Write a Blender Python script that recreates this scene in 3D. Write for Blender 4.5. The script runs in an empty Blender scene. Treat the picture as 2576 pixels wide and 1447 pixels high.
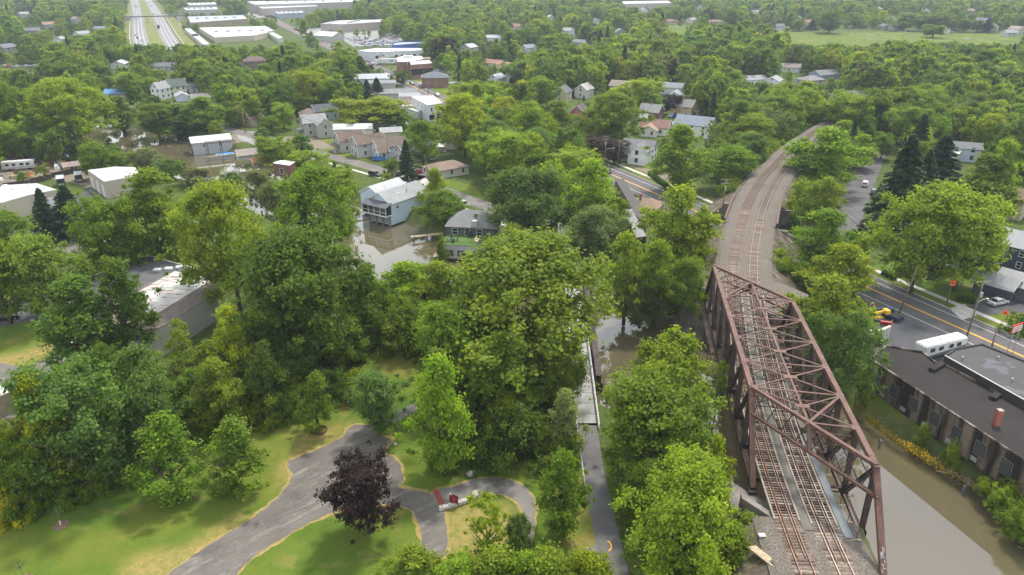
import bpy, bmesh, math, random
import numpy as np
from mathutils import Vector, Matrix
R = math.radians
rng = random.Random(7)
scn = bpy.context.scene
COL = scn.collection

# ------------------------------------------------------------------ camera, sky, sun, exposure
CAMZ = 66.0
PITCH = math.atan(1300.5 / 3000)
FPX = 3000 * 2576 / 4096            # focal length in pixels of a 2576 wide picture
CP, SP = math.cos(PITCH), math.sin(PITCH)
cam = bpy.data.cameras.new('camera')
cam.sensor_width = 36
cam.lens = 36 * 3000 / 4096
cam.clip_start = 1
cam.clip_end = 12000
camo = bpy.data.objects.new('camera', cam)
COL.objects.link(camo)
camo.location = (0, 0, CAMZ)
camo.rotation_euler = (R(90) - PITCH, 0, 0)
scn.camera = camo

SUN_EL, SUN_AZ = R(60), R(28)       # azimuth clockwise from +Y
world = bpy.data.worlds.new('World')
scn.world = world
world.use_nodes = True
wn = world.node_tree
wn.nodes.clear()
wl = wn.links.new
wo = wn.nodes.new('ShaderNodeOutputWorld')
bg = wn.nodes.new('ShaderNodeBackground')
sky = wn.nodes.new('ShaderNodeTexSky')
sky.sky_type = 'NISHITA'
sky.sun_disc = False
sky.sun_elevation = SUN_EL
sky.sun_rotation = SUN_AZ
sky.dust_density = 2.0
tc = wn.nodes.new('ShaderNodeTexCoord')
cn = wn.nodes.new('ShaderNodeTexNoise')
cn.inputs['Scale'].default_value = 2.6
cn.inputs['Detail'].default_value = 7
cr = wn.nodes.new('ShaderNodeValToRGB')
cr.color_ramp.elements[0].position = 0.34
cr.color_ramp.elements[1].position = 0.60
cmix = wn.nodes.new('ShaderNodeMix')
cmix.data_type = 'RGBA'
wl(tc.outputs['Generated'], cn.inputs['Vector'])
wl(cn.outputs['Fac'], cr.inputs['Fac'])
wl(cr.outputs['Color'], cmix.inputs[0])
wl(sky.outputs['Color'], cmix.inputs[6])
cmix.inputs[7].default_value = (9.6, 9.9, 10.2, 1)     # broken white cloud over the whole dome
wl(cmix.outputs[2], bg.inputs['Color'])
bg.inputs['Strength'].default_value = 0.15
wl(bg.outputs[0], wo.inputs['Surface'])

sun = bpy.data.lights.new('sun', 'SUN')
sun.energy = 3.3
sun.angle = R(6)
sun.color = (1.0, 0.955, 0.88)
suno = bpy.data.objects.new('sun', sun)
COL.objects.link(suno)
sdir = Vector((math.sin(SUN_AZ) * math.cos(SUN_EL), math.cos(SUN_AZ) * math.cos(SUN_EL), math.sin(SUN_EL)))
suno.rotation_euler = sdir.to_track_quat('Z', 'Y').to_euler()
suno.location = (0, 0, 200)

scn.view_settings.view_transform = 'Standard'
scn.view_settings.look = 'None'
scn.view_settings.exposure = 0.5
scn.view_settings.gamma = 1
scn.view_settings.use_curve_mapping = False
scn.cycles.max_bounces = 6
scn.cycles.transparent_max_bounces = 6
scn.cycles.volume_bounces = 0

# ------------------------------------------------------------------ pixel <-> place
def P(x, y, z=0.0):
    """place at height z that a pixel of the 2576 px wide picture looks at"""
    u = x - 1288
    v = y - 723.5
    t = (z - CAMZ) / (-SP * FPX - CP * v)
    return Vector((u * t, (CP * FPX - SP * v) * t, z))

def Q(p):
    X, Y, Z = p[0], p[1], p[2] - CAMZ
    d = CP * Y - SP * Z
    return 1288 + FPX * X / d, 723.5 - FPX * (SP * Y + CP * Z) / d, d

# ------------------------------------------------------------------ mesh helpers
class MB:
    def __init__(s):
        s.v, s.f = [], []
    def face(s, *pts):
        n = len(s.v)
        s.v += [tuple(p) for p in pts]
        s.f.append(tuple(range(n, n + len(pts))))
        return s
    def hexa(s, c):
        n = len(s.v)
        s.v += [tuple(p) for p in c]
        for q in ((0, 3, 2, 1), (4, 5, 6, 7), (0, 1, 5, 4), (1, 2, 6, 5), (2, 3, 7, 6), (3, 0, 4, 7)):
            s.f.append(tuple(n + i for i in q))
        return s
    def box(s, x0, x1, y0, y1, z0, z1):
        return s.hexa([(x0, y0, z0), (x1, y0, z0), (x1, y1, z0), (x0, y1, z0), (x0, y0, z1), (x1, y0, z1), (x1, y1, z1), (x0, y1, z1)])
    def cbox(s, x, y, z0, w, d, h):
        return s.box(x - w / 2, x + w / 2, y - d / 2, y + d / 2, z0, z0 + h)
    def bar(s, a, b, w, h, up=(0, 0, 1)):
        a, b, up = Vector(a), Vector(b), Vector(up)
        t = (b - a).normalized()
        sd = t.cross(up)
        if sd.length < 1e-4:
            sd = t.cross(Vector((0, 1, 0)))
        sd.normalize()
        u = sd.cross(t).normalized()
        c = []
        for e in (a, b):
            c += [e - sd * w / 2 - u * h / 2, e + sd * w / 2 - u * h / 2, e + sd * w / 2 + u * h / 2, e - sd * w / 2 + u * h / 2]
        return s.hexa(c)
    def tube(s, pts, rads, n=6, cap=True):
        pts = [Vector(p) for p in pts]
        if not hasattr(rads, '__len__'):
            rads = [rads] * len(pts)
        base = len(s.v)
        for i, p in enumerate(pts):
            t = (pts[min(i + 1, len(pts) - 1)] - pts[max(i - 1, 0)]).normalized()
            a = t.cross(Vector((0, 0, 1)))
            if a.length < 1e-3:
                a = Vector((1, 0, 0))
            a.normalize()
            b = t.cross(a)
            for k in range(n):
                th = 2 * math.pi * k / n
                s.v.append(tuple(p + (a * math.cos(th) + b * math.sin(th)) * rads[i]))
        for i in range(len(pts) - 1):
            for k in range(n):
                s.f.append((base + i * n + k, base + i * n + (k + 1) % n, base + (i + 1) * n + (k + 1) % n, base + (i + 1) * n + k))
        if cap:
            s.f.append(tuple(base + k for k in range(n))[::-1])
            s.f.append(tuple(base + (len(pts) - 1) * n + k for k in range(n)))
        return s
    def cyl(s, x, y, z0, z1, r, n=10, r1=None):
        return s.tube([(x, y, z0), (x, y, z1)], [r, r if r1 is None else r1], n)
    def prism(s, pts, z0, z1):
        n = len(s.v)
        k = len(pts)
        s.v += [(p[0], p[1], z0) for p in pts] + [(p[0], p[1], z1) for p in pts]
        s.f.append(tuple(n + i for i in range(k))[::-1])
        s.f.append(tuple(n + k + i for i in range(k)))
        for i in range(k):
            j = (i + 1) % k
            s.f.append((n + i, n + j, n + k + j, n + k + i))
        return s
    def prism_y(s, prof, y0, y1):
        """profile of (x, z) points swept along y"""
        n = len(s.v)
        k = len(prof)
        s.v += [(p[0], y0, p[1]) for p in prof] + [(p[0], y1, p[1]) for p in prof]
        s.f.append(tuple(n + i for i in range(k)))
        s.f.append(tuple(n + k + i for i in range(k))[::-1])
        for i in range(k):
            j = (i + 1) % k
            s.f.append((n + i, n + k + i, n + k + j, n + j))
        return s
    def mesh(s, name, mat, smooth=False):
        m = bpy.data.meshes.new(name)
        m.from_pydata(s.v, [], s.f)
        if mat:
            m.materials.append(mat)
        if smooth:
            m.shade_smooth()
        return m
    def build(s, name, mat, parent=None, smooth=False, **kw):
        o = ob(name, s.mesh(name, mat, smooth), parent, **kw)
        if 'lacing' in name or 'lattice' in name:
            o['kind'] = 'stuff'
        return o

def fixn(m):
    b = bmesh.new()
    b.from_mesh(m)
    bmesh.ops.recalc_face_normals(b, faces=b.faces)
    b.to_mesh(m)
    b.free()
    return m

def ob(name, mesh, parent=None, loc=None, rz=None, scale=None, color=None):
    o = bpy.data.objects.new(name, mesh)
    COL.objects.link(o)
    if parent:
        o.parent = parent
    if loc is not None:
        o.location = loc
    if rz is not None:
        o.rotation_euler = (0, 0, rz)
    if scale is not None:
        o.scale = scale
    if color is not None:
        o.color = (*color, 1)
    return o

def tag(o, label=None, cat=None, group=None, kind=None):
    if label:
        o['label'] = label
    if cat:
        o['category'] = cat
    if group:
        o['group'] = group
    if kind:
        o['kind'] = kind
    return o

def thing(name, label, cat, loc=(0, 0, 0), rz=0.0, group=None):
    o = bpy.data.objects.new(name, None)
    COL.objects.link(o)
    o.location = loc
    o.rotation_euler = (0, 0, rz)
    o.empty_display_size = .2
    return tag(o, label, cat, group)

def structure(o):
    o['kind'] = 'structure'
    return o

def copy_tree(o, parent=None, color=None):
    c = o.copy()
    COL.objects.link(c)
    c.parent = parent
    if color and 'paint' in o.name:
        c.color = (*color, 1)
    for ch in o.children:
        copy_tree(ch, c)
    return c

def catmull(pts, step=1.0, closed=False):
    pts = [Vector((p[0], p[1], p[2] if len(p) > 2 else 0)) for p in pts]
    out = []
    n = len(pts)
    for i in range(n if closed else n - 1):
        p0, p1, p2, p3 = (pts[(i - 1) % n], pts[i], pts[(i + 1) % n], pts[(i + 2) % n]) if closed else (pts[max(i - 1, 0)], pts[i], pts[i + 1], pts[min(i + 2, n - 1)])
        k = max(1, int((p2 - p1).length / step))
        for j in range(k):
            t = j / k
            out.append(.5 * ((2 * p1) + (p2 - p0) * t + (2 * p0 - 5 * p1 + 4 * p2 - p3) * t * t + (3 * p1 - p0 - 3 * p2 + p3) * t ** 3))
    if not closed:
        out.append(pts[-1])
    return out

def resample(pts, step):
    pts = [Vector(p) for p in pts]
    out = [pts[0].copy()]
    acc = 0.0
    for a, b in zip(pts, pts[1:]):
        L = (b - a).length
        while acc + L >= step:
            t = (step - acc) / L
            a = a.lerp(b, t)
            L = (b - a).length
            out.append(a.copy())
            acc = 0.0
        acc += L
    return out

def side(pts, i):
    t = pts[min(i + 1, len(pts) - 1)] - pts[max(i - 1, 0)]
    t.z = 0
    t.normalize()
    return Vector((t.y, -t.x, 0)), t

def ribbon(mb, pts, o0, o1, z):
    """flat strip between lateral offsets o0 and o1 (right positive) along a polyline"""
    base = len(mb.v)
    for i, p in enumerate(pts):
        n, _ = side(pts, i)
        for o in (o0, o1):
            q = p + n * (o(i) if callable(o) else o)
            mb.v.append((q.x, q.y, z))
    for i in range(len(pts) - 1):
        k = base + 2 * i
        mb.f.append((k, k + 1, k + 3, k + 2))
    return mb

def sweep(mb, pts, prof):
    """closed profile of (lateral, z) swept along a polyline"""
    base = len(mb.v)
    k = len(prof)
    for i, p in enumerate(pts):
        n, _ = side(pts, i)
        for o, z in prof:
            q = p + n * o
            mb.v.append((q.x, q.y, p.z + z))
    for i in range(len(pts) - 1):
        for j in range(k):
            a, b = base + i * k + j, base + i * k + (j + 1) % k
            mb.f.append((a, b, b + k, a + k))
    mb.f.append(tuple(base + j for j in range(k))[::-1])
    mb.f.append(tuple(base + (len(pts) - 1) * k + j for j in range(k)))
    return mb

# ------------------------------------------------------------------ materials
MATS = {}
class NT:
    def __init__(s, name):
        s.m = bpy.data.materials.new(name)
        s.m.use_nodes = True
        s.t = s.m.node_tree
        s.b = s.t.nodes['Principled BSDF']
        s.out = s.t.nodes['Material Output']
    def n(s, typ, **kw):
        nd = s.t.nodes.new('ShaderNode' + typ)
        for k, v in kw.items():
            if k in nd.inputs:
                nd.inputs[k].default_value = v
            else:
                setattr(nd, k, v)
        return nd
    def l(s, a, b):
        s.t.links.new(a, b)
    def noise(s, vec, scale, detail=4, rough=.55):
        nd = s.n('TexNoise', Scale=scale, Detail=detail, Roughness=rough)
        if vec is not None:
            s.l(vec, nd.inputs['Vector'])
        return nd.outputs['Fac']
    def ramp(s, fac, *st):
        nd = s.n('ValToRGB')
        e = nd.color_ramp.elements
        while len(e) < len(st):
            e.new(.5)
        for k, (p, c) in zip(e, st):
            k.position = p
            k.color = (*c, 1) if hasattr(c, '__len__') else (c, c, c, 1)
        s.l(fac, nd.inputs['Fac'])
        return nd.outputs['Color']
    def mix(s, fac, a, b, mode='MIX'):
        nd = s.n('Mix', data_type='RGBA', blend_type=mode)
        for v, i in ((fac, 0), (a, 6), (b, 7)):
            if hasattr(v, 'is_linked') or hasattr(v, 'links'):
                s.l(v, nd.inputs[i])
            elif hasattr(v, '__len__'):
                nd.inputs[i].default_value = (*v, 1)
            else:
                nd.inputs[i].default_value = v if i == 0 else (v, v, v, 1)
        return nd.outputs[2]
    def math(s, op, a, b=None):
        nd = s.n('Math', operation=op)
        for v, i in ((a, 0), (b, 1)):
            if v is None:
                continue
            if hasattr(v, 'links'):
                s.l(v, nd.inputs[i])
            else:
                nd.inputs[i].default_value = v
        return nd.outputs[0]
    def bump(s, h, strength=.4, dist=.05):
        nd = s.n('Bump', Strength=strength, Distance=dist)
        s.l(h, nd.inputs['Height'])
        s.l(nd.outputs[0], s.b.inputs['Normal'])
    def coord(s, k='Object'):
        return s.n('TexCoord').outputs[k]
    def pos(s):
        return s.n('NewGeometry').outputs['Position']
    def col(s, c, rough=.8, spec=.3):
        if hasattr(c, 'links'):
            s.l(c, s.b.inputs['Base Color'])
        else:
            s.b.inputs['Base Color'].default_value = (*c, 1)
        s.b.inputs['Roughness'].default_value = rough
        s.b.inputs['Specular IOR Level'].default_value = spec
        return s.m

def pm(name, c, rough=.8, var=.2, scale=.8, bump=0., bscale=8., metal=0., spec=.3):
    """plain material with broad and fine colour variation"""
    if name in MATS:
        return MATS[name]
    t = NT(name)
    co = t.pos()
    f = t.noise(co, scale, 6)
    a = tuple(x * (1 - var) for x in c)
    b = tuple(min(1, x * (1 + var)) for x in c)
    t.col(t.ramp(f, (.3, a), (.7, b)), rough, spec)
    t.b.inputs['Metallic'].default_value = metal
    if bump:
        t.bump(t.noise(co, bscale, 5), bump, .05)
    MATS[name] = t.m
    return t.m

def hexcol(c):
    return tuple(round(x, 3) for x in c)

def siding(c):
    """lapped boards: fine horizontal relief"""
    nm = 'siding_%d_%d_%d' % tuple(int(x * 255) for x in c)
    if nm in MATS:
        return MATS[nm]
    t = NT(nm)
    co = t.coord()
    f = t.noise(co, .9, 5)
    t.col(t.mix(f, tuple(x * .86 for x in c), tuple(min(1, x * 1.08) for x in c)), .65)
    w = t.n('TexWave', Scale=2.2, wave_profile='SAW', bands_direction='Z')
    t.l(co, w.inputs['Vector'])
    t.bump(w.outputs['Fac'], .5, .03)
    MATS[nm] = t.m
    return t.m

def shingle(c):
    g_ = sum(c) / 3
    c = tuple(x * .68 + g_ * .32 for x in c)
    nm = 'shingle_%d_%d_%d' % tuple(int(x * 255) for x in c)
    if nm in MATS:
        return MATS[nm]
    t = NT(nm)
    co = t.coord()
    f = t.noise(co, .45, 6, .6)
    g = t.noise(co, 9, 3)
    base = t.mix(f, tuple(x * .7 for x in c), tuple(min(1, x * 1.25) for x in c))
    t.col(t.mix(.35, base, t.ramp(g, (.3, 0.0), (.7, .6)), 'SOFT_LIGHT'), .9, .15)
    w = t.n('TexWave', Scale=2.6, wave_profile='SAW', bands_direction='Z')
    t.l(co, w.inputs['Vector'])
    t.bump(w.outputs['Fac'], .35, .03)
    MATS[nm] = t.m
    return t.m

def metal_roof(c):
    nm = 'ribbed_%d_%d_%d' % tuple(int(x * 255) for x in c)
    if nm in MATS:
        return MATS[nm]
    t = NT(nm)
    co = t.coord()
    f = t.noise(co, .3, 6, .6)
    t.col(t.mix(f, tuple(x * .84 for x in c), tuple(min(1, x * 1.08) for x in c)), .5, .4)
    w = t.n('TexWave', Scale=.55, bands_direction='X')
    t.l(co, w.inputs['Vector'])
    t.bump(t.ramp(w.outputs['Fac'], (.8, 0.), (.95, 1.)), .5, .04)
    MATS[nm] = t.m
    return t.m

def brick_mat(c, mortar=(.32, .29, .26)):
    nm = 'brick_%d_%d_%d' % tuple(int(x * 255) for x in c)
    if nm in MATS:
        return MATS[nm]
    t = NT(nm)
    co = t.coord()
    b = t.n('TexBrick', Scale=1.0)
    b.inputs['Color1'].default_value = (*c, 1)
    b.inputs['Color2'].default_value = (*[x * .75 for x in c], 1)
    b.inputs['Mortar'].default_value = (*mortar, 1)
    b.inputs['Mortar Size'].default_value = .012
    b.inputs['Brick Width'].default_value = .4
    b.inputs['Row Height'].default_value = .2
    sp = t.n('SeparateXYZ')
    t.l(co, sp.inputs[0])
    cm = t.n('CombineXYZ')
    t.l(t.math('ADD', sp.outputs[0], sp.outputs[1]), cm.inputs[0])
    t.l(sp.outputs[2], cm.inputs[1])
    t.l(cm.outputs[0], b.inputs['Vector'])
    f = t.noise(co, .5, 6)
    t.col(t.mix(.5, b.outputs['Color'], t.ramp(f, (.3, .1), (.7, .75)), 'SOFT_LIGHT'), .9, .2)
    MATS[nm] = t.m
    return t.m

def obcolor(name, rough=.35, spec=.5, coat=0., var=.1):
    t = NT(name)
    oi = t.n('ObjectInfo')
    f = t.noise(t.coord(), 2., 4)
    k = t.ramp(f, (.3, 1 - var), (.7, 1 + 0 * var))
    t.col(t.mix(1., oi.outputs['Color'], k, 'MULTIPLY'), rough, spec)
    t.b.inputs['Coat Weight'].default_value = coat
    MATS[name] = t.m
    return t.m

PAINT = obcolor('vehicle_paint', .3, .5, .5, .06)
CANVAS = obcolor('dull_colour', .8, .2, 0, .25)
GLASS = NT('dark_glass').col((.02, .025, .03), .08, .6)
RUBBER = pm('tyre_rubber', (.02, .02, .02), .9)
CHROME = pm('bright_metal', (.6, .6, .62), .3, .05, metal=.9)
LAMPW = pm('lamp_lens', (.75, .75, .72), .2, .02)
LAMPR = pm('tail_lens', (.35, .02, .02), .25, .02)
WHITE = pm('white_paint', (.62, .62, .605), .5, .06)
TRIM = pm('white_trim', (.64, .64, .625), .5, .05)
BLACKM = pm('black_metal', (.03, .03, .032), .5, .2)
CONC = pm('concrete', (.42, .40, .36), .85, .2, .6, .2)
CONCD = pm('stained_concrete', (.17, .15, .13), .9, .5, .35, .3)
GALV = pm('galvanised_steel', (.42, .43, .44), .45, .15, metal=.6)
WOODG = pm('weathered_wood', (.27, .22, .17), .9, .3, 2.5, .2)
WOODL = pm('light_wood', (.45, .36, .24), .85, .25, 3)
POLEW = pm('pole_wood', (.17, .135, .10), .9, .25, 2)
# ------------------------------------------------------------------ ground, water
WATER_Z = -2.8
RB = [(105, 10), (92, 40), (80, 62), (68.8, 80), (67.8, 86.2), (64.9, 90.2), (62, 96.1), (59.9, 100.9), (57.5, 104.9), (53, 112), (46, 124), (42, 134), (36, 142), (26.5, 145), (19, 147), (6, 158), (-7.5, 178), (-22.8, 195.5), (-34.4, 209), (-52, 226), (-83.9, 259), (-108, 288.5), (-134.8, 313.3), (-155, 330), (-177, 343), (-200, 348), (-240, 372), (-330, 420)]
LB = [(-330, 380), (-240, 340), (-185, 314), (-160, 294), (-132, 269), (-106, 244), (-78, 217), (-54, 190), (-36, 168), (-22, 153), (-9, 139), (2, 125), (10, 115), (15.8, 108.5), (20.8, 104), (27, 97.5), (32, 88), (34, 80), (36.5, 70), (38.5, 60), (42, 42), (48, 10)]
RIVER = np.array(RB + LB, float)

def poly_dist(px, py, poly):
    """signed distance (negative inside) of points to a closed polygon"""
    d = np.full(px.shape, 1e9)
    ins = np.zeros(px.shape, bool)
    n = len(poly)
    for i in range(n):
        ax, ay = poly[i]
        bx, by = poly[(i + 1) % n]
        ex, ey = bx - ax, by - ay
        t = np.clip(((px - ax) * ex + (py - ay) * ey) / (ex * ex + ey * ey + 1e-9), 0, 1)
        d = np.minimum(d, np.hypot(px - ax - t * ex, py - ay - t * ey))
        c = ((ay > py) != (by > py)) & (px < (bx - ax) * (py - ay) / (by - ay + 1e-12) + ax)
        ins ^= c
    return np.where(ins, -d, d)

def pxpoly(pts, z=0.):
    return np.array([P(x, y, z)[:2] for x, y in pts])

# mown lawns, bare or dry ground, gravel, given as outlines in the picture
LAWNS = [
    [(-60, 1330), (40, 1300), (150, 1220), (300, 1160), (420, 1110), (560, 1070), (680, 1060), (760, 1060), (860, 990), (930, 900), (960, 850), (1070, 870), (1075, 960), (1060, 1040), (1180, 1170), (1300, 1170), (1380, 1130), (1470, 1080), (1510, 1180), (1540, 1450), (1540, 1560), (-100, 1560)],
    [(-40, 830), (60, 810), (150, 800), (165, 880), (60, 940), (-40, 930)],
    [(230, 670), (330, 640), (480, 620), (520, 690), (300, 690)],
    [(2150, 985), (2200, 960), (2330, 1040), (2480, 1150), (2620, 1230), (2640, 1330), (2480, 1225), (2380, 1160), (2240, 1078), (2150, 1035)],
    [(2180, 672), (2300, 640), (2450, 690), (2620, 770), (2640, 900), (2576, 865), (2450, 808), (2300, 738)],
    [(1540, 395), (1600, 390), (1700, 420), (1760, 470), (1720, 490), (1600, 440)],
    [(930, 430), (1090, 440), (1200, 470), (1230, 520), (1160, 490), (1060, 470)],
    [(700, 350), (840, 350), (930, 400), (880, 410), (760, 380)],
    [(1640, 82), (1700, 62), (1760, 80), (1960, 78), (2250, 72), (2576, 82), (2600, 112), (2200, 130), (1990, 118), (1800, 100)],
    [(960, 160), (1010, 175), (1100, 200), (1180, 235), (1220, 270), (1120, 250), (1060, 220)],
    [(240, 270), (275, 270), (285, 320), (245, 315)],
    [(2090, 520), (2190, 400), (2200, 405), (2120, 560)],
]
DIRT = [
    [(1750, 560), (1830, 540), (1850, 600), (1800, 680), (1750, 690), (1740, 620)],
    [(-30, 390), (110, 380), (215, 430), (225, 470), (130, 450), (60, 460), (-30, 470)],
    [(210, 440), (240, 420), (240, 470), (215, 475)],
    [(700, 345), (780, 340), (840, 370), (760, 385)],
    [(480, 345), (560, 350), (600, 330), (660, 350), (560, 365)],
    [(1560, 410), (1700, 440), (1720, 470), (1640, 440)],
    [(2450, 1190), (2580, 1270), (2580, 1320), (2500, 1260)],
    [(1900, 1330), (2000, 1290), (2010, 1500), (1850, 1500)],
    [(1960, 700), (1930, 620), (1990, 590), (2010, 680)],
]
def axis(lo, hi, f0, f1, fine):
    a = list(np.arange(f0, f1, fine))
    s = fine
    x = f1
    while x < hi:
        a.append(x)
        s *= 1.18
        x += s
    a.append(hi)
    s = fine
    x = f0 - fine
    b = []
    while x > lo:
        b.append(x)
        s *= 1.18
        x -= s
    b.append(lo)
    return np.array(b[::-1] + a)
gx = axis(-6000, 6000, -190, 130, 1.5)
gy = axis(-400, 9000, 40, 330, 1.3)
GX, GY = np.meshgrid(gx, gy)
near = (np.abs(GX) < 700) & (GY < 1100)
rd = np.full(GX.shape, 99.)
rd[near] = poly_dist(GX[near], GY[near], RIVER)
bank_w = np.where((GX > 48) & (GY < 125), 1.6, 4.5)
t = np.clip(rd / bank_w, 0, 1)
GZ = np.where(rd < 0, -3.0 - np.minimum(1.4, -rd * .5), -3.0 + 3.0 * (t * t * (3 - 2 * t)))
lm = np.zeros(GX.shape)
dm = np.zeros(GX.shape)
ym = np.zeros(GX.shape)
DRY = [
    [(1110, 1290), (1200, 1262), (1270, 1265), (1300, 1290), (1300, 1400), (1250, 1450), (1130, 1450), (1122, 1360)],
    [(1470, 1100), (1484, 1100), (1520, 1370), (1440, 1390), (1420, 1370), (1490, 1340)],
    [(330, 1400), (480, 1370), (600, 1290), (640, 1300), (470, 1420), (400, 1470), (280, 1470)],
    [(700, 1250), (740, 1180), (860, 1080), (900, 1060), (760, 1090), (700, 1180)],
    [(850, 1020), (900, 960), (930, 970), (880, 1040)], [(2190, 1050), (2300, 1118), (2440, 1200), (2420, 1210), (2280, 1125), (2190, 1070)],
    [(1080, 1400), (1130, 1280), (1140, 1300), (1140, 1420)], [(-40, 930), (60, 920), (160, 870), (150, 850), (40, 890), (-40, 900)],
]
for L_, arr in ((LAWNS, lm), (DIRT, dm), (DRY, ym)):
    for pl in L_:
        s_ = poly_dist(GX[near], GY[near], pxpoly(pl))
        arr[near] = np.maximum(arr[near], np.clip(.5 - s_ / 2.5, 0, 1))
ny, nx = GX.shape
me = bpy.data.meshes.new('ground')
idx = np.arange(nx * ny).reshape(ny, nx)
quads = np.stack([idx[:-1, :-1], idx[:-1, 1:], idx[1:, 1:], idx[1:, :-1]], -1).reshape(-1, 4)
def np_mesh(me, V, F):
    """fast quad or triangle mesh from arrays"""
    k = F.shape[1]
    me.vertices.add(len(V))
    me.vertices.foreach_set('co', np.ascontiguousarray(V, np.float32).ravel())
    me.loops.add(F.size)
    me.loops.foreach_set('vertex_index', np.ascontiguousarray(F, np.int32).ravel())
    me.polygons.add(len(F))
    me.polygons.foreach_set('loop_start', np.arange(0, F.size, k, dtype=np.int32))
    me.update(calc_edges=True)
    return me
np_mesh(me, np.stack([GX, GY, GZ], -1).reshape(-1, 3), quads)
for nm_, arr in (('lawn', lm), ('dirt', dm), ('dry', ym), ('bank', np.clip(1 - np.abs(rd - .8) / 1.6, 0, 1))):
    at_ = me.attributes.new(nm_, 'FLOAT', 'POINT')
    at_.data.foreach_set('value', arr.astype(np.float32).ravel())
me.shade_smooth()
t = NT('ground_cover')
co = t.pos()
def attr(t, k, typ='GEOMETRY'):
    a = t.n('Attribute')
    a.attribute_type = typ
    a.attribute_name = k
    return a
n1 = t.noise(co, .07, 8, .6)
n2 = t.noise(co, .9, 5)
n3 = t.noise(co, 5., 4, .65)
n4 = t.noise(co, .25, 6, .6)
rough_c = t.mix(t.ramp(n2, (.35, 0.), (.65, 1.)), (.040, .062, .014), (.095, .125, .028))
lawn_c = t.ramp(n1, (.36, (.062, .110, .015)), (.47, (.086, .132, .017)), (.56, (.118, .146, .021)), (.66, (.165, .155, .036)))
lawn_c = t.mix(t.ramp(n4, (.57, 0.), (.68, .5)), lawn_c, (.21, .175, .058))
lawn_c = t.mix(t.ramp(n4, (.26, .6), (.40, 0.)), lawn_c, (.065, .11, .014))
lawn_c = t.mix(t.math('MULTIPLY', attr(t, 'dry').outputs['Fac'], t.ramp(n2, (.3, .25), (.6, .95))), lawn_c, t.mix(n3, (.20, .165, .045), (.34, .25, .10)))
lawn_c = t.mix(.5, lawn_c, t.ramp(n3, (.25, .2), (.75, .8)), 'OVERLAY')
dirt_c = t.mix(n2, (.12, .095, .07), (.26, .22, .17))
edge = t.math('ADD', attr(t, 'lawn').outputs['Fac'], t.math('MULTIPLY', t.math('SUBTRACT', n2, .5), .7))
c = t.mix(t.ramp(edge, (.42, 0.), (.58, 1.)), rough_c, lawn_c)
edge = t.math('ADD', attr(t, 'dirt').outputs['Fac'], t.math('MULTIPLY', t.math('SUBTRACT', n2, .5), .7))
c = t.mix(t.ramp(edge, (.42, 0.), (.58, 1.)), c, dirt_c)
c = t.mix(t.math('MULTIPLY', attr(t, 'bank').outputs['Fac'], .6), c, t.mix(n2, (.05, .04, .025), (.15, .12, .08)))
t.col(c, .95, .1)
t.bump(t.noise(co, 3., 6, .7), .6, .12)
me.materials.append(t.m)
structure(ob('ground', me))

t = NT('river_water')
co = t.pos()
t.col(t.mix(t.noise(co, .03, 4), (.088, .072, .038), (.108, .092, .054)), .03, .5)
t.b.inputs['IOR'].default_value = 1.6
t.b.inputs['Specular IOR Level'].default_value = .9
wv = t.n('TexNoise', Scale=.8, Detail=4)
mp = t.n('Mapping')
mp.inputs['Scale'].default_value = (1, .45, 1)
t.l(co, mp.inputs[0])
t.l(mp.outputs[0], wv.inputs['Vector'])
t.bump(wv.outputs['Fac'], .025, .05)
wm = MB()
wm.face((-420, -20, WATER_Z), (180, -20, WATER_Z), (180, 470, WATER_Z), (-420, 470, WATER_Z))
structure(wm.build('river_water', t.m))

# ------------------------------------------------------------------ paved surfaces
def drive_mat():
    t = NT('cracked_drive_asphalt')
    co = t.pos()
    n = t.noise(co, .16, 7, .65)
    c = t.mix(t.ramp(n, (.34, 0.), (.66, 1.)), (.098, .087, .077), (.155, .139, .121))
    mp = t.n('Mapping', vector_type='TEXTURE')
    mp.inputs['Rotation'].default_value = (0, 0, R(41))
    mp.inputs['Scale'].default_value = (4., .8, 1)
    t.l(co, mp.inputs[0])
    s1 = t.noise(mp.outputs[0], .55, 8, .72)
    c = t.mix(t.ramp(s1, (.52, 0.), (.64, .65)), c, (.27, .245, .215))
    v = t.n('TexVoronoi', Scale=.9, feature='DISTANCE_TO_EDGE')
    t.l(co, v.inputs['Vector'])
    c = t.mix(t.ramp(v.outputs['Distance'], (.0, .22), (.05, 0.)), c, (.06, .05, .045))
    g = t.noise(co, 12., 3)
    c = t.mix(.4, c, t.ramp(g, (.2, .2), (.8, .8)), 'OVERLAY')
    t.col(c, .9, .2)
    t.bump(g, .3, .02)
    return t.m
def asphalt(name, a, b, crack=.5, seed=0., patches=True):
    t = NT(name)
    co = t.pos()
    n = t.noise(co, .12, 7, .65)
    m = t.noise(co, 1.3, 6, .7)
    g = t.noise(co, 12., 3)
    c = t.mix(t.ramp(n, (.34, 0.), (.66, 1.)), a, b)
    if patches:
        c = t.mix(t.ramp(m, (.60, 0.), (.70, crack)), c, tuple(min(.5, x * 1.7) for x in b))
        c = t.mix(t.ramp(m, (.30, crack), (.40, 0.)), c, tuple(x * .6 for x in a))
    c = t.mix(.35, c, t.ramp(g, (.2, .2), (.8, .8)), 'OVERLAY')
    t.col(c, .9, .2)
    t.bump(g, .3, .02)
    return t.m
ASPH_OLD = asphalt('worn_asphalt', (.11, .10, .09), (.19, .175, .155), .5)
ASPH_DRIVE = drive_mat()
ASPH_LOOP = asphalt('loop_asphalt', (.10, .092, .085), (.20, .185, .165), .35)
ASPH_NEW = asphalt('smooth_asphalt', (.085, .08, .082), (.125, .118, .118), .2)
ASPH_DARK = asphalt('dark_asphalt', (.055, .055, .06), (.10, .10, .105), .3)
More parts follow.
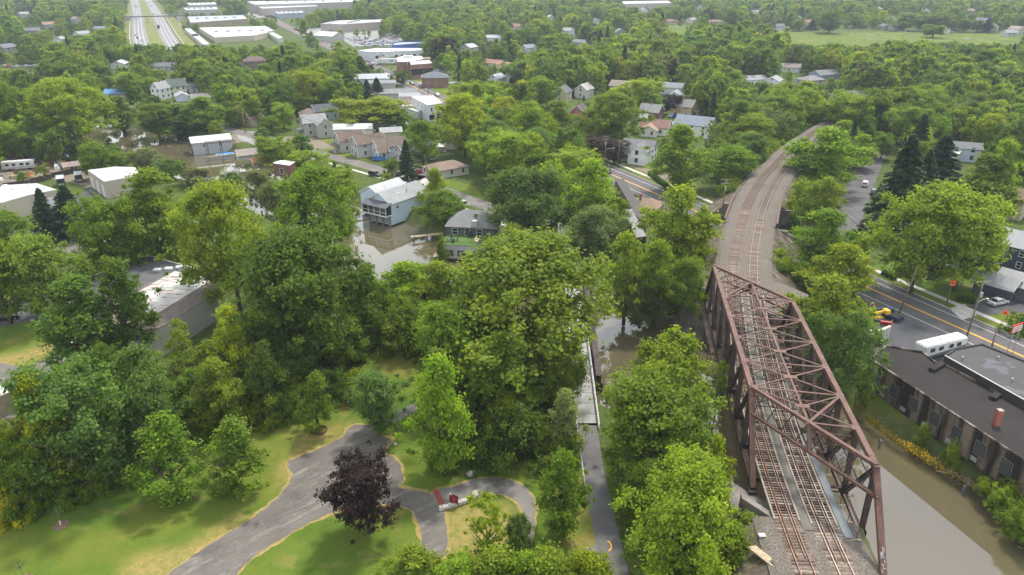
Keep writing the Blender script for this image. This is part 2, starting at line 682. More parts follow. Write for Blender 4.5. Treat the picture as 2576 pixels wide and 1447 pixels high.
ASPH_PALE = asphalt('pale_road', (.20, .197, .19), (.29, .284, .27), .15)
PATHM = asphalt('trail_asphalt', (.10, .095, .095), (.15, .145, .14), .15)
YELLOW = pm('yellow_road_paint', (.75, .42, .035), .7, .15, 3)
ROADWHITE = pm('white_road_paint', (.62, .61, .58), .7, .2, 3)
BRICKRED = pm('red_pavers', (.25, .06, .04), .85, .3, 4)

DRYG = NT('dry_grass_edge')
_f = DRYG.noise(DRYG.pos(), 1.6, 6, .7)
DRYG = DRYG.col(DRYG.ramp(_f, (.3, (.16, .155, .035)), (.5, (.27, .20, .07)), (.7, (.36, .27, .13))), .95, .1)
def grow(pts, lo, hi, sc=.35):
    """outline pushed outward by a wandering amount"""
    ar = sum(a.x * b.y - b.x * a.y for a, b in zip(pts, pts[1:] + pts[:1]))
    sg = 1 if ar > 0 else -1
    out = []
    ph = [rng.uniform(0, 6) for _ in range(3)]
    for i, p in enumerate(pts):
        t_ = (pts[(i + 1) % len(pts)] - pts[i - 1]).normalized()
        n_ = Vector((t_.y, -t_.x, 0)) * sg
        w_ = .5 + .25 * math.sin(i * sc + ph[0]) + .15 * math.sin(i * sc * 2.7 + ph[1]) + rng.uniform(-.15, .15)
        out.append(p + n_ * (lo + (hi - lo) * w_))
    return out
def sheet(name, pix, mat, z=.03, step=None, closed=True, edge=None, pts=None):
    pts = pts or [P(x, y) for x, y in pix]
    if step:
        pts = catmull(pts, step, True)
    if edge:
        sheet('dry_grass_edge', None, DRYG, z - .012, pts=grow(pts, .02, edge))
        pts = grow(pts, -.14, .14, 1.1)
    mb = MB()
    b = bmesh.new()
    vs = [b.verts.new((p.x, p.y, z)) for p in pts]
    f = b.faces.new(vs)
    if f.calc_area() and f.normal.z < 0:
        f.normal_flip()
    b.normal_update()
    if b.faces[:][0].normal.z < 0:
        b.faces[:][0].normal_flip()
    bmesh.ops.triangulate(b, faces=b.faces[:])
    m = bpy.data.meshes.new(name)
    b.to_mesh(m)
    b.free()
    m.materials.append(mat)
    return structure(ob(name, m))

def road(name, pts, w, mat, z=.03, step=4.):
    pl = catmull(pts, step)
    structure(ribbon(MB(), pl, -w / 2, w / 2, z).build(name, mat))
    return pl
# the main road from the near right, under the railway, away to the upper left
MAIN = [P(2700, 953), P(2576, 898), P(2380, 811), P(2182, 723), P(1930, 611), P(1674, 498), P(1533, 437), P(1330, 348), P(1110, 252), P(1030, 213), P(930, 163), P(830, 117), P(770, 90), P(690, 50), P(655, 20)]
MAIN = [(p.x, p.y) for p in MAIN]
main_pl = road('main_road', MAIN, 12.5, ASPH_NEW)
mk = MB()
for o in (-.28, .06):
    ribbon(mk, main_pl, o, o + .2, .046)
structure(mk.build('road_centre_line', YELLOW))
mk = MB()
for o in (-4.1, 3.95):
    ribbon(mk, main_pl, o, o + .16, .046)
structure(mk.build('road_edge_line', ROADWHITE))
near_pl = [p for p in main_pl if p.y < 300]
mk = MB()
ribbon(mk, near_pl, 9.0, 10.5, .05)
structure(mk.build('sidewalk', CONC))
mk = MB()
sweep(mk, near_pl, [(6.3, .0), (6.3, .14), (6.5, .14), (6.5, .0)])
structure(mk.build('road_kerb', CONC))
# the side road climbing past the spruces, the street of the waterside houses, others
side_pl = road('side_road', [(p.x, p.y) for p in (P(2085, 640), P(2120, 575), P(2155, 490), P(2192, 405), P(2215, 372))], 7.8, ASPH_NEW, .026)
street_pl = road('waterside_street', [(p.x, p.y) for p in (P(1330, 560), P(1200, 510), P(1100, 474), P(1000, 440), P(900, 412), P(780, 380), P(640, 343), P(560, 322), P(480, 300), P(300, 262))], 6.0, ASPH_OLD, .034)
mk = MB()
ribbon(mk, [p for p in street_pl if -75 < p.x < 20], -7.2, -5.8, .05)
structure(mk.build('street_sidewalk', CONC))
road('back_street', [(p.x, p.y) for p in (P(1780, 330), P(1660, 305), P(1560, 312), P(1440, 330), P(1300, 345))], 6, ASPH_PALE, .028)
road('cross_street', [(p.x, p.y) for p in (P(960, 200), P(1060, 210), P(1200, 205), P(1330, 200), P(1500, 185))], 8, ASPH_PALE, .026)
road('rail_trail', [(p.x, p.y) for p in (P(1068, 225), P(1100, 190), P(1120, 150), P(1135, 125))], 7, ASPH_DARK, .022)
road('yard_lane', [(p.x, p.y) for p in (P(840, 345), P(900, 328), P(960, 318), P(1060, 310))], 9, ASPH_PALE, .022)
# highway with two carriageways
HWAY = asphalt('highway_concrete', (.17, .168, .163), (.225, .222, .215), .1)
HWM = [P(400, 125), P(392, 105), P(384, 85), P(374, 50), P(366, 25), P(355, 0), P(340, -25)]
hw = catmull([(p.x, p.y) for p in HWM], 12)
for nm_, s_ in (('highway_left_lanes', -1), ('highway_right_lanes', 1)):
    structure(ribbon(MB(), hw, s_ * 5.5 if s_ > 0 else -19, 19 if s_ > 0 else -5.5, .05).build(nm_, HWAY))
structure(ribbon(MB(), hw, -34, 34, .02).build('highway_verge', pm('dry_verge', (.14, .15, .035), .95, .3, .1)))
mk = MB()
for o in (-16.2, -12.7, -9.2, 9.2, 12.7, 16.2):
    ribbon(mk, hw, o, o + .3, .07)
structure(mk.build('highway_lane_line', ROADWHITE))
# park drive, loop path and trail
sheet('park_drive', [(410, 1470), (470, 1410), (560, 1350), (640, 1300), (700, 1250), (735, 1200), (722, 1168), (740, 1155), (800, 1130), (860, 1100), (885, 1072), (925, 1072), (960, 1095), (985, 1110), (965, 1135), (1000, 1160), (1015, 1210), (1000, 1225), (1075, 1240), (1105, 1270), (1120, 1310), (1125, 1350), (1118, 1400), (1062, 1400), (1060, 1350), (1050, 1310), (1030, 1280), (990, 1272), (930, 1268), (850, 1285), (780, 1315), (710, 1355), (640, 1400), (590, 1450), (560, 1480)], ASPH_DRIVE, .03, .4, edge=.75)
sheet('loop_path', [(1088, 1238), (1150, 1222), (1200, 1205), (1260, 1203), (1310, 1220), (1340, 1250), (1345, 1300), (1335, 1370), (1305, 1370), (1320, 1320), (1312, 1280), (1290, 1255), (1250, 1243), (1200, 1250), (1150, 1262), (1105, 1272)], ASPH_LOOP, .04, .4, edge=.6)
sheet('paver_strip', [(1088, 1234), (1102, 1230), (1122, 1272), (1106, 1276)], BRICKRED, .048)
sheet('upper_path', [(905, 1075), (950, 1062), (1000, 1035), (1040, 1015), (1090, 985), (1100, 1000), (1050, 1032), (1000, 1060), (950, 1080), (915, 1085)], PATHM, .026, .5)
trail_pl = road('trail', [(13.2, 40), (12.6, 60), (12.0, 72), (11.5, 85), (11.7, 99)], 3.1, PATHM, .03)
road('trail_beyond', [(13.8, 152), (13.6, 175), (11, 200), (6, 215)], 3.1, PATHM, .03)
sheet('trail_spur', [(1438, 1392), (1480, 1378), (1512, 1365), (1522, 1470), (1440, 1470)], ASPH_OLD, .026)
# lots
sheet('works_lot', [(2176, 800), (2190, 735), (2235, 735), (2470, 850), (2576, 905), (2600, 960), (2430, 960), (2200, 890)], ASPH_DARK, .022)
sheet('left_lot', [(-40, 905), (60, 925), (160, 885), (200, 900), (170, 960), (150, 1010), (40, 1050), (-40, 1060)], ASPH_OLD, .03)
sheet('metal_shop_lot', [(130, 540), (230, 470), (330, 500), (330, 570), (200, 590), (120, 590)], ASPH_DARK, .03)
sheet('shop_lane', [(150, 590), (250, 580), (330, 620), (300, 650), (230, 665), (130, 640)], ASPH_OLD, .036)
sheet('office_lot', [(-40, 770), (60, 760), (120, 690), (230, 690), (300, 700), (150, 800), (60, 812), (-40, 830)], ASPH_DARK, .026)
sheet('boathouse_lot', [(590, 332), (650, 330), (700, 350), (640, 365), (600, 350)], ASPH_PALE, .03)
sheet('car_yard', [(735, 72), (960, 65), (1020, 85), (1075, 102), (1000, 112), (890, 118), (860, 100), (760, 85)], ASPH_PALE, .03)
sheet('strip_mall_lot', [(600, 25), (760, 20), (760, 45), (640, 45)], ASPH_PALE, .03)
sheet('school_lot', [(1900, 70), (1960, 70), (1985, 92), (1940, 110), (1925, 85)], ASPH_OLD, .03)
sheet('house_drive', [(2425, 776), (2470, 754), (2576, 745), (2600, 785), (2480, 792), (2450, 795)], ASPH_DARK, .04)
sheet('driveway', [(960, 432), (990, 424), (1075, 445), (1050, 456)], CONC, .04)
sheet('red_car_drive', [(1020, 440), (1060, 428), (1095, 455), (1070, 468)], CONC, .04)
sheet('storefront_apron', [(2388, 777), (2425, 765), (2458, 794), (2420, 806)], CONC, .054)
# ------------------------------------------------------------------ railway: embankment, tracks
RAILZ = 6.5
BO = Vector((42.897, 128.071, 0))
BAZ = .132
BW, BP = 11.1, 7.25
bd = Vector((math.sin(BAZ), math.cos(BAZ), 0))
bn = Vector((bd.y, -bd.x, 0))
LT = [(29.6, 20), (30.4, 45), (31.4, 60.7), (32.2, 71), (33.7, 84.1), (36.2, 100), (40, 119), (45.3, 141.7), (50.4, 158.6), (58.1, 180.1), (65.5, 198.8), (74.9, 219.1), (84.4, 236.6), (95.9, 256.9), (111, 280), (128.9, 305.5), (152, 335), (178, 364), (208, 393)]
lt_pl = resample(catmull([(x, y, RAILZ) for x, y in LT], .5), .5)
rt_pl = [p + side(lt_pl, i)[0] * 4.1 for i, p in enumerate(lt_pl)]
mid_pl = [p + side(lt_pl, i)[0] * 2.05 for i, p in enumerate(lt_pl)]
def along(p):
    return (p - BO).dot(bd)

t = NT('ballast')
co = t.pos()
v = t.n('TexVoronoi', Scale=9.)
t.l(co, v.inputs['Vector'])
big = t.noise(co, .22, 6, .6)
c = t.mix(t.ramp(v.outputs['Color'], (.1, 0.), (.9, 1.)), (.075, .063, .052), (.225, .196, .166))
c = t.mix(t.ramp(big, (.42, 0.), (.66, .7)), c, (.13, .11, .09))
t.col(c, .95, .1)
t.bump(v.outputs['Distance'], .9, .06)
BALLAST = t.m
t = NT('cinder_slope')
co = t.pos()
c = t.ramp(t.noise(co, .5, 8, .7), (.3, (.05, .04, .03)), (.5, (.12, .095, .075)), (.72, (.24, .20, .16)))
t.col(t.mix(t.ramp(t.noise(co, .12, 5), (.52, 0.), (.66, .8)), c, (.07, .09, .025)), .95, .1)
t.bump(t.noise(co, 4, 6, .7), .8, .12)
CINDER = t.m

# main road passes under the railway: gap in the embankment
ug = min(range(len(mid_pl)), key=lambda i: min((mid_pl[i].xy - q.xy).length for q in main_pl))
UG0, UG1 = ug - 18, ug + 19
i_near = max(i for i, p in enumerate(mid_pl) if along(p) < -58.5)
i_far = min(i for i, p in enumerate(mid_pl) if along(p) > 6)
def embank(name, a, b, wall=False):
    pl = mid_pl[a:b + 1:2]
    sweep(MB(), pl, [(-5.9, -.5), (-5.0, -.225), (5.0, -.225), (5.9, -.5), (5.9, -.7), (-5.9, -.7)]).build(name + '_top', BALLAST)['kind'] = 'structure'
    prof = [(-14.5, -6.7), (-11, -4.4), (-8.2, -2.1), (-5.7, -.5), (5.7, -.5), (8.2, -2.1), (11, -4.4), (14.5, -6.7)]
    if wall:
        prof[4:] = [(6.2, -.5), (6.35, -.6), (6.45, -5.), (6.5, -10.)]
    mb = MB()
    base = 0
    for i, p in enumerate(pl):
        n, _ = side(pl, i)
        for k, (o, z) in enumerate(prof):
            j = rng.uniform(-.25, .25) if 0 < k < 7 and k not in (3, 4) else 0
            q = p + n * (o + j)
            mb.v.append((q.x, q.y, p.z + z + j * .6))
    K = len(prof)
    for i in range(len(pl) - 1):
        for k in range(K - 1):
            a_ = i * K + k
            mb.f.append((a_, a_ + 1, a_ + K + 1, a_ + K))
    mb.f.append(tuple(range(K)))
    mb.f.append(tuple((len(pl) - 1) * K + k for k in range(K))[::-1])
    structure(mb.build(name, CINDER, smooth=False))
embank('railway_embankment', 0, i_near, True)
embank('railway_embankment', i_far, UG0)
embank('railway_embankment', UG1, len(mid_pl) - 1)

# tracks
t = NT('old_tie_wood')
oi = t.n('ObjectInfo')
co = t.coord()
c = t.ramp(oi.outputs['Random'], (0, (.06, .045, .035)), (.4, (.125, .10, .08)), (.75, (.205, .17, .14)), (1, (.30, .26, .215)))
t.col(t.mix(.6, c, t.ramp(t.noise(t.pos(), 3., 5), (.3, .1), (.7, .8)), 'OVERLAY'), .9, .15)
TIE = t.m
RAILM = pm('rail_steel', (.17, .11, .085), .45, .35, 3, metal=.5)
RAILS = pm('rail_shiny', (.30, .25, .22), .35, .3, 3, metal=.7)
t = NT('stained_ballast')
co = t.pos()
v = t.n('TexVoronoi', Scale=9.)
t.l(co, v.inputs['Vector'])
c = t.mix(t.ramp(v.outputs['Color'], (.1, 0.), (.9, 1.)), (.105, .074, .055), (.235, .18, .142))
t.col(c, .95, .1)
STAIN = t.m
RUSTO = pm('orange_rust', (.20, .088, .045), .85, .35, 2)
tie_mesh = {}
def tie_m(L):
    if L not in tie_mesh:
        tie_mesh[L] = MB().box(-L / 2, L / 2, -.12, .12, -.2, 0).mesh('tie', TIE)
    return tie_mesh[L]
def rail_prof(o):
    return [(o - .085, -.17), (o - .085, -.14), (o - .045, -.03), (o - .045, 0), (o + .045, 0), (o + .045, -.03), (o + .085, -.14), (o + .085, -.17)]
def on_bridge(p):
    return -62 < along(p) < 12
for name_, pl, lab, shiny in (('railway_track', lt_pl, 'left railway track with rusty rails and an orange guard rail on the truss bridge', False), ('railway_track', rt_pl, 'right railway track with brighter rails beside the grey walkway', True)):
    tr = thing(name_, lab, 'railway track', (pl[60].x, pl[60].y, 0))
    off = -Vector((pl[60].x, pl[60].y, 0))
    pl0 = [p + off for p in pl]
    for o in (-.755, .755):
        sweep(MB(), pl0[::4], rail_prof(o)).build('rail', RAILS if shiny else RAILM, tr)
    br = [p for p, q in zip(pl0, pl) if -66 < along(q) < 18]
    for o, m in (((-.45, RUSTO), (.45, RAILM)) if not shiny else ((-.42, RAILM), (.42, RAILM))):
        sweep(MB(), br[::4], rail_prof(o)).build('guard_rail', m, tr)
    brb = [p for p, q in zip(pl0, pl) if -60 < along(q) < 10]
    for o in (-1.42, 1.42):
        sweep(MB(), brb[::6], [(o - .1, -.18), (o - .1, -.02), (o + .1, -.02), (o + .1, -.18)]).build('guard_timber', WOODG, tr)
    stain = [p for p, q in zip(pl0, pl) if along(q) > 12]
    sweep(MB(), stain[::4], [(-1.55, -.3), (-1.35, -.195), (1.35, -.195), (1.55, -.3)]).build('stained_ballast', STAIN, tr)
    stain = [p for p, q in zip(pl0, pl) if along(q) < -59]
    sweep(MB(), stain[::4], [(-1.55, -.3), (-1.35, -.205), (1.35, -.205), (1.55, -.3)]).build('stained_ballast', STAIN, tr)
    ties = []
    acc = 0.
    i = 0
    while i < len(pl) - 1:
        ties.append((i, on_bridge(pl[i])))
        i += 1
    # about one tie every 0.5 m; those in the picture nearest the camera are single pieces
    vis = [(i, b) for i, b in ties if pl[i].y > 50 and pl[i].y < 330]
    single = vis[:290]
    rest = vis[290:]
    for i, b in single:
        n, tt = side(pl, i)
        L = 3.05 if b else 2.55
        o = ob('tie', tie_m(L), tr, loc=(pl0[i].x + rng.uniform(-.06, .06), pl0[i].y, RAILZ - .172 + (0 if b else -.0) + rng.uniform(-.012, .006)), rz=math.atan2(tt.y, tt.x) - math.pi / 2 + rng.uniform(-.02, .02))
    mb = MB()
    for i, b in rest:
        n, tt = side(pl, i)
        c_ = pl0[i] + Vector((0, 0, -.27))
        mb.bar(c_ - n * 1.28, c_ + n * 1.28, .24, .2)
    tag(mb.build('tie', TIE, tr), kind='stuff')

# ------------------------------------------------------------------ the truss bridge
t = NT('rusted_bridge_steel')
co = t.pos()
n1 = t.noise(co, .6, 7, .65)
n2 = t.noise(co, 5., 5, .6)
c = t.ramp(n1, (.28, (.070, .036, .026)), (.5, (.130, .067, .049)), (.68, (.165, .090, .067)), (.85, (.22, .11, .068)))
mpb = t.n('Mapping')
mpb.inputs['Scale'].default_value = (2.2, .35, .35)
t.l(co, mpb.inputs[0])
n3 = t.noise(mpb.outputs[0], 1.2, 6, .7)
c = t.mix(t.ramp(n3, (.52, 0.), (.68, .75)), c, (.038, .024, .020))
c = t.mix(t.ramp(t.noise(co, 1.7, 5, .7), (.62, 0.), (.72, .6)), c, (.27, .13, .075))
c = t.mix(.6, c, t.ramp(n2, (.3, .2), (.7, .8)), 'OVERLAY')
t.col(c, .68, .35)
t.bump(n2, .2, .02)
RUST = t.m
t = NT('dark_bridge_steel')
co = t.pos()
c = t.ramp(t.noise(co, .8, 6, .65), (.3, (.030, .022, .020)), (.55, (.065, .045, .038)), (.8, (.12, .07, .05)))
t.col(c, .75, .3)
DRUST = t.m
ZT, ZB = 14.55, 4.95
br = thing('truss_bridge', 'brown rusted steel through truss railway bridge with skewed portals over the river', 'bridge', BO, -BAZ)
def bp(k, s, z):
    return Vector((s * BW, -BP * (k + (s + .5) * (k - 2) * .024), z))
def laced(name, a, b, w, dep, mat, lace=True, up=(0, 1, 0), step=.55):
    """column of two channels joined by crossed lacing bars; w across the truss, dep along it"""
    a, b = Vector(a), Vector(b)
    t = (b - a).normalized()
    X = Vector((1, 0, 0))
    U = t.cross(X).normalized()
    m = MB()
    for s_ in (-1, 1):
        m.bar(a + U * s_ * dep / 2, b + U * s_ * dep / 2, w, .05, U)
    o = m.build(name, mat, br)
    if lace:
        m = MB()
        L = (b - a).length
        k = int(L / step)
        for f_ in (-1, 1):
            for i in range(k):
                p = a + t * (L * i / k) + X * f_ * (w / 2 - .02)
                q = a + t * (L * (i + 1) / k) + X * f_ * (w / 2 - .02)
                m.bar(p - U * dep / 2, q + U * dep / 2, .02, .07, X.cross(t))
                m.bar(p + U * dep / 2, q - U * dep / 2, .02, .07, X.cross(t))
        m.build('lacing', mat, o)
    return o
for s_, k0 in ((-.5, 0), (.5, 2)):
    k1 = k0 + 6
    x = s_ * BW
    m = MB()
    m.bar(bp(k0 - .05, s_, ZT), bp(k1 + .05, s_, ZT), .66, .12)
    for dx in (-.29, .29):
        m.bar(bp(k0, s_, ZT - .33) + Vector((dx, 0, 0)), bp(k1, s_, ZT - .33) + Vector((dx, 0, 0)), .07, .54)
    tcd = m.build('top_chord', RUST, br)
    for kk in np.arange(k0 + .55, k1, 1.72):
        MB().bar(bp(kk - .06, s_, ZT + .066), bp(kk + .06, s_, ZT + .066), .70, .03).build('splice_plate', RUST, tcd)
    for ka, kb in ((k0, k0 - 1), (k1, k1 + 1.2)):
        a, b = bp(ka, s_, ZT), bp(kb, s_, ZB)
        t_ = (b - a).normalized()
        U = t_.cross(Vector((1, 0, 0))).normalized()
        if U.z < 0:
            U = -U
        m = MB()
        m.bar(a - t_ * .15 + U * .02, b + U * .02, .68, .1, U)
        for dx in (-.29, .29):
            m.bar(a - U * .28 + Vector((dx, 0, 0)), b - U * .28 + Vector((dx, 0, 0)), .07, .5, U)
        m.build('end_post', RUST, br)
        MB().box(x - .55, x + .55, b.y - .5, b.y + .5, ZB - .75, ZB - .3).build('bearing', DRUST, br)
    # bottom chord: two channels with lacing on top
    m = MB()
    for dx in (-.3, .3):
        m.bar(bp(k0 - 1, s_, ZB) + Vector((dx, 0, 0)), bp(k1 + 1.2, s_, ZB) + Vector((dx, 0, 0)), .06, .5)
    bc = m.build('bottom_chord', DRUST, br)
    m = MB()
    y0, y1 = bp(k1 + 1.2, s_, 0).y, bp(k0 - 1, s_, 0).y
    n_ = int((y1 - y0) / .7)
    for i in range(n_):
        ya, yb = y0 + (y1 - y0) * i / n_, y0 + (y1 - y0) * (i + 1) / n_
        for u_, v_ in ((-.3, .3), (.3, -.3)):
            m.bar((x + u_, ya, ZB + .26), (x + v_, yb, ZB + .26), .07, .02)
    m.build('lacing', RUST, bc)
    for k in range(k0, k1 + 1):
        laced('vertical_post', bp(k, s_, ZB), bp(k, s_, ZT - .3), .62, .34, DRUST)
        MB().bar(bp(k, s_, ZB - .3) + Vector((.36, 0, 0)), bp(k, s_, ZB + .75) + Vector((.36, 0, 0)), 1.3, .03, (1, 0, 0)).bar(bp(k, s_, ZB - .3) - Vector((.36, 0, 0)), bp(k, s_, ZB + .75) - Vector((.36, 0, 0)), 1.3, .03, (1, 0, 0)).build('gusset_plate', DRUST, br)
    for ka, kb in ((0, 1), (1, 2), (2, 3), (6, 5), (5, 4), (4, 3)):
        laced('diagonal', bp(k0 + ka, s_, ZT - .3), bp(k0 + kb, s_, ZB), .5, .36 if ka in (0, 6) else .28, DRUST, True, step=.6)
    for ka, kb in ((3, 2), (3, 4)):
        m = MB()
        for dx in (-.1, .1):
            m.bar(bp(k0 + ka, s_, ZT - .4) + Vector((dx, 0, 0)), bp(k0 + kb, s_, ZB + .2) + Vector((dx, 0, 0)), .05, .1)
        m.build('counter_rod', DRUST, br)
# cross struts with sway frames
def sway(a, b, half=False):
    a, b = Vector(a), Vector(b)
    m = MB()
    m.bar(a, b, .26, .1)
    st = m.build('cross_strut', RUST, br)
    dn = Vector((0, 0, -1.25))
    m = MB()
    m.bar(a + dn, b + dn, .12, .1)
    n_ = 6 if half else 12
    for i in range(n_):
        p, q = a.lerp(b, i / n_), a.lerp(b, (i + 1) / n_)
        m.bar(p + (dn if i % 2 else dn * 0), q + (dn * 0 if i % 2 else dn), .06, .06)
    m.build('sway_lattice', RUST, st)
    m = MB()
    d2 = Vector((0, 0, -2.75))
    m.bar(a + d2, b + d2, .1, .1)
    n_ = 2 if half else 4
    for i in range(n_):
        p, q = a.lerp(b, i / n_), a.lerp(b, (i + 1) / n_)
        m.bar(p + dn, q + d2, .06, .07)
        m.bar(p + d2, q + dn, .06, .07)
    for i in range(1, n_):
        p = a.lerp(b, i / n_)
        m.bar(p + dn, p + d2, .07, .07)
    m.build('sway_brace', DRUST, st)
    m = MB()
    for e in (a, b):
        m.bar(e + Vector((0, -.5, .09)), e + Vector((0, .5, .09)), .8, .03)
    m.build('gusset_plate', RUST, st)
zt = ZT - .02
for k in range(2, 7):
    sway(bp(k, -.5, zt) + Vector((.3, 0, 0)), bp(k, .5, zt) - Vector((.3, 0, 0)))
sway(bp(1, -.5, zt) + Vector((.3, 0, 0)), bp(1, 0, zt), True)
sway(bp(7, 0, zt), bp(7, .5, zt) - Vector((.3, 0, 0)), True)
m = MB()
m.bar(bp(1, 0, zt + .01), bp(7, 0, zt + .01), .3, .09)
cs = m.build('ridge_strut', RUST, br)
m = MB()
for k in range(1, 7):
    for f_ in (0, .5):
        m.bar(bp(k + f_, 0, zt), bp(k + f_ + .5, 0, zt - 1.2), .06, .07)
        m.bar(bp(k + f_, 0, zt - 1.2), bp(k + f_ + .5, 0, zt), .06, .07)
m.bar(bp(1, 0, zt - 1.2), bp(7, 0, zt - 1.2), .14, .1)
m.build('ridge_lattice', RUST, cs)
for k in range(0, 8):
    for sa, sb in ((-.5, .5), (.5, -.5)):
        ka, kb = (k, k + 1)
        lo, hi = (0, 6) if sa < 0 else (2, 8)
        lo2, hi2 = (0, 6) if sb < 0 else (2, 8)
        a, b, c_ = bp(ka, sa, zt - .02), bp(kb, sb, zt - .02), bp(k + .5, 0, zt - .02)
        if lo <= ka <= hi and k not in (0, 7):
            MB().bar(a, c_, .22, .1).build('top_lateral', RUST, br)
        if lo2 <= kb <= hi2 and k not in (0, 7):
            MB().bar(c_, b, .22, .1).build('top_lateral', RUST, br)
    if 2 <= k + .5 <= 6.6:
        yc = bp(k + .5, 0, 0).y
        MB().prism([(-.9, yc - .25), (-.6, yc - .42), (.6, yc - .42), (.9, yc - .25), (.9, yc + .25), (.6, yc + .42), (-.6, yc + .42), (-.9, yc + .25)], zt + .07, zt + .10).build('gusset_plate', RUST, br)
for a, b in ((bp(2, -.5, zt), bp(1, 0, zt)), (bp(6, .5, zt), bp(7, 0, zt))):
    MB().bar(a, b, .34, .2).build('top_lateral', RUST, br)
    MB().bar(a - Vector((0, 0, .9)), b - Vector((0, 0, .9)), .2, .12).build('top_lateral', DRUST, br)
# skewed portals
for kl, kr, dk in ((0, 2, -1), (6, 8, 1)):
    A, B = bp(kl, -.5, ZT), bp(kr, .5, ZT)
    dk = dk * 1.2 if dk > 0 else dk
    eA = bp(kl + dk, -.5, ZB) - A
    eB = bp(kr + dk, .5, ZB) - B
    fr = .27
    A2, B2 = A + eA * fr, B + eB * fr
    MB().bar(A, B, .46, .42).build('portal_strut', RUST, br)
    MB().bar(A2, B2, .46, .34).build('portal_strut', RUST, br)
    M1, M2 = A.lerp(B, .5), A2.lerp(B2, .5)
    MB().bar(M1, M2, .5, .42, (0, 1, 0)).build('portal_post', RUST, br)
    m = MB()
    for h in (0, 1):
        a0, b0 = (A, M1) if h == 0 else (M1, B)
        a1, b1 = (A2, M2) if h == 0 else (M2, B2)
        n_ = 4
        for i in range(n_):
            u, v_ = i / n_, (i + 1) / n_
            m.bar(a0.lerp(b0, u), a1.lerp(b1, v_), .09, .1)
            m.bar(a1.lerp(b1, u), a0.lerp(b0, v_), .09, .1)
    m.build('portal_lattice', DRUST, br)
    for e, f_, en in ((A2, B2, eA), (B2, A2, eB)):
        t_ = (f_ - e).normalized()
        en = en.normalized()
        m = MB()
        pts = [e]
        for q in range(7):
            a_ = q / 6 * math.pi / 2
            pts.append(e + en * 1.9 * (1 - math.sin(a_)) * 1. + t_ * 1.9 * (1 - math.cos(a_)))
        pts[1] = e + en * 1.9
        nrm = t_.cross(en).normalized() * .03
        k_ = len(pts)
        base = len(m.v)
        for sg in (1, -1):
            m.v += [tuple(p + nrm * sg) for p in pts]
        for q in range(1, k_ - 1):
            m.f.append((base, base + q, base + q + 1))
            m.f.append((base + k_, base + k_ + q + 1, base + k_ + q))
        m.build('portal_knee', RUST, br)
# floor system
for k in range(-1, 10):
    lo, hi = (-.5 if k <= 7 else 0.), (.5 if k >= 1 else 0.)
    if k == -1:
        hi = 0.
    MB().bar(bp(k, lo, ZB + .35), bp(k, hi, ZB + .35), .35, .75).build('floor_beam', DRUST, br)
inv = Matrix.Rotation(BAZ, 4, 'Z')
def bloc(p):
    return inv @ (p - BO)
for pl in (lt_pl, rt_pl):
    lp = [bloc(p) for p in pl if -60 < along(p) < 9][::6]
    for o in (-.95, .95):
        sweep(MB(), lp, [(o - .2, -1.0), (o - .2, -.38), (o + .2, -.38), (o + .2, -1.0)]).build('stringer', DRUST, br)
lp = [bloc(p) for p in mid_pl if -61 < along(p) < 9][::6]
GREYPL = pm('grey_brown_walkway', (.105, .098, .082), .7, .3, .5)
BLUEPL = pm('blue_grey_walkway', (.115, .13, .138), .65, .25, .4)
sweep(MB(), lp, [(-.55, -.2), (-.55, -.14), (.55, -.14), (.55, -.2)]).build('walkway', GREYPL, br)
lp2 = [bloc(p) for p in mid_pl if -62 < along(p) < -40][::6]
sweep(MB(), lp2, [(3.75, -.2), (3.75, -.12), (4.75, -.12), (4.75, -.2)]).build('walkway', BLUEPL, br)
lp3 = [bloc(p) for p in mid_pl if -40 < along(p) < -8][::6]
sweep(MB(), lp3, [(3.75, -.2), (3.75, -.13), (4.6, -.13), (4.6, -.2)]).build('walkway', GREYPL, br)
for pl_, o in ((lp2 + lp3, 4.95),):
    m = MB()
    for z in (.45, .95):
        for a, b in zip(range(0, len(pl_) - 1), range(1, len(pl_))):
            na, nb = side(pl_, a)[0], side(pl_, b)[0]
            if (pl_[a] - pl_[b]).length < 5:
                m.bar(pl_[a] + na * o + Vector((0, 0, z)), pl_[b] + nb * o + Vector((0, 0, z)), .05, .05)
    m.build('handrail', RUST, br)
    for i in range(0, len(pl_), 1):
        p = pl_[i] + side(pl_, i)[0] * o
        MB().bar(p + Vector((0, 0, -.3)), p + Vector((0, 0, .97)), .06, .06).build('handrail_post', DRUST, br)
        MB().bar(p + Vector((-.5, 0, -.3)), p + Vector((.6, 0, -.3)), .2, .16).build('walkway_bracket', WOODL, br)
# left side: pipe rack and outriggers
m = MB()
for i in range(5):
    m.bar((-BW / 2 - .75 - .14 * i, -BP * 3.6, ZB - .2), (-BW / 2 - .75 - .14 * i, BP * .6, ZB - .2), .06, .06)
m.build('pipe_rack', RUST, br)
for k in (.2, 2.6):
    MB().bar((-BW / 2 - 2.4, -BP * k, ZB + 1.3), (-BW / 2, -BP * k, ZB + 1.3), .08, .1).bar((-BW / 2 - 2.4, -BP * k - .35, ZB + 1.3), (-BW / 2, -BP * k - .35, ZB + 1.3), .08, .1).bar((-BW / 2 - 2.3, -BP * k, ZB + 1.3), (-BW / 2 - 2.3, -BP * k, ZB - .6), .08, .08).bar((-BW / 2 - 2.3, -BP * k, ZB - .6), (-BW / 2, -BP * k, ZB + .3), .08, .08).build('outrigger', DRUST, br)
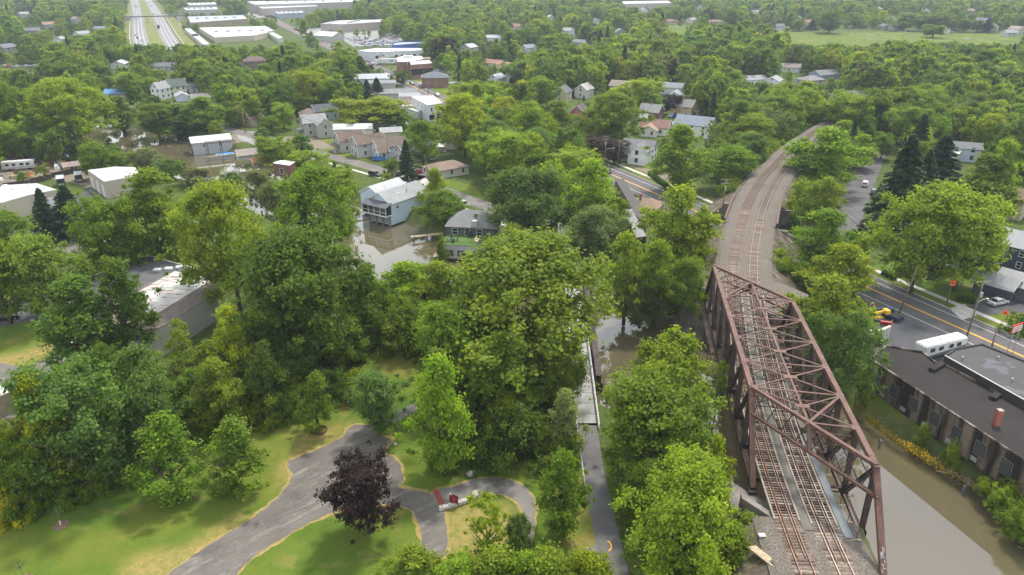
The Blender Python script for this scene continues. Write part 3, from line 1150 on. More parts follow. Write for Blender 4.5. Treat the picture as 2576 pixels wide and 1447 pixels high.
# rust-lettered graffiti on the nearest right end post, bottom
GRAF = pm('pale_graffiti', (.62, .70, .74), .6, .2, 3)
a, b = bp(8, .5, ZT), bp(9.2, .5, ZB)
t_ = (b - a).normalized()
U = t_.cross(Vector((1, 0, 0)))
U = U if U.z > 0 else -U
def mark(u0, v0, u1, v1, w=.03):
    p = a + t_ * (a - b).length * v0 + U * .078 + Vector((u0, 0, 0))
    q = a + t_ * (a - b).length * v1 + U * .078 + Vector((u1, 0, 0))
    return p, q, w
m = MB()
for s in ((-.18, .70, -.18, .75), (-.18, .70, -.05, .715), (-.05, .715, -.18, .725), (0, .69, 0, .745), (0, .745, .12, .74), (.12, .665, .18, .69), (.18, .69, .06, .70), (.02, .655, .02, .685), (-.2, .79, .16, .80), (.1, .76, .2, .78), (-.1, .80, .05, .83), (.05, .83, .2, .82), (-.22, .83, -.1, .86)):
    p, q, w = mark(*s)
    m.bar(p, q, .035, .012, U)
m.build('graffiti', GRAF, br)

# abutments and wing walls of the truss bridge
def wl(k, s, z):
    return BO + bd * (-BP * k) + bn * (s * BW) + Vector((0, 0, z))
def slab(name, pts, z0, z1, mat, label, cat):
    c_ = sum((Vector((p[0], p[1], 0)) for p in pts), Vector()) / len(pts)
    mb = MB().prism([(p[0] - c_.x, p[1] - c_.y) for p in pts], z0, z1)
    m_ = fixn(mb.mesh(name, mat))
    return tag(ob(name, m_, loc=(c_.x, c_.y, 0)), label, cat)
n1_, n2_ = wl(7.35, -.62, 0), wl(9.35, .62, 0)
n3_, n4_ = wl(9.9, .62, 0), wl(7.9, -.62, 0)
slab('bridge_abutment', [wl(6.95, -.70, 0), wl(9.0, .70, 0), wl(9.9, .70, 0), wl(7.7, -.70, 0)], -4, ZB - .75, CONCD, 'stained concrete abutment under the near end of the truss bridge', 'abutment')
slab('bridge_abutment', [wl(-1.5, -.72, 0), wl(.5, .72, 0), wl(1.3, .72, 0), wl(-.75, -.72, 0)], -4, ZB - .75, CONCD, 'dark stone abutment under the far end of the truss bridge', 'abutment')
slab('back_wall', [wl(7.55, -.68, 0), wl(9.7, .68, 0), wl(9.85, .68, 0), wl(7.7, -.68, 0)], ZB - .75, RAILZ - .5, CONCD, 'low concrete back wall behind the near bridge bearings', 'wall')
slab('back_wall', [wl(-1.5, -.7, 0), wl(.62, .7, 0), wl(.5, .7, 0), wl(-1.35, -.7, 0)][::-1], ZB - .75, RAILZ - .5, CONCD, 'low concrete back wall behind the far bridge bearings', 'wall')
slab('wing_wall', [wl(6.9, -.71, 0), wl(7.8, -.71, 0), wl(7.8, -.80, 0), wl(6.9, -.80, 0)], -3, ZB + .1, CONCD, 'graffitied wing wall beside the left bearing of the truss bridge', 'wall')
slab('wing_wall', [wl(-.7, -.73, 0), wl(-1.4, -.73, 0), wl(-3.2, -1.25, 0), wl(-3.0, -1.35, 0), wl(-.6, -.85, 0)], -3.5, 3.6, CONCD, 'dark leaning wing wall below the far left bridge corner', 'wall')
# earth filling behind the abutments (between embankment and skewed wall)
mb = MB()
mb.prism([wl(8.1, -.58, 0), wl(9.55, .56, 0), wl(10.2, .56, 0), wl(10.2, -.58, 0)], -1, RAILZ - .40)
structure(ob('abutment_fill', fixn(mb.mesh('abutment_fill', BALLAST))))
mb = MB()
mb.prism([wl(-1.4, -.72, 0), wl(.6, .72, 0), wl(.6, .95, 0), wl(-1.2, 1.3, 0), wl(-2, .9, 0), wl(-2, -.72, 0)][::-1], -1, RAILZ - .50)
structure(ob('abutment_fill', fixn(mb.mesh('abutment_fill', BALLAST))))

# underpass: the railway crosses the main road
TB = None
up = thing('railway_underpass', 'low stained concrete railway bridge with rusty parapets over the road', 'bridge', (mid_pl[ug].x, mid_pl[ug].y, 0))
offu = -Vector((mid_pl[ug].x, mid_pl[ug].y, 0))
upl = [p + offu for p in mid_pl[UG0 - 4:UG1 + 5]]
sweep(MB(), upl[::3], [(-6.1, -1.5), (-6.1, -.22), (6.1, -.22), (6.1, -1.5)]).build('deck', BALLAST, up)
for o in (-6.25, 6.25):
    sweep(MB(), upl[::3], [(o - .12, -1.7), (o - .12, .55), (o + .12, .55), (o + .12, -1.7)]).build('parapet', DRUST, up)
    sweep(MB(), upl[::3], [(o - .2, .56), (o - .2, .64), (o + .2, .64), (o + .2, .56)]).build('parapet_cap', RUST, up)
for ia in (UG0, UG1):
    p = mid_pl[ia] + offu
    n, tt = side(mid_pl, ia)
    MB().bar(p + n * -9 - Vector((0, 0, RAILZ - 2.4)), p + n * 9 - Vector((0, 0, RAILZ - 2.4)), 1.2, 5.0).build('abutment_wall', CONCD, up)
# ------------------------------------------------------------------ buildings
frame_m = {}
def win_meshes(w, h, frame=TRIM, bars=1):
    k = (round(w, 2), round(h, 2), frame.name, bars)
    if k not in frame_m:
        m = MB()
        e = .09
        m.box(-w / 2 - e, w / 2 + e, -.05, 0, -e, 0).box(-w / 2 - e, w / 2 + e, -.05, 0, h, h + e)
        m.box(-w / 2 - e, -w / 2, -.05, 0, 0, h).box(w / 2, w / 2 + e, -.05, 0, 0, h)
        if bars:
            m.box(-w / 2, w / 2, -.04, 0, h / 2 - .03, h / 2 + .03)
        p = MB().box(-w / 2, w / 2, -.02, 0, 0, h)
        frame_m[k] = (m.mesh('window', frame), p.mesh('pane', GLASS))
    return frame_m[k]

def add_window(parent, face, u, z, w, h, dims, frame=TRIM, bars=1, name='window'):
    """face: 0 -y, 1 +x, 2 +y, 3 -x of a box of half sizes dims centred at its offset"""
    hx, hy, ox, oy = dims
    rot = (0, math.pi / 2, math.pi, -math.pi / 2)[face]
    e = .012
    loc = ((u + ox, -hy + oy - e, z), (hx + ox + e, u + oy, z), (-u + ox, hy + oy + e, z), (-hx + ox - e, -u + oy, z))[face]
    fm, pn = win_meshes(w, h, frame, bars)
    o = ob(name, fm, parent, loc=loc, rz=rot)
    ob('pane', pn, o)
    return o

def faces_cam(loc, rz, face):
    n = Vector((0, -1, 0)) if face == 0 else Vector((1, 0, 0)) if face == 1 else Vector((0, 1, 0)) if face == 2 else Vector((-1, 0, 0))
    n = Matrix.Rotation(rz, 3, 'Z') @ n
    v = Vector((0, 0, 0)) - Vector((loc[0], loc[1], 0))
    return n.dot(v.normalized()) > -.15

def gable_mass(parent, w, d, h, rise, wall, roofm, ox=0., oy=0., along_x=True, over=.45, hip=0., z0=0., trim=True):
    """walls with gable ends and a pitched roof; ridge along x (or y)"""
    hx, hy = w / 2, d / 2
    m = MB()
    if rise <= 0:
        m.box(ox - hx, ox + hx, oy - hy, oy + hy, z0, h)
        wl_ = m.build('wall', wall, parent)
        r = MB().box(ox - hx - .15, ox + hx + .15, oy - hy - .15, oy + hy + .15, h, h + .28)
        rf = r.build('roof', roofm, parent)
        return wl_, rf
    def pt(a, b, z):
        return (ox + a, oy + b, z) if along_x else (ox + b, oy + a, z)
    L, B = (hx, hy) if along_x else (hy, hx)
    if hip:
        m.box(ox - hx, ox + hx, oy - hy, oy + hy, z0, h)
    else:
        c = [pt(-L, -B, z0), pt(L, -B, z0), pt(L, B, z0), pt(-L, B, z0), pt(-L, -B, h), pt(L, -B, h), pt(L, B, h), pt(-L, B, h), pt(-L, 0, h + rise), pt(L, 0, h + rise)]
        n = len(m.v)
        m.v += c
        for f in ((0, 1, 5, 4), (2, 3, 7, 6), (1, 2, 6, 9, 5), (3, 0, 4, 8, 7), (4, 5, 9, 8), (6, 7, 8, 9)):
            m.f.append(tuple(n + i for i in f))
    wl_ = ob('wall', fixn(m.mesh('wall', wall)), parent)
    m = MB()
    k = rise / B
    Lr = L + (over * .7 if not hip else 0)
    th = .16
    if hip:
        Lh = max(.3, L - B * hip)
        E = over
        ez = h - k * E + .06
        top = [pt(-Lh, 0, h + rise), pt(Lh, 0, h + rise)]
        c = [pt(-L - E, -B - E, ez), pt(L + E, -B - E, ez), pt(L + E, B + E, ez), pt(-L - E, B + E, ez)]
        lo = [(x, y, z - th) for x, y, z in c]
        m.v += c + top + lo
        m.f += [(0, 1, 5, 4), (1, 2, 5), (2, 3, 4, 5), (3, 0, 4), (0, 6, 7, 1), (1, 7, 8, 2), (2, 8, 9, 3), (3, 9, 6, 0), (6, 9, 8, 7)]
    else:
        for s_ in (-1, 1):
            a = [pt(-Lr, 0, h + rise + th), pt(Lr, 0, h + rise + th), pt(Lr, s_ * (B + over), h - k * over + th), pt(-Lr, s_ * (B + over), h - k * over + th)]
            b = [(x, y, z - th + .02) for x, y, z in a]
            m.hexa(b + a)
    rf = ob('roof', fixn(m.mesh('roof', roofm)), parent)
    if trim and not hip:
        for e in (-1, 1):
            m = MB()
            for s_ in (-1, 1):
                m.bar(pt(e * (Lr + .02), 0, h + rise + .03), pt(e * (Lr + .02), s_ * (B + over), h - k * over + .03), .06, .24)
            m.build('fascia', TRIM, rf)
    return wl_, rf

def house(px, py, zr, w, d, h, rise, rz, wall, roof, label, cat='house', name='house', group=None, storeys=None, wing=None, porch=None, chimney=None, hip=0., win=True, wallm=None, roofm=None, nwin=None, door=None, frame=TRIM, base=0.):
    """a pitched-roof house; (px, py) is the pixel of the middle of its ridge, zr the ridge height above ground"""
    loc = P(px, py, zr + base)
    rz = R(rz)
    t_ = thing(name, label, cat, (loc.x, loc.y, base), rz, group)
    wm_ = wallm or siding(wall)
    rm_ = roofm or shingle(roof)
    gable_mass(t_, w, d, h, rise, wm_, rm_, hip=hip)
    st = storeys or (2 if h > 4.4 else 1)
    if win:
        for f in range(4):
            if not faces_cam(loc, rz, f):
                continue
            span = w if f in (0, 2) else d
            nw = nwin if nwin is not None else max(1, int(span / 3.2))
            for s_ in range(st):
                for i in range(nw):
                    u = (i + .5) / nw * span - span / 2
                    add_window(t_, f, u, s_ * 2.75 + 1.0, .95, 1.35, (w / 2, d / 2, 0, 0), frame)
            if f in (1, 3) and rise > 1.8 and not hip:
                add_window(t_, f, 0, h + rise * .18, .8, 1.0, (w / 2, d / 2, 0, 0), frame)
    if door:
        f, u = door
        add_window(t_, f, u, .15, .95, 2.05, (w / 2, d / 2, 0, 0), frame, 0, 'door')
    if wing:
        ww, wd, wh, wr, ox, oy, ax = wing
        gable_mass(t_, ww, wd, wh, wr, wm_, rm_, ox, oy, ax)
        if win:
            for f in range(4):
                if faces_cam(loc, rz, f):
                    for s_ in range(2 if wh > 4.4 else 1):
                        add_window(t_, f, 0, s_ * 2.75 + 1.0, .95, 1.35, (ww / 2, wd / 2, ox, oy), frame)
    if porch:
        f, span, dep = porch
        hx, hy = w / 2, d / 2
        m = MB()
        sg = {0: (0, -1), 1: (1, 0), 2: (0, 1), 3: (-1, 0)}[f]
        def q(u, v_, z):
            if f in (0, 2):
                return (u, sg[1] * (hy + v_), z)
            return (sg[0] * (hx + v_), u, z)
        m.hexa([q(-span / 2, 0, 2.9), q(span / 2, 0, 2.9), q(span / 2, dep, 2.5), q(-span / 2, dep, 2.5), q(-span / 2, 0, 3.05), q(span / 2, 0, 3.05), q(span / 2, dep, 2.65), q(-span / 2, dep, 2.65)])
        pr = ob('porch_roof', fixn(m.mesh('porch_roof', rm_)), t_)
        m = MB()
        m.hexa([q(-span / 2, 0, .0), q(span / 2, 0, .0), q(span / 2, dep, .0), q(-span / 2, dep, .0), q(-span / 2, 0, .45), q(span / 2, 0, .45), q(span / 2, dep, .45), q(-span / 2, dep, .45)])
        ob('porch_floor', fixn(m.mesh('porch_floor', WOODG)), t_)
        for i in range(3):
            u = -span / 2 + .15 + (span - .3) * i / 2
            p_ = q(u, dep - .15, 0)
            MB().cbox(p_[0], p_[1], .45, .14, .14, 2.1).build('porch_post', TRIM, t_)
    if chimney:
        cx_, cy_ = chimney
        MB().cbox(cx_, cy_, h + .2, .6, .6, rise + 1.0).build('chimney', brick_mat((.28, .09, .06)), t_)
    return t_

def block(name, label, cat, pix, zt, mat_w, mat_r, z0=0., rim=.25, group=None):
    """flat-roofed building; pix = pixels of its roof corners at height zt, in order"""
    c = [P(x, y, zt) for x, y in pix]
    o = sum(c, Vector()) / len(c)
    t_ = thing(name, label, cat, (o.x, o.y, 0), 0, group)
    pts = [(p.x - o.x, p.y - o.y) for p in c]
    ob('wall', fixn(MB().prism(pts, z0, zt - .15).mesh('wall', mat_w)), t_)
    ob('roof', fixn(MB().prism(pts, zt - .15, zt).mesh('roof', mat_r)), t_)
    if rim:
        m = MB()
        for a, b in zip(pts, pts[1:] + pts[:1]):
            m.bar((a[0], a[1], zt + rim / 2), (b[0], b[1], zt + rim / 2), .3, rim)
        m.build('parapet', mat_w, t_)
    t_['pts'] = 0
    del t_['pts']
    return t_, pts

def wall_windows(t_, a, b, n, z, w, h, frame=TRIM, bars=1, name='window', pane=None):
    """n windows along a wall from a to b (local x, y; outside on the right hand going a to b)"""
    a, b = Vector((*a, 0)), Vector((*b, 0))
    t = (b - a).normalized()
    out = Vector((t.y, -t.x, 0))
    fm, pn = win_meshes(w, h, frame, bars)
    for i in range(n):
        p = a.lerp(b, (i + .5) / n) + out * .02
        o = ob(name, fm, t_, loc=(p.x, p.y, z), rz=math.atan2(t.y, t.x))
        ob('pane', pn, o)

GREYR, BROWNR, DARKR, BLUER, TANR = (.19, .185, .18), (.20, .135, .098), (.085, .085, .09), (.20, .235, .29), (.27, .18, .13)
PALEGR = (.34, .345, .34)
# street direction in degrees: houses along the waterside street and main road
SD = 138
HOUSES = [
    # waterside street, left to right
    dict(a=(786, 288, 8.2, 9.5, 7.5, 5.6, 2.6, SD - 90 - 20), wall=(.36, .35, .32), roof=(.30, .30, .285), label='large pale grey two-storey house with cross gables and small porches', wing=(6, 9, 5.6, 2.4, 2.5, -5, False), porch=(3, 4.5, 2.2), nwin=2),
    dict(a=(878, 330, 7.2, 10.5, 6.4, 4.6, 2.6, SD - 90 - 14), wall=(.42, .41, .38), roof=BROWNR, label='brown roofed house with a posted front porch, leftmost of the brown roofed row', porch=(3, 6, 2.2), nwin=2),
    dict(a=(925, 338, 7.6, 11.5, 6.8, 5.0, 2.6, SD - 90 - 14), wall=(.46, .455, .43), roof=BROWNR, label='plain light grey gabled house with brown roof, middle of the brown roofed row', nwin=2, chimney=(3, .3), door=(3, 1)),
    dict(a=(985, 346, 6.6, 14.5, 7.2, 4.2, 2.4, SD - 90 - 14), wall=(.50, .57, .66), roof=BROWNR, label='pale blue house with brown roof, rightmost of the brown roofed row', wing=(4, 4, 3.0, 1.5, -6, -3.6, True), nwin=3),
    dict(a=(1045, 362, 5.8, 13, 7.5, 3.6, 2.3, SD - 90 - 14), wall=(.44, .43, .38), roof=(.17, .165, .15), label='beige house under a mottled grey roof beside the tall spruce', nwin=3, chimney=None),
    dict(a=(1120, 405, 4.6, 13, 8.5, 2.9, 1.7, SD - 90 - 14), wall=(.55, .52, .47), roof=TANR, label='low tan roofed ranch house with white garage door by the red car', hip=.8, nwin=3),
    dict(a=(815, 262, 6.6, 11, 8.5, 4.2, 2.4, SD - 90 - 20), wall=(.30, .34, .38), roof=(.10, .11, .13), label='slate blue gabled house with a dark roof and front dormer', porch=(3, 6.5, 2.2), wing=(4, 4, 4.8, 1.4, -3, 0, True)),
    dict(a=(775, 272, 5.6, 8, 8, 3.4, 2.2, 20), wall=(.40, .38, .33), roof=(.21, .15, .115), label='hipped brown roofed house behind the large pale grey house', hip=.9),
    dict(a=(884, 312, 4.6, 17, 7.0, 3.2, 1.4, 5), wall=(.55, .55, .52), roof=(.50, .50, .48), label='long low building with a bright white roof behind the brown roofed row', win=False, roofm=metal_roof((.52, .52, .50))),
    dict(a=(982, 320, 4.0, 8.5, 6, 2.6, 1.3, 15), wall=(.50, .45, .36), roof=PALEGR, label='small cream garage with a light grey roof behind the beige house', win=False, cat='garage', name='garage'),
    dict(a=(1135, 352, 3.4, 3.2, 4.2, 2.2, 1.1, 100), wall=(.62, .62, .60), roof=(.42, .41, .39), label='tiny white garden shed on the lawn near the beige house', cat='shed', name='garden_shed', win=False),
    dict(a=(633, 282, 5.6, 7, 6.5, 3.4, 2.2, 55), wall=(.40, .33, .24), roof=(.26, .15, .11), label='small house with a reddish brown roof beside the street corner lawn', nwin=1),
    # left background
    dict(a=(290, 224, 5.0, 10, 7.5, 3.2, 1.8, 12), wall=(.40, .36, .28), roof=(.10, .26, .50), label='low house with a bright blue roof across the river', roofm=metal_roof((.10, .26, .50)), nwin=2, chimney=(4, -2)),
    dict(a=(400, 206, 8.6, 7.5, 6, 5.6, 3.0, 70), wall=(.72, .73, .72), roof=(.30, .30, .31), label='tall white gabled house left of the cream house', nwin=2, chimney=(0, 0)),
    dict(a=(440, 199, 8.8, 9, 6.5, 5.6, 3.2, 32), wall=(.62, .62, .45), roof=(.13, .17, .13), label='tall cream house with a dark green roof', nwin=3),
    dict(a=(482, 208, 6.0, 7, 6, 4.0, 2.0, 62), wall=(.60, .61, .62), roof=GREYR, label='small pale house just right of the cream house'),
    dict(a=(502, 236, 4.4, 9, 6, 2.8, 1.6, 30), wall=(.55, .56, .55), roof=(.25, .24, .22), label='low white gabled garage below the cream house', win=False, cat='garage', name='garage'),
    dict(a=(455, 232, 4.2, 8, 6, 2.7, 1.5, 118), wall=(.55, .60, .68), roof=(.33, .36, .40), label='low pale blue garage below the tall white house', win=False, cat='garage', name='garage'),
    dict(a=(413, 158, 5.0, 18, 10, 3.2, 1.8, 8), wall=(.45, .46, .48), roof=(.15, .155, .18), label='long low house with a dark grey roof among the trees left of centre', nwin=4),
    dict(a=(640, 142, 8.0, 15, 11, 5.6, 2.4, 15), wall=(.26, .20, .16), roof=(.19, .12, .10), label='large brown house with a brown hipped roof among dark trees', hip=.8, nwin=4),
    dict(a=(205, 78, 5.5, 14, 9, 3.2, 2.2, 70), wall=(.70, .70, .70), roof=(.30, .30, .31), label='white house in the trees far left below the highway bend', nwin=2),
    dict(a=(300, 152, 5, 13, 9, 3.2, 1.9, 100), wall=(.74, .74, .72), roof=(.45, .45, .44), label='white gabled house half hidden in trees, far left middle', nwin=1),
    dict(a=(250, 66, 5, 13, 9, 3.2, 1.8, 20), wall=(.5, .5, .5), roof=(.26, .26, .27), label='grey roofed house in distant trees left of the highway bridge', nwin=2),
    # centre background along the main road
    dict(a=(935, 186, 6.2, 20, 11, 4.2, 2.0, 8), wall=(.47, .52, .55), roof=(.32, .34, .36), label='long pale grey roofed hall beside the main road', roofm=metal_roof((.32, .34, .36)), nwin=0),
    dict(a=(960, 202, 4.2, 15, 8, 3.0, 1.2, 8), wall=(.40, .41, .41), roof=(.26, .27, .27), label='low grey roofed annex in front of the long grey hall', nwin=0),
    dict(a=(985, 224, 5.0, 26, 10, 3.4, 1.6, 8), wall=(.40, .40, .38), roof=(.23, .23, .23), label='long dark grey roofed workshop left of the main road', nwin=0),
    dict(a=(1030, 234, 5.4, 10, 8, 3.8, 1.6, 8), wall=(.55, .56, .56), roof=(.34, .35, .36), label='pale gabled shop with a grey roof beside the dark workshop', nwin=2),
    dict(a=(1050, 243, 6.0, 17, 9, 3.6, 2.4, 8), wall=(.30, .25, .2), roof=(.20, .155, .125), label='house with a broad brown roof beside the white storefront', nwin=2, chimney=(5, 0)),
    dict(a=(1015, 252, 5.2, 12, 9, 3.2, 2.0, 14), wall=(.35, .29, .22), roof=(.26, .20, .15), label='tan roofed cottage in front of the broad brown roof', nwin=1),
    dict(a=(972, 132, 7.0, 9, 8, 4.2, 2.8, 70), wall=(.62, .58, .44), roof=(.20, .20, .215), label='cream gabled house left of the brick school', nwin=1),
    dict(a=(1020, 122, 5.4, 26, 12, 4.2, 1.3, 2), wall=(.40, .42, .46), roof=(.30, .315, .33), label='grey gabled warehouse below the blue walled building', nwin=0),
    # centre right
    dict(a=(1610, 352, 7.4, 11, 7.5, 4.9, 2.5, 152), wall=(.74, .75, .76), roof=(.21, .21, .22), label='white farmhouse with black shutters behind the mown lawn', wing=(6.5, 8.5, 4.9, 2.3, -1.5, 3, False), porch=(1, 5, 2.2), nwin=2, frame=BLACKM),
    dict(a=(1650, 300, 5.8, 12, 9, 3.2, 2.5, 160), wall=(.72, .70, .66), roof=(.27, .13, .095), label='white cottage with a reddish brown roof beyond the white farmhouse', chimney=(3, 0), nwin=2),
    dict(a=(1635, 312, 4.6, 8, 7, 2.8, 1.8, 70), wall=(.72, .72, .70), roof=(.36, .22, .13), label='small white annex with an orange brown roof', nwin=2),
    dict(a=(1752, 292, 7.8, 15, 10, 5.0, 2.8, 148), wall=(.72, .72, .70), roof=BLUER, label='large white house with a blue grey roof near the rail curve', nwin=3),
    dict(a=(1640, 262, 7.2, 9, 8, 4.4, 2.8, 150), wall=(.16, .085, .095), roof=(.25, .26, .24), label='dark maroon house with a grey roof', nwin=1, chimney=(0, 0)),
    dict(a=(1722, 250, 7.6, 10, 8.5, 5.0, 2.6, 150), wall=(.42, .34, .19), roof=(.22, .21, .19), label='mustard tan house with a small front porch', porch=(3, 4.5, 2), nwin=2, chimney=(4, 0)),
    dict(a=(1690, 208, 5.8, 13, 9, 3.8, 2.0, 155), wall=(.68, .70, .72), roof=(.24, .255, .29), label='white house with a slate roof above the mustard tan house', nwin=2),
    dict(a=(1700, 228, 7.2, 8, 7, 4.6, 2.6, 70), wall=(.70, .72, .74), roof=(.30, .32, .34), label='white gabled cottage just behind the mustard tan house', nwin=1),
    dict(a=(1613, 286, 3.8, 7, 6, 2.7, 1.1, 155), wall=(.10, .30, .32), roof=(.32, .33, .34), label='small teal cottage beside the maroon house', nwin=1),
    dict(a=(1458, 262, 8.6, 8, 7, 5.6, 3.0, 70), wall=(.30, .07, .075), roof=(.13, .10, .10), label='red gabled house half hidden behind the big dark tree', nwin=1),
    dict(a=(1415, 216, 8.0, 8, 7.5, 5.4, 2.6, 65), wall=(.46, .43, .27), roof=(.14, .145, .16), label='pale yellow house with a dark roof and a car beside it', nwin=1),
    dict(a=(1470, 210, 7.2, 9, 7, 4.6, 2.6, 60), wall=(.52, .52, .48), roof=(.40, .36, .32), label='grey gabled house right of the pale yellow house', nwin=1),
    dict(a=(1568, 203, 6.0, 13, 9, 3.6, 2.4, 155), wall=(.42, .38, .32), roof=(.30, .245, .20), label='house with a light brown roof left of the bright round tree', nwin=2),
    dict(a=(1242, 150, 5.0, 12, 8, 3.0, 2.0, 150), wall=(.60, .54, .36), roof=(.36, .17, .105), label='low cream house with an orange tiled roof', nwin=2),
    dict(a=(1270, 156, 4.4, 9, 7, 3.0, 1.4, 150), wall=(.60, .54, .38), roof=(.40, .20, .12), label='cream annex with an orange roof right of the low cream house', nwin=1),
    dict(a=(1250, 186, 5.4, 9, 7, 3.4, 2.0, 60), wall=(.60, .68, .74), roof=(.42, .46, .50), label='pale blue cottage below the low cream house', nwin=1),
    dict(a=(1293, 180, 6.0, 9, 7, 4.0, 2.0, 60), wall=(.68, .71, .74), roof=(.42, .45, .48), label='white cottage right of the pale blue cottage', nwin=1),
    dict(a=(1330, 112, 5.6, 11, 8, 3.4, 2.2, 40), wall=(.74, .75, .76), roof=(.26, .28, .31), label='white gabled house with a slate roof deep in the trees, centre', nwin=1),
    dict(a=(1462, 100, 5.0, 12, 8, 3.2, 1.8, 150), wall=(.38, .40, .43), roof=(.22, .225, .24), label='small dark grey house in a clearing among trees', nwin=2),
    dict(a=(1240, 150 - 62, 5.4, 14, 9, 3.4, 2.0, 20), wall=(.62, .66, .70), roof=(.36, .40, .44), label='pale distant house above the low cream house', nwin=1),
    dict(a=(1690, 48, 5.2, 17, 10, 3.2, 2.0, 5), wall=(.50, .37, .25), roof=(.30, .15, .09), label='brick ranch house with an orange roof beyond the small lawn', nwin=3, hip=.9),
    dict(a=(1800, 50, 5.2, 17, 10, 3.2, 2.0, 5), wall=(.46, .34, .26), roof=(.27, .17, .12), label='brick ranch house right of the orange roofed one', nwin=3),
    dict(a=(1740, 45, 5.6, 14, 9, 3.4, 2.2, 50), wall=(.70, .67, .60), roof=(.30, .285, .28), label='cream distant house between two brick ranch houses', nwin=2),
    # right background
    dict(a=(2146, 228, 5.6, 18, 12, 3.2, 2.4, 10), wall=(.28, .28, .31), roof=(.15, .145, .17), label='wide dark grey hipped roof house among the right hand trees', hip=.8, nwin=3),
    dict(a=(2075, 176, 5.2, 15, 10, 3.0, 2.2, 25), wall=(.30, .38, .50), roof=(.20, .20, .21), label='blue walled house with a grey roof right of the rail curve', nwin=2),
    dict(a=(2040, 190, 5.0, 13, 10, 3.0, 2.0, 25), wall=(.50, .46, .38), roof=(.23, .225, .23), label='grey roofed house just below the blue walled house', nwin=2, hip=.8),
    dict(a=(1990, 160, 5.2, 13, 9, 3.2, 2.0, 150), wall=(.62, .66, .70), roof=(.30, .23, .19), label='white house with a light brown roof left of the bright round tree, right side', nwin=1),
    dict(a=(1948, 192, 5.4, 11, 8, 3.4, 2.0, 60), wall=(.66, .67, .68), roof=(.33, .33, .35), label='white gabled house at the edge of the trees by the rail curve', nwin=1),
    dict(a=(1895, 190, 5.0, 14, 9, 3.2, 1.8, 20), wall=(.62, .64, .66), roof=(.30, .30, .31), label='long grey roofed house above the rail curve', nwin=2),
    dict(a=(2428, 358, 6.4, 10.5, 6.5, 4.8, 1.6, 158), wall=(.46, .55, .63), roof=(.20, .205, .21), label='pale blue house with a grey roof behind the conifers', nwin=2, frame=BLACKM),
    dict(a=(2535, 470, 8.0, 11, 8, 5.4, 2.6, 135), wall=(.42, .36, .28), roof=(.28, .15, .10), label='tan two-storey house with a white railed balcony at the right edge', nwin=3, porch=(0, 4, 2)),
    dict(a=(2552, 578, 8.4, 12, 8, 5.8, 2.6, 128), wall=(.045, .055, .085), roof=(.36, .36, .37), label='dark navy two-storey house with white window frames at the right edge', wing=(7, 7, 5.8, 2.4, -2.5, -4.5, False), nwin=3),
    dict(a=(2518, 690, 4.6, 7.5, 5.5, 2.8, 1.7, 128), wall=(.045, .06, .075), roof=(.33, .33, .335), label='dark garage with a grey gabled roof below the navy house', win=False, cat='garage', name='garage'),
    dict(a=(2590, 690, 5.0, 10, 7, 3.0, 1.9, 128), wall=(.10, .11, .13), roof=(.35, .35, .355), label='grey roofed outbuilding cut by the right picture edge', win=False, cat='garage', name='garage'),
]
far_rows = [(2010, 40), (2030, 50), (2085, 32), (2092, 28), (2110, 45), (2230, 60), (2245, 42), (2256, 62), (2272, 55), (2290, 36), (2380, 68), (2460, 50), (2475, 45), (2500, 60), (2540, 75), (2560, 66), (2330, 22), (2210, 18), (1560, 72), (1500, 46), (1430, 70), (1385, 38), (1620, 20), (1580, 12), (1900, 25), (1960, 60), (2440, 22), (1760, 14), (1300, 60), (1180, 110), (120, 55), (190, 42), (150, 92), (60, 30), (80, 70), (330, 40), (20, 110)]
wc = [(.72, .72, .72), (.60, .62, .65), (.45, .44, .40), (.66, .60, .48), (.50, .56, .62), (.34, .28, .22), (.30, .30, .32)]
rc = [(.30, .30, .31), (.22, .22, .23), (.33, .24, .18), (.36, .18, .12), (.42, .42, .42), (.18, .19, .22)]
wn_ = ['white', 'pale grey', 'beige', 'cream', 'pale blue', 'brown', 'dark grey']
rn_ = ['light grey', 'dark grey', 'tan', 'orange brown', 'silver grey', 'slate']
seen = {}
for i, (x, y) in enumerate(far_rows):
    a_, b_ = rng.randrange(7), rng.randrange(6)
    two = rng.random() < .45
    where = 'beyond the playing field' if x > 1960 and y < 80 else 'in the trees at the top centre' if x > 1100 else 'in the trees at the far left'
    lab = 'distant %s %s house with %s roof %s' % ('two-storey' if two else 'low', wn_[a_], rn_[b_], where)
    seen[lab] = seen.get(lab, 0) + 1
    if seen[lab] > 1:
        lab += ', further right' if seen[lab] == 2 else ', furthest right'
    hh = 5.4 if two else 3.2
    HOUSES.append(dict(a=(x, y, hh + 2.4, rng.uniform(9, 14), rng.uniform(8, 10), hh, 2.4, rng.choice((10, 60, 100, 150)) + rng.uniform(-10, 10)), wall=wc[a_], roof=rc[b_], label=lab, nwin=2, group='houses far behind the trees'))
BUILT = []
for h_ in HOUSES:
    a_ = h_.pop('a')
    BUILT.append((a_[0], a_[1], house(*a_, **h_)))

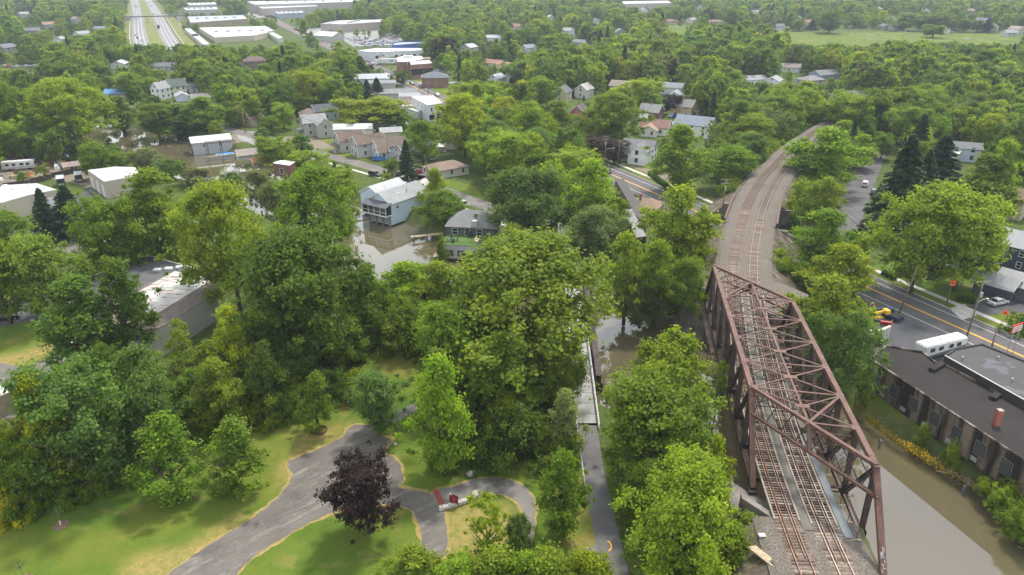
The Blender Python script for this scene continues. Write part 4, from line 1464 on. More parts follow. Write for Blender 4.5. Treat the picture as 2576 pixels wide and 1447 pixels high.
# blue house standing over the water, with its screened porch
def blue_house():
    loc = P(1000, 470, 6.4)
    rz = R(-35)
    t_ = thing('waterside_house', 'pale blue house on piles over the water with a screened porch', 'house', (loc.x, loc.y, 0), rz)
    w_, d_ = 8.6, 15.5
    wallm = siding((.50, .60, .67))
    rm_ = shingle((.30, .31, .31))
    gable_mass(t_, w_, d_, 3.9, 2.5, wallm, rm_, along_x=False, z0=-2.4)
    # porch box over the water
    y0 = -d_ / 2
    MB().box(-w_ / 2 - .4, w_ / 2 + .4, y0 - 2.4, y0 - .01, .55, .85).build('porch_floor', WHITE, t_)
    m = MB().hexa([(-w_ / 2 - .7, y0 - 2.8, 3.15), (w_ / 2 + .7, y0 - 2.8, 3.15), (w_ / 2 + .7, y0 - .01, 4.1), (-w_ / 2 - .7, y0 - .01, 4.1), (-w_ / 2 - .7, y0 - 2.8, 3.3), (w_ / 2 + .7, y0 - 2.8, 3.3), (w_ / 2 + .7, y0 - .01, 4.25), (-w_ / 2 - .7, y0 - .01, 4.25)])
    m.build('porch_roof', shingle((.13, .13, .15)), t_)
    MB().box(-w_ / 2 - .2, w_ / 2 + .2, y0 - 2.2, y0 - 2.12, .86, 3.1).build('porch_screen', GLASS, t_)
    for sx in (-1, 1):
        MB().box(sx * (w_ / 2 + .2) - .04, sx * (w_ / 2 + .2) + .04, y0 - 2.1, y0 - .05, .86, 3.1).build('porch_screen', GLASS, t_)
    for i in range(5):
        x = -w_ / 2 - .25 + (w_ + .5) * i / 4
        MB().cbox(x, y0 - 2.27, .86, .18, .1, 2.3).build('porch_post', WHITE, t_)
    for z in (1.7,):
        MB().box(-w_ / 2 - .2, w_ / 2 + .2, y0 - 2.3, y0 - 2.2, z, z + .08).build('porch_rail', WHITE, t_)
    for i in range(4):
        x = -w_ / 2 + .3 + (w_ - .6) * i / 3
        MB().bar((x, y0 - .3, -3.6), (x, y0 - .3, .5), .3, .3).bar((x, y0 - .3, -1.2), (x, y0 - 2.1, .5), .16, .16).build('pile', WOODG, t_)
    for i in range(3):
        x = -w_ / 2 + 1.6 + 2.7 * i
        MB().box(x - 1.1, x + 1.1, y0 - .06, y0 - .01, -2.3, -.1).build('boat_door', pm('boat_door_blue', (.25, .33, .38), .7), t_)
    add_window(t_, 1, -5, 2.0, 1.1, .7, (w_ / 2, d_ / 2, 0, 0))
    MB().cyl(2.5, 1, 4.9, 6.2, .12, 8).build('vent_pipe', GALV, t_)
    MB().box(1.4, 2.2, -2.4, -1.4, 5.35, 5.45).build('skylight', WHITE, t_)
    MB().cyl(-1.6, -4.6, 5.3, 6.0, .04, 6).build('dish_mast', GALV, t_)
    # plain neighbouring range
    gable_mass(t_, 8, 12, 3.6, 2.2, wallm, shingle((.42, .43, .44)), -8.4, 3.0, False, z0=-2)
    return t_
blue_house()

# grey house with roof deck
def deck_house():
    loc = P(1190, 528, 6.6)
    rz = R(-8)
    t_ = thing('deck_house', 'grey roofed waterside house with a green topped roof deck', 'house', (loc.x, loc.y, 0), rz)
    gable_mass(t_, 12.5, 9, 3.6, 3.0, siding((.10, .11, .12)), shingle((.23, .23, .235)), hip=.85)
    y0 = -4.5
    MB().box(-6.4, 5.4, y0 - 8, y0 - .02, -2.6, 1.0).build('lower_wall', siding((.42, .44, .46)), t_)
    MB().box(-6.4, 5.4, y0 - 8, y0 - .02, 1.0, 1.06).build('deck_turf', pm('artificial_turf', (.075, .135, .03), .95, .2, 2), t_)
    for a, b in (((-6.3, y0 - 7.9), (5.3, y0 - 7.9)), ((-6.3, y0 - 7.9), (-6.3, y0 - .2))):
        m = MB()
        m.bar((*a, 2.05), (*b, 2.05), .08, .06)
        m.bar((*a, 1.2), (*b, 1.2), .05, .05)
        L = (Vector(b) - Vector(a)).length
        for i in range(int(L / .35) + 1):
            p = Vector(a).lerp(Vector(b), i * .35 / L)
            m.bar((p.x, p.y, 1.06), (p.x, p.y, 2.05), .035, .035)
        m.build('deck_railing', BLACKM, t_)
    MB().box(-7.9, -6.4, y0 - 9.2, y0 + .5, -2.0, -1.75).build('boardwalk', WOODG, t_)
    MB().box(-6.4, 5.4, y0 - 9.2, y0 - 8.02, -2.0, -1.75).build('boardwalk', WOODG, t_)
    for i in range(3):
        add_window(t_, 0, -4 + i * 3.2, 1.2, 1.3, 1.6, (6.25, 4.5, 0, 0))
    for i in range(3):
        MB().box(-5.6 + i * 3.8, -2.8 + i * 3.8, y0 - 8.05, y0 - 8.01, -2.5, -.2).build('boat_door', pm('boat_door_dark', (.07, .08, .09), .6), t_)
    # dormer
    MB().cbox(1.2, -4.2, 3.6, 1.2, 1.4, 1.5).build('dormer', siding((.40, .44, .46)), t_)
    return t_
dh = deck_house()
dm_ = dh.matrix_basis
def on_deck(x, y, z=1.08):
    v = Matrix.Rotation(R(-8), 4, 'Z') @ Vector((x, y, 0)) + dh.location
    return (v.x, v.y, z)
tb = thing('patio_table', 'round dark patio table on the green roof deck', 'table', on_deck(-3.6, -9.5))
MB().cyl(0, 0, .68, .74, .7, 14).build('table_top', BLACKM, tb)
MB().cyl(0, 0, 0, .68, .06, 8).build('leg', BLACKM, tb)
for i in range(4):
    an = i * math.pi / 2 + .4
    c_ = thing('patio_chair', 'dark metal patio chair around the round table on the roof deck', 'chair', on_deck(-3.6 + 1.15 * math.cos(an), -9.5 + 1.15 * math.sin(an)), an + math.pi / 2, 'patio chairs on the roof deck')
    MB().box(-.25, .25, -.25, .25, .4, .46).build('seat', BLACKM, c_)
    MB().box(-.25, .25, -.27, -.22, .46, .95).build('backrest', BLACKM, c_)
    for sx in (-.22, .22):
        for sy in (-.22, .22):
            MB().cbox(sx, sy, 0, .05, .05, .4).build('leg', BLACKM, c_)
s_ = thing('patio_sofa', 'cream cushioned outdoor sofa on the roof deck', 'sofa', on_deck(2.6, -8.6), R(80))
MB().box(-1.1, 1.1, -.45, .45, .1, .45).build('seat', pm('cream_cushion', (.6, .5, .36), .9), s_)
MB().box(-1.1, 1.1, .3, .5, .45, .9).build('backrest', pm('cream_cushion', (.6, .5, .36), .9), s_)
tag(ob('grill', MB().cbox(0, 0, 0, 1.3, .6, .95).cbox(0, 0, .95, .8, .55, .3).mesh('grill', BLACKM), loc=on_deck(.2, -5.4)), 'black barbecue grill against the deck house wall', 'grill')

# boathouses
def boathouse():
    loc = P(527, 341, 3.4)
    t_ = thing('boathouse', 'weathered grey boathouse with a white metal roof at the water', 'boathouse', (loc.x, loc.y, 0), R(28))
    gable_mass(t_, 14.5, 8.5, 1.9, 1.5, siding((.40, .42, .43)), metal_roof((.50, .51, .52)), z0=-3.2)
    for y in (-2.3, 2.3):
        MB().box(-7.31, -7.26, y - 1.5, y + 1.5, -2.7, .9).build('boat_door', GLASS, t_)
    for x in (-3, 3):
        add_window(t_, 0, x, .0, .8, 1.1, (7.25, 4.25, 0, 0))
    return t_
boathouse()
bl = thing('boat_lift', 'rusty steel boat lift frame beside the grey boathouse', 'boat lift', P(560, 396, -2.8), R(30))
for x in (-5, 0, 5):
    for y in (-2.2, 2.2):
        MB().bar((x, y, -1), (x, y, 6.2), .18, .18).build('post', DRUST, bl)
    MB().bar((x, -2.2, 6.2), (x, 2.2, 6.2), .18, .18).build('beam', DRUST, bl)
for y in (-2.2, 0, 2.2):
    MB().bar((-5, y, 6.2), (5, y, 6.2), .16, .16).build('beam', DRUST, bl)
MB().box(-6, 5, -3.4, -2.4, 1.4, 1.55).build('dock', WOODG, bl)
house(628, 374, 3.4, 9.5, 6.5, 1.9, 1.5, 28, (.44, .42, .36), (.30, .25, .20), 'beige boathouse with green doors right of the boat lift', 'boathouse', 'boathouse', win=False)
MBm = pm('terracotta_roof', (.42, .15, .07), .8)
house(655, 395, 3.4, 6, 5, 2.2, .9, 28, (.3, .25, .2), (.42, .15, .07), 'small waterside shed with an orange roof', 'shed', 'waterside_shed', win=False, roofm=MBm)
bs, pts = block('pile_cabin', 'small red brown flat roofed cabin standing over the river bank', 'cabin', [(686, 410), (706, 403), (745, 406), (728, 416)], 4.6, siding((.17, .085, .06)), WHITE, 0.2, .0)
wall_windows(bs, pts[0], pts[3], 1, 1.4, 1.6, 1.6)
for a in pts:
    MB().cbox(a[0] * .85, a[1] * .85, -3.2, .3, .3, 3.6).build('pile', WOODG, bs)

# metal shops on the left
BEIGE = metal_roof((.42, .37, .29))
def shop(pix, zt, label, doors):
    t_, pts = block('metal_shop', label, 'workshop', pix, zt, BEIGE, pm('white_metal_roof', (.42, .42, .41), .7, .2, .3), 0, 0)
    for i, k, wd, mat in doors:
        a, b = Vector((*pts[i], 0)), Vector((*pts[(i + 1) % len(pts)], 0))
        for j in range(k):
            p = a.lerp(b, (j + .5) / k)
            t = (b - a).normalized()
            out = Vector((t.y, -t.x, 0))
            if out.dot(-(Vector((t_.location.x, t_.location.y, 0)))) < 0:
                out = -out
            MB().bar(p - t * wd / 2 + Vector((0, 0, 1.9)) + out * .03, p + t * wd / 2 + Vector((0, 0, 1.9)) + out * .03, .05, 3.7).build('roller_door', WHITE, t_)
    return t_, pts
sa, pa = shop([(-60, 505), (8, 466), (92, 461), (142, 477), (75, 490), (5, 510)], 5.6, 'beige metal workshop with a flat white roof and one roller door at the left edge', [(3, 1, 4.2, 0)])
sb_, pb = shop([(220, 428), (290, 419), (340, 421), (352, 441), (262, 457)], 5.4, 'beige metal workshop with a white roof and three roller doors', [(4, 3, 2.6, 0)])
for (x, y) in ((30, 480), (70, 470), (110, 478)):
    p = P(x, y, 5.6) - Vector((sa.location.x, sa.location.y, 0))
    MB().cyl(p.x, p.y, 5.6, 6.5, .1, 6).build('vent_pipe', GALV, sa)
for (x, y) in ((250, 436), (290, 430), (320, 434)):
    p = P(x, y, 5.4) - Vector((sb_.location.x, sb_.location.y, 0))
    MB().cyl(p.x, p.y, 5.4, 6.3, .1, 6).build('vent_pipe', GALV, sb_)
# black and white roofed works building left of centre
TAR = asphalt('tar_roof', (.075, .075, .08), (.13, .13, .135), .25)
wb, wp = block('office_works', 'flat black roofed building with skylights, partly hidden by trees', 'works building', [(150, 745), (235, 695), (350, 650), (380, 645), (535, 690), (420, 705), (330, 745), (215, 790)], 5.0, siding((.60, .60, .56)), TAR, 0, .2)
sk = P(425, 678, 5.0) - Vector((wb.location.x, wb.location.y, 0))
for i in range(3):
    MB().cbox(sk.x - 2.2 + i * 2.1, sk.y - .6 + i * .75, 5.0, 1.6, 1.1, .35).build('skylight', WHITE, wb)
t = NT('peeling_white_roof')
co = t.coord()
n_ = t.noise(co, .35, 8, .75)
mpn = t.n('Mapping')
mpn.inputs['Scale'].default_value = (.25, 1.2, 1)
mpn.inputs['Rotation'].default_value = (0, 0, .5)
t.l(co, mpn.inputs[0])
n2_ = t.noise(mpn.outputs[0], 1.1, 8, .7)
t.col(t.mix(t.ramp(n2_, (.52, 0.), (.60, 1.)), t.mix(n_, (.46, .445, .42), (.60, .59, .575)), t.mix(n_, (.20, .10, .05), (.35, .22, .13))), .7)
PEEL = t.m
cr_, cpts = block('corrugated_hall', 'long hall with a peeling white corrugated roof among the trees', 'hall', [(285, 770), (360, 720), (440, 683), (540, 702), (545, 735), (420, 815), (330, 860), (260, 830)], 5.6, metal_roof((.40, .38, .35)), pm('dark_roof_joint', (.16, .13, .11), .9), 0, 0)
a0, a1, b0, b1 = Vector((*cpts[2], 0)), Vector((*cpts[3], 0)), Vector((*cpts[0], 0)), Vector((*cpts[7], 0))
for i in range(30):
    s0 = a0.lerp(b0, (i + .5) / 30)
    MB().bar(s0 + Vector((0, 0, 5.64)), s0 + (a1 - a0) * .98 + Vector((0, 0, 5.64)), (b0 - a0).length / 30 * .86, .09).build('roof_sheet', PEEL, cr_)
el, ep = block('edge_shed', 'small white roofed shed cut by the left picture edge', 'shed', [(-60, 965), (12, 970), (42, 980), (-20, 1005), (-70, 1000)], 3.6, siding((.33, .26, .19)), WHITE, 0, .1)

# brick works at the river, lower right
t = NT('sooty_brick')
co = t.pos()
b_ = t.n('TexBrick', Scale=1.)
b_.inputs['Color1'].default_value = (.22, .165, .12, 1)
b_.inputs['Color2'].default_value = (.15, .11, .08, 1)
b_.inputs['Mortar'].default_value = (.25, .21, .165, 1)
b_.inputs['Mortar Size'].default_value = .02
b_.inputs['Brick Width'].default_value = .5
b_.inputs['Row Height'].default_value = .25
sp = t.n('SeparateXYZ')
t.l(co, sp.inputs[0])
cm = t.n('CombineXYZ')
t.l(t.math('SUBTRACT', sp.outputs[1], sp.outputs[0]), cm.inputs[0])
t.l(sp.outputs[2], cm.inputs[1])
t.l(cm.outputs[0], b_.inputs['Vector'])
mpn = t.n('Mapping')
mpn.inputs['Scale'].default_value = (1, 1, .12)
t.l(co, mpn.inputs[0])
st_ = t.noise(mpn.outputs[0], .42, 5, .6)
c = t.mix(t.ramp(st_, (.40, 0.), (.54, .93)), b_.outputs['Color'], (.02, .016, .014))
t.col(c, .95, .15)
SOOT = t.m
t = NT('black_felt_roof')
co = t.pos()
n_ = t.noise(co, .25, 6)
c = t.mix(n_, (.020, .018, .017), (.042, .037, .035))
p_ = t.noise(co, .17, 4, .5)
c = t.mix(t.ramp(t.noise(co, 9, 3), (.35, 0.), (.75, .5)), c, (.060, .054, .050))
t.col(c, .95, .1)
FELT = t.m
t = NT('patched_felt_roof')
co = t.pos()
p_ = t.noise(co, .38, 3, .45)
c = t.mix(t.noise(co, .3, 6), (.038, .035, .034), (.070, .066, .064))
c = t.mix(t.ramp(p_, (.60, 0.), (.615, 1.)), c, (.085, .088, .095))
t.col(c, .7, .3)
FELTP = t.m
bk, kp = block('brick_works', 'old soot streaked brick works with a black felt roof beside the river', 'factory', [(2188, 905), (2230, 872), (2320, 888), (2366, 925), (2376, 920), (2650, 1062), (2650, 1180), (2576, 1160)], 5.2, SOOT, FELT, 0, .3)
n_ = 7
wall_windows(bk, kp[0], kp[7], n_, 1.7, 1.7, 2.1, pm('dull_muntin', (.15, .148, .14), .7, .3, 3), 0)
# muntin grids of the tall factory windows
a, b = Vector((*kp[0], 0)), Vector((*kp[7], 0))
tt = (b - a).normalized()
out = Vector((tt.y, -tt.x, 0))
for w_ in [o for o in bk.children if o.name.startswith('window')]:
    m = MB()
    for i in range(1, 5):
        m.box(-.85 + i * .34 - .02, -.85 + i * .34 + .02, -.05, -.02, 0, 2.1)
    for j in range(1, 6):
        m.box(-.85, .85, -.05, -.02, j * .35 - .02, j * .35 + .02)
    m.build('muntin', pm('dull_muntin', (.15, .148, .14), .7, .3, 3), w_)
for i in range(5):
    p = a.lerp(b, (i + .9) / 6.4) + out * .03
    MB().bar(p - tt * .5 + Vector((0, 0, .8)), p + tt * .5 + Vector((0, 0, .8)), .05, .7).build('basement_window', pm('grey_glass_block', (.30, .31, .29), .4, .2, 6), bk)
ch = P(2505, 1070, 5.2) - Vector((bk.location.x, bk.location.y, 0))
MB().cbox(ch.x, ch.y, 5.2, .75, .75, 2.6).build('chimney', brick_mat((.36, .09, .05)), bk)
for x, y in ((2358, 925), (2510, 995)):
    q = P(x, y, 5.3) - Vector((bk.location.x, bk.location.y, 0))
    MB().bar(q + Vector((-1.6, -1.2, .25)), q + Vector((1.3, 1.0, .25)), 1.0, .5).build('roof_hatch', FELT, bk)
up_, upp = block('upper_works', 'flat roofed range with pale patched felt above the brick works', 'factory', [(2376, 898), (2404, 880), (2470, 868), (2700, 960), (2700, 1075), (2576, 1010)], 6.3, pm('tarred_parapet', (.05, .045, .042), .9, .3), FELTP, 0, .25)
a, b = Vector((*upp[0], 6.58)), Vector((*upp[5], 6.58))
MB().bar(a, b, .14, .1).build('white_flashing', WHITE, up_)
for x, y in ((2510, 905), (2545, 960), (2420, 905)):
    q = P(x, y, 6.3) - Vector((up_.location.x, up_.location.y, 0))
    MB().cyl(q.x, q.y, 6.3, 6.9, .14, 8).build('vent_pipe', GALV, up_)
wl_ = slab('low_wall', [P(2176, 872), P(2232, 848), P(2236, 852), P(2180, 877)], 0, 2.6, CONC, 'pale concrete wall end beside the brick works', 'wall')

# long dark roofed sheds between the trail and the main road
dsh, dp = block('long_shed', 'long shed with a dark sloping roof hidden among bright trees', 'shed', [(1548, 452), (1568, 449), (1628, 542), (1604, 548)], 5.0, siding((.12, .10, .09)), shingle((.11, .10, .095)), 0, 0)
ds2, dp2 = block('trail_shed', 'grey roofed shed with a black end wall beside the trail', 'shed', [(1570, 528), (1590, 525), (1626, 594), (1600, 598)], 5.2, pm('black_boards', (.03, .028, .028), .9), pm('grey_roof_sheet', (.20, .19, .195), .8, .15), 0, 0)
house(1627, 498, 4.8, 8, 7, 3.2, 1.7, 152, (.40, .25, .13), (.30, .19, .11), 'small orange brick house with a hipped roof and chimney near the underpass', hip=.8, wallm=brick_mat((.38, .21, .10)), nwin=1, chimney=(1.5, 1))

# white storefront, school, brick hip building, blue building
sf, sp_ = block('storefront', 'white two-storey storefront with a flat peeling white roof', 'shop', [(1036, 246), (1052, 242), (1088, 242), (1113, 262), (1076, 267)], 7.2, siding((.66, .68, .70)), PEEL, 0, .5)
wall_windows(sf, sp_[0], sp_[4], 4, 4.6, .9, 1.5)
wall_windows(sf, sp_[4], sp_[3], 2, 1.0, 2.6, 2.0, BLACKM)
wall_windows(sf, sp_[4], sp_[3], 2, 4.6, .9, 1.5)
s2, s2p = block('storefront_annex', 'low white annex left of the storefront', 'shop', [(1008, 266), (1036, 256), (1076, 270), (1050, 282)], 3.6, siding((.60, .61, .62)), pm('pale_flat_roof', (.45, .44, .43), .8), 0, .2)
BRK = brick_mat((.29, .13, .09))
sc, scp = block('brick_school', 'red brick school wing with a flat white roof and a strip of windows', 'school', [(1030, 154), (1080, 152), (1088, 160), (1034, 164)], 8.5, BRK, WHITE, 0, .3)
wall_windows(sc, scp[3], scp[2], 8, 2.6, 1.9, 3.2, BLACKM)
s3, s3p = block('brick_school_block', 'red brick school block with rooftop units behind the window wing', 'school', [(996, 146), (1010, 142), (1060, 141), (1068, 149), (1030, 156), (1000, 157)], 8.0, BRK, WHITE, 0, .3)
for x in (1020, 1032):
    q = P(x, 146, 8) - Vector((s3.location.x, s3.location.y, 0))
    MB().cbox(q.x, q.y, 8, 3, 3, 1.6).build('rooftop_unit', WHITE, s3)
house(1093, 180, 8.2, 15, 13, 5.6, 2.6, 8, (.2, .09, .07), (.15, .165, .18), 'square red brick building with a slate hipped roof by the crossroads', 'building', 'brick_building', hip=.9, wallm=BRK, nwin=2)
house(1063, 144, 5.2, 10, 8, 4.2, .9, 5, (.2, .1, .07), (.30, .2, .16), 'small brick garage right of the brick school', 'garage', 'garage', wallm=BRK, nwin=2)
bb, bbp = block('blue_building', 'low building with bright blue walls and flat roof', 'shop', [(985, 112), (1005, 107), (1068, 106), (1072, 110), (990, 116)], 7.0, pm('bright_blue_wall', (.045, .11, .34), .6), pm('grey_flat_roof', (.38, .38, .39), .8), 0, .8)
wg, wgp = block('white_works', 'long white flat roofed works with small dark windows', 'factory', [(900, 128), (950, 122), (1062, 122), (1066, 127), (940, 132)], 6.5, pm('pale_wall', (.56, .60, .63), .7), pm('white_flat_roof', (.62, .63, .64), .7, .15, .1), 0, .3)
wall_windows(wg, wgp[4], wgp[3], 8, 2.0, 2.2, 2.0, BLACKM)
FAR = [
    ([(472, 42), (612, 38), (622, 48), (480, 58)], 6, (.36, .38, .42), (.30, .24, .17), 'wide warehouse with a blue grey roof near the highway'),
    ([(500, 70), (668, 66), (690, 78), (640, 90), (540, 95)], 4.5, (.60, .60, .595), (.45, .40, .30), 'huge warehouse with a brilliant white roof'),
    ([(464, 72), (478, 72), (528, 112), (512, 113)], 3.5, (.56, .56, .555), (.42, .44, .42), 'thin white roofed storage row left of the huge warehouse'),
    ([(652, 70), (664, 69), (712, 95), (700, 98)], 3.5, (.56, .56, .555), (.40, .44, .40), 'thin white roofed storage row right of the huge warehouse'),
    ([(806, 60), (850, 52), (962, 49), (968, 55), (862, 62)], 8, (.50, .50, .50), (.33, .30, .26), 'tall shed with a long pale grey roof behind the car yard'),
    ([(808, 62), (838, 55), (858, 56), (856, 64)], 7, (.52, .52, .52), (.36, .34, .30), 'lower shed joined to the left of the tall grey shed'),
    ([(620, 4), (900, 0), (930, 4), (640, 12)], 12, (.56, .58, .60), (.34, .31, .28), 'vast pale factory roof on the horizon at top left of centre'),
    ([(640, 14), (790, 10), (800, 16), (660, 22)], 9, (.52, .54, .57), (.38, .34, .30), 'pale works building in front of the vast factory'),
    ([(690, 30), (760, 28), (765, 32), (700, 35)], 6, (.5, .5, .5), (.3, .34, .42), 'low shop building below the vast factory'),
    ([(460, 20), (545, 18), (548, 24), (470, 26)], 7, (.44, .46, .50), (.4, .38, .36), 'long low building right of the highway'),
    ([(470, 8), (540, 6), (545, 11), (478, 13)], 8, (.62, .64, .66), (.4, .38, .36), 'white roofed building right of the highway near the top'),
    ([(1560, 4), (1680, 2), (1690, 8), (1570, 10)], 9, (.60, .62, .64), (.4, .34, .3), 'white roofed building at the top edge, centre right'),
    ([(2354, 385), (2366, 375), (2420, 379), (2412, 389)], 3.6, (.66, .66, .64), (.55, .54, .50), 'low white flat roofed garage left of the pale blue house'),
]
for pix, z, rcol, wcol, lab in FAR:
    t_, pts = block('warehouse', lab, 'warehouse', pix, z, metal_roof(wcol), metal_roof(tuple(v * .82 for v in rcol)), 0, .3)
    if pix[0][0] < 1000:
        a, b = Vector((*pts[0], 0)), Vector((*pts[1], 0))
        for i in range(5):
            c_ = sum((Vector((*q, 0)) for q in pts), Vector()) / len(pts)
            q = c_ + (b - a) * (-.35 + .16 * i)
            MB().cbox(q.x, q.y, z, 3, 3, 1.4).build('rooftop_unit', GALV, t_)
house(827, 80, 8.0, 22, 16, 5.0, 3.0, 150, (.40, .39, .36), (.58, .585, .585), 'gabled shed with a bright white roof in front of the car yard', 'shed', 'gabled_shed', win=False, roofm=metal_roof((.58, .585, .585)))
# silos by the far factory
for i, x in enumerate((815, 832, 850, 905)):
    p = P(x, 12)
    tag(ob('silo', MB().cyl(0, 0, 0, 22, 5, 14).cyl(0, 0, 22, 24, 5, 14, 1.).mesh('silo', GALV), loc=p), 'tall pale silo beside the vast factory on the horizon', 'silo', 'factory silos')
# ------------------------------------------------------------------ vehicles
def taper(x0, x1, y, z0, x2, x3, y2, z1):
    return [(x0, -y, z0), (x1, -y, z0), (x1, y, z0), (x0, y, z0), (x2, -y2, z1), (x3, -y2, z1), (x3, y2, z1), (x2, y2, z1)]
wheel_m = None
def car_proto(kind):
    """local +x is the front; returns part list (name, mesh, loc)"""
    global wheel_m
    if wheel_m is None:
        m = MB()
        m.tube([(0, -.11, 0), (0, .11, 0)], [.33, .33], 14)
        wheel_m = m.mesh('tyre', RUBBER)
        m = MB()
        m.tube([(0, -.115, 0), (0, .115, 0)], [.2, .2], 10)
        car_proto.rim = m.mesh('rim', CHROME)
    L, Wd = dict(sedan=(4.7, 1.82), suv=(4.6, 1.86), pickup=(5.7, 1.98), van=(5.2, 2.0))[kind]
    hl, hw = L / 2, Wd / 2
    parts = []
    b = MB()
    zb = {'sedan': .92, 'suv': 1.02, 'pickup': 1.08, 'van': 1.1}[kind]
    prof = {'sedan': [(-hl, .35), (hl - .08, .3), (hl, .55), (hl - .1, .72), (hl - 1.25, zb), (-hl + .85, zb + .02), (-hl + .05, .88)],
            'suv': [(-hl, .4), (hl - .08, .36), (hl, .62), (hl - .1, .85), (hl - 1.1, zb), (-hl + .1, zb), (-hl, .8)],
            'pickup': [(-hl, .5), (hl - .06, .42), (hl, .7), (hl - .08, 1.0), (hl - 1.3, zb + .02), (-.35, zb + .02), (-.36, zb - .02), (-hl, zb - .02)],
            'van': [(-hl, .42), (hl - .06, .4), (hl, .7), (hl - .12, .95), (hl - .7, zb + .05), (-hl + .03, zb + .05)]}[kind]
    b.prism_y(prof, -hw, hw)
    me = fixn(b.mesh('body_paint', PAINT))
    bm_ = bmesh.new()
    bm_.from_mesh(me)
    bmesh.ops.bevel(bm_, geom=bm_.edges[:], offset=.07, segments=2, affect='EDGES', clamp_overlap=True)
    bm_.to_mesh(me)
    bm_.free()
    parts.append(('body_paint', me, (0, 0, 0)))
    cx = {'sedan': (-hl + .75, hl - 1.2, -hl + 1.35, hl - 2.0, 1.43), 'suv': (-hl + .12, hl - 1.05, -hl + .45, hl - 1.75, 1.66), 'pickup': (-.4, hl - 1.25, -.25, hl - 1.95, 1.82), 'van': (-hl + .05, hl - .65, -hl + .15, hl - 1.35, 2.0)}[kind]
    x0, x1, x2, x3, zt = cx
    g = MB().hexa(taper(x0, x1, hw - .08, zb - .02, x2, x3, hw - .25, zt))
    parts.append(('cabin_glass', g.mesh('cabin_glass', GLASS), (0, 0, 0)))
    r = MB().hexa(taper(x2 - .04, x3 + .04, hw - .23, zt - .02, x2 + .1, x3 - .1, hw - .36, zt + .07))
    for s_ in (-1, 1):
        for u in (.0, .5, 1.):
            a = Vector((x0 + (x1 - x0) * u, s_ * (hw - .075), zb - .02))
            c = Vector((x2 + (x3 - x2) * u, s_ * (hw - .245), zt))
            r.bar(a, c, .10 if u != .5 else .08, .05, (0, 1, 0))
    if kind == 'van':
        r.hexa(taper(x0 + .1, x0 + 2.6, hw - .07, zb + .0, x2 + .1, x2 + 2.4, hw - .235, zt))
    parts.append(('roof_paint', fixn(r.mesh('roof_paint', PAINT)), (0, 0, 0)))
    if kind == 'pickup':
        parts.append(('bed_floor', MB().box(-hl + .12, -.5, -hw + .12, hw - .12, zb - .015, zb + .01).mesh('bed_floor', BLACKM), (0, 0, 0)))
    for sx in (-1, 1):
        lm_ = MB().box(-.03, .03, -.18, .18, -.08, .08)
        for sy in (-1, 1):
            x = sx * (hl - .015)
            parts.append(('headlight' if sx > 0 else 'tail_light', lm_.mesh('lamp', LAMPW if sx > 0 else LAMPR), (x, sy * (hw - .28), .68 if kind != 'pickup' else .82)))
    for sx in (-1, 1):
        for sy in (-1, 1):
            parts.append(('wheel', None, (sx * (hl - .85 - (.1 if kind == 'pickup' else 0)), sy * (hw - .1), .33)))
    return parts
CARS = {k: car_proto(k) for k in ('sedan', 'suv', 'pickup', 'van')}
PALETTE = dict(white=(.75, .75, .75), silver=(.45, .46, .47), grey=(.18, .19, .20), black=(.02, .02, .022), red=(.45, .02, .02), blue=(.03, .10, .38), navy=(.015, .035, .10), green=(.03, .10, .06), tan=(.40, .34, .24), brightblue=(.02, .22, .75))
def car(kind, colour, loc, rz, label, group=None, detail=True, name=None):
    nm = name or ('parked_car' if kind in ('sedan', 'suv') else 'pickup_truck' if kind == 'pickup' else 'van')
    t_ = thing(nm, label, 'car' if kind in ('sedan', 'suv') else 'pickup' if kind == 'pickup' else 'van', (loc[0], loc[1], loc[2] if len(loc) > 2 else .04), rz, group)
    c = PALETTE[colour] if isinstance(colour, str) else colour
    for n_, me, l_ in CARS[kind]:
        if not detail and n_ in ('headlight', 'tail_light'):
            continue
        if n_ == 'wheel':
            if detail:
                w = ob('wheel', wheel_m, t_, loc=l_)
                ob('rim', car_proto.rim, w)
            else:
                ob('wheel', wheel_m, t_, loc=l_)
        else:
            ob(n_.replace('_paint', '').replace('cabin_glass', 'windows'), me, t_, loc=l_, color=c)
    return t_
def road_dir(pl, p):
    i = min(range(len(pl)), key=lambda k: (pl[k].xy - p.xy).length)
    _, t_ = side(pl, i)
    return math.atan2(t_.y, t_.x)
def pc(kind, colour, x, y, deg, label, group=None, detail=True, **k):
    p = P(x, y, .3)
    return car(kind, colour, (p.x, p.y, .04), R(deg), label, group, detail, **k)
mr = math.degrees(road_dir(main_pl, P(2330, 737)))
pc('pickup', 'navy', 2235, 795, mr + 0, 'dark blue pickup truck parked beside the orange cones')
pc('pickup', 'white', 2195, 850, -95, 'white pickup truck parked beside the brick works')
pc('sedan', 'silver', 2510, 763, 22, 'silver sedan parked in the driveway at the right edge')
pc('suv', 'white', 2176, 466, 62, 'white car driving up the side road')
pc('suv', 'black', 2197, 486, 62, 'dark parked car with pale bonnet under the spruce beside the side road')
pc('suv', 'brightblue', 955, 402, 20, 'bright blue hatchback parked in front of the pale blue house')
pc('suv', 'black', 943, 441, -30, 'black car driving along the waterside street')
pc('sedan', 'red', 1062, 434, 15, 'red car parked by the tan roofed ranch house')
pc('sedan', 'white', 1040, 430, 15, 'white car parked just left of the red car')
pc('sedan', 'white', 1015, 467, 150, 'white car half hidden behind the pale blue waterside house roof')
pc('sedan', 'red', 857, 320, 60, 'small red car beside the large pale grey house')
pc('sedan', 'black', 762, 331, 10, 'dark car in front of the large pale grey house')
pc('van', 'white', 1160, 520, 30, 'white van with a rack behind the waterside trees', )
pc('sedan', 'black', 1072, 194, 5, 'dark car turning at the crossroads by the brick building', detail=False)
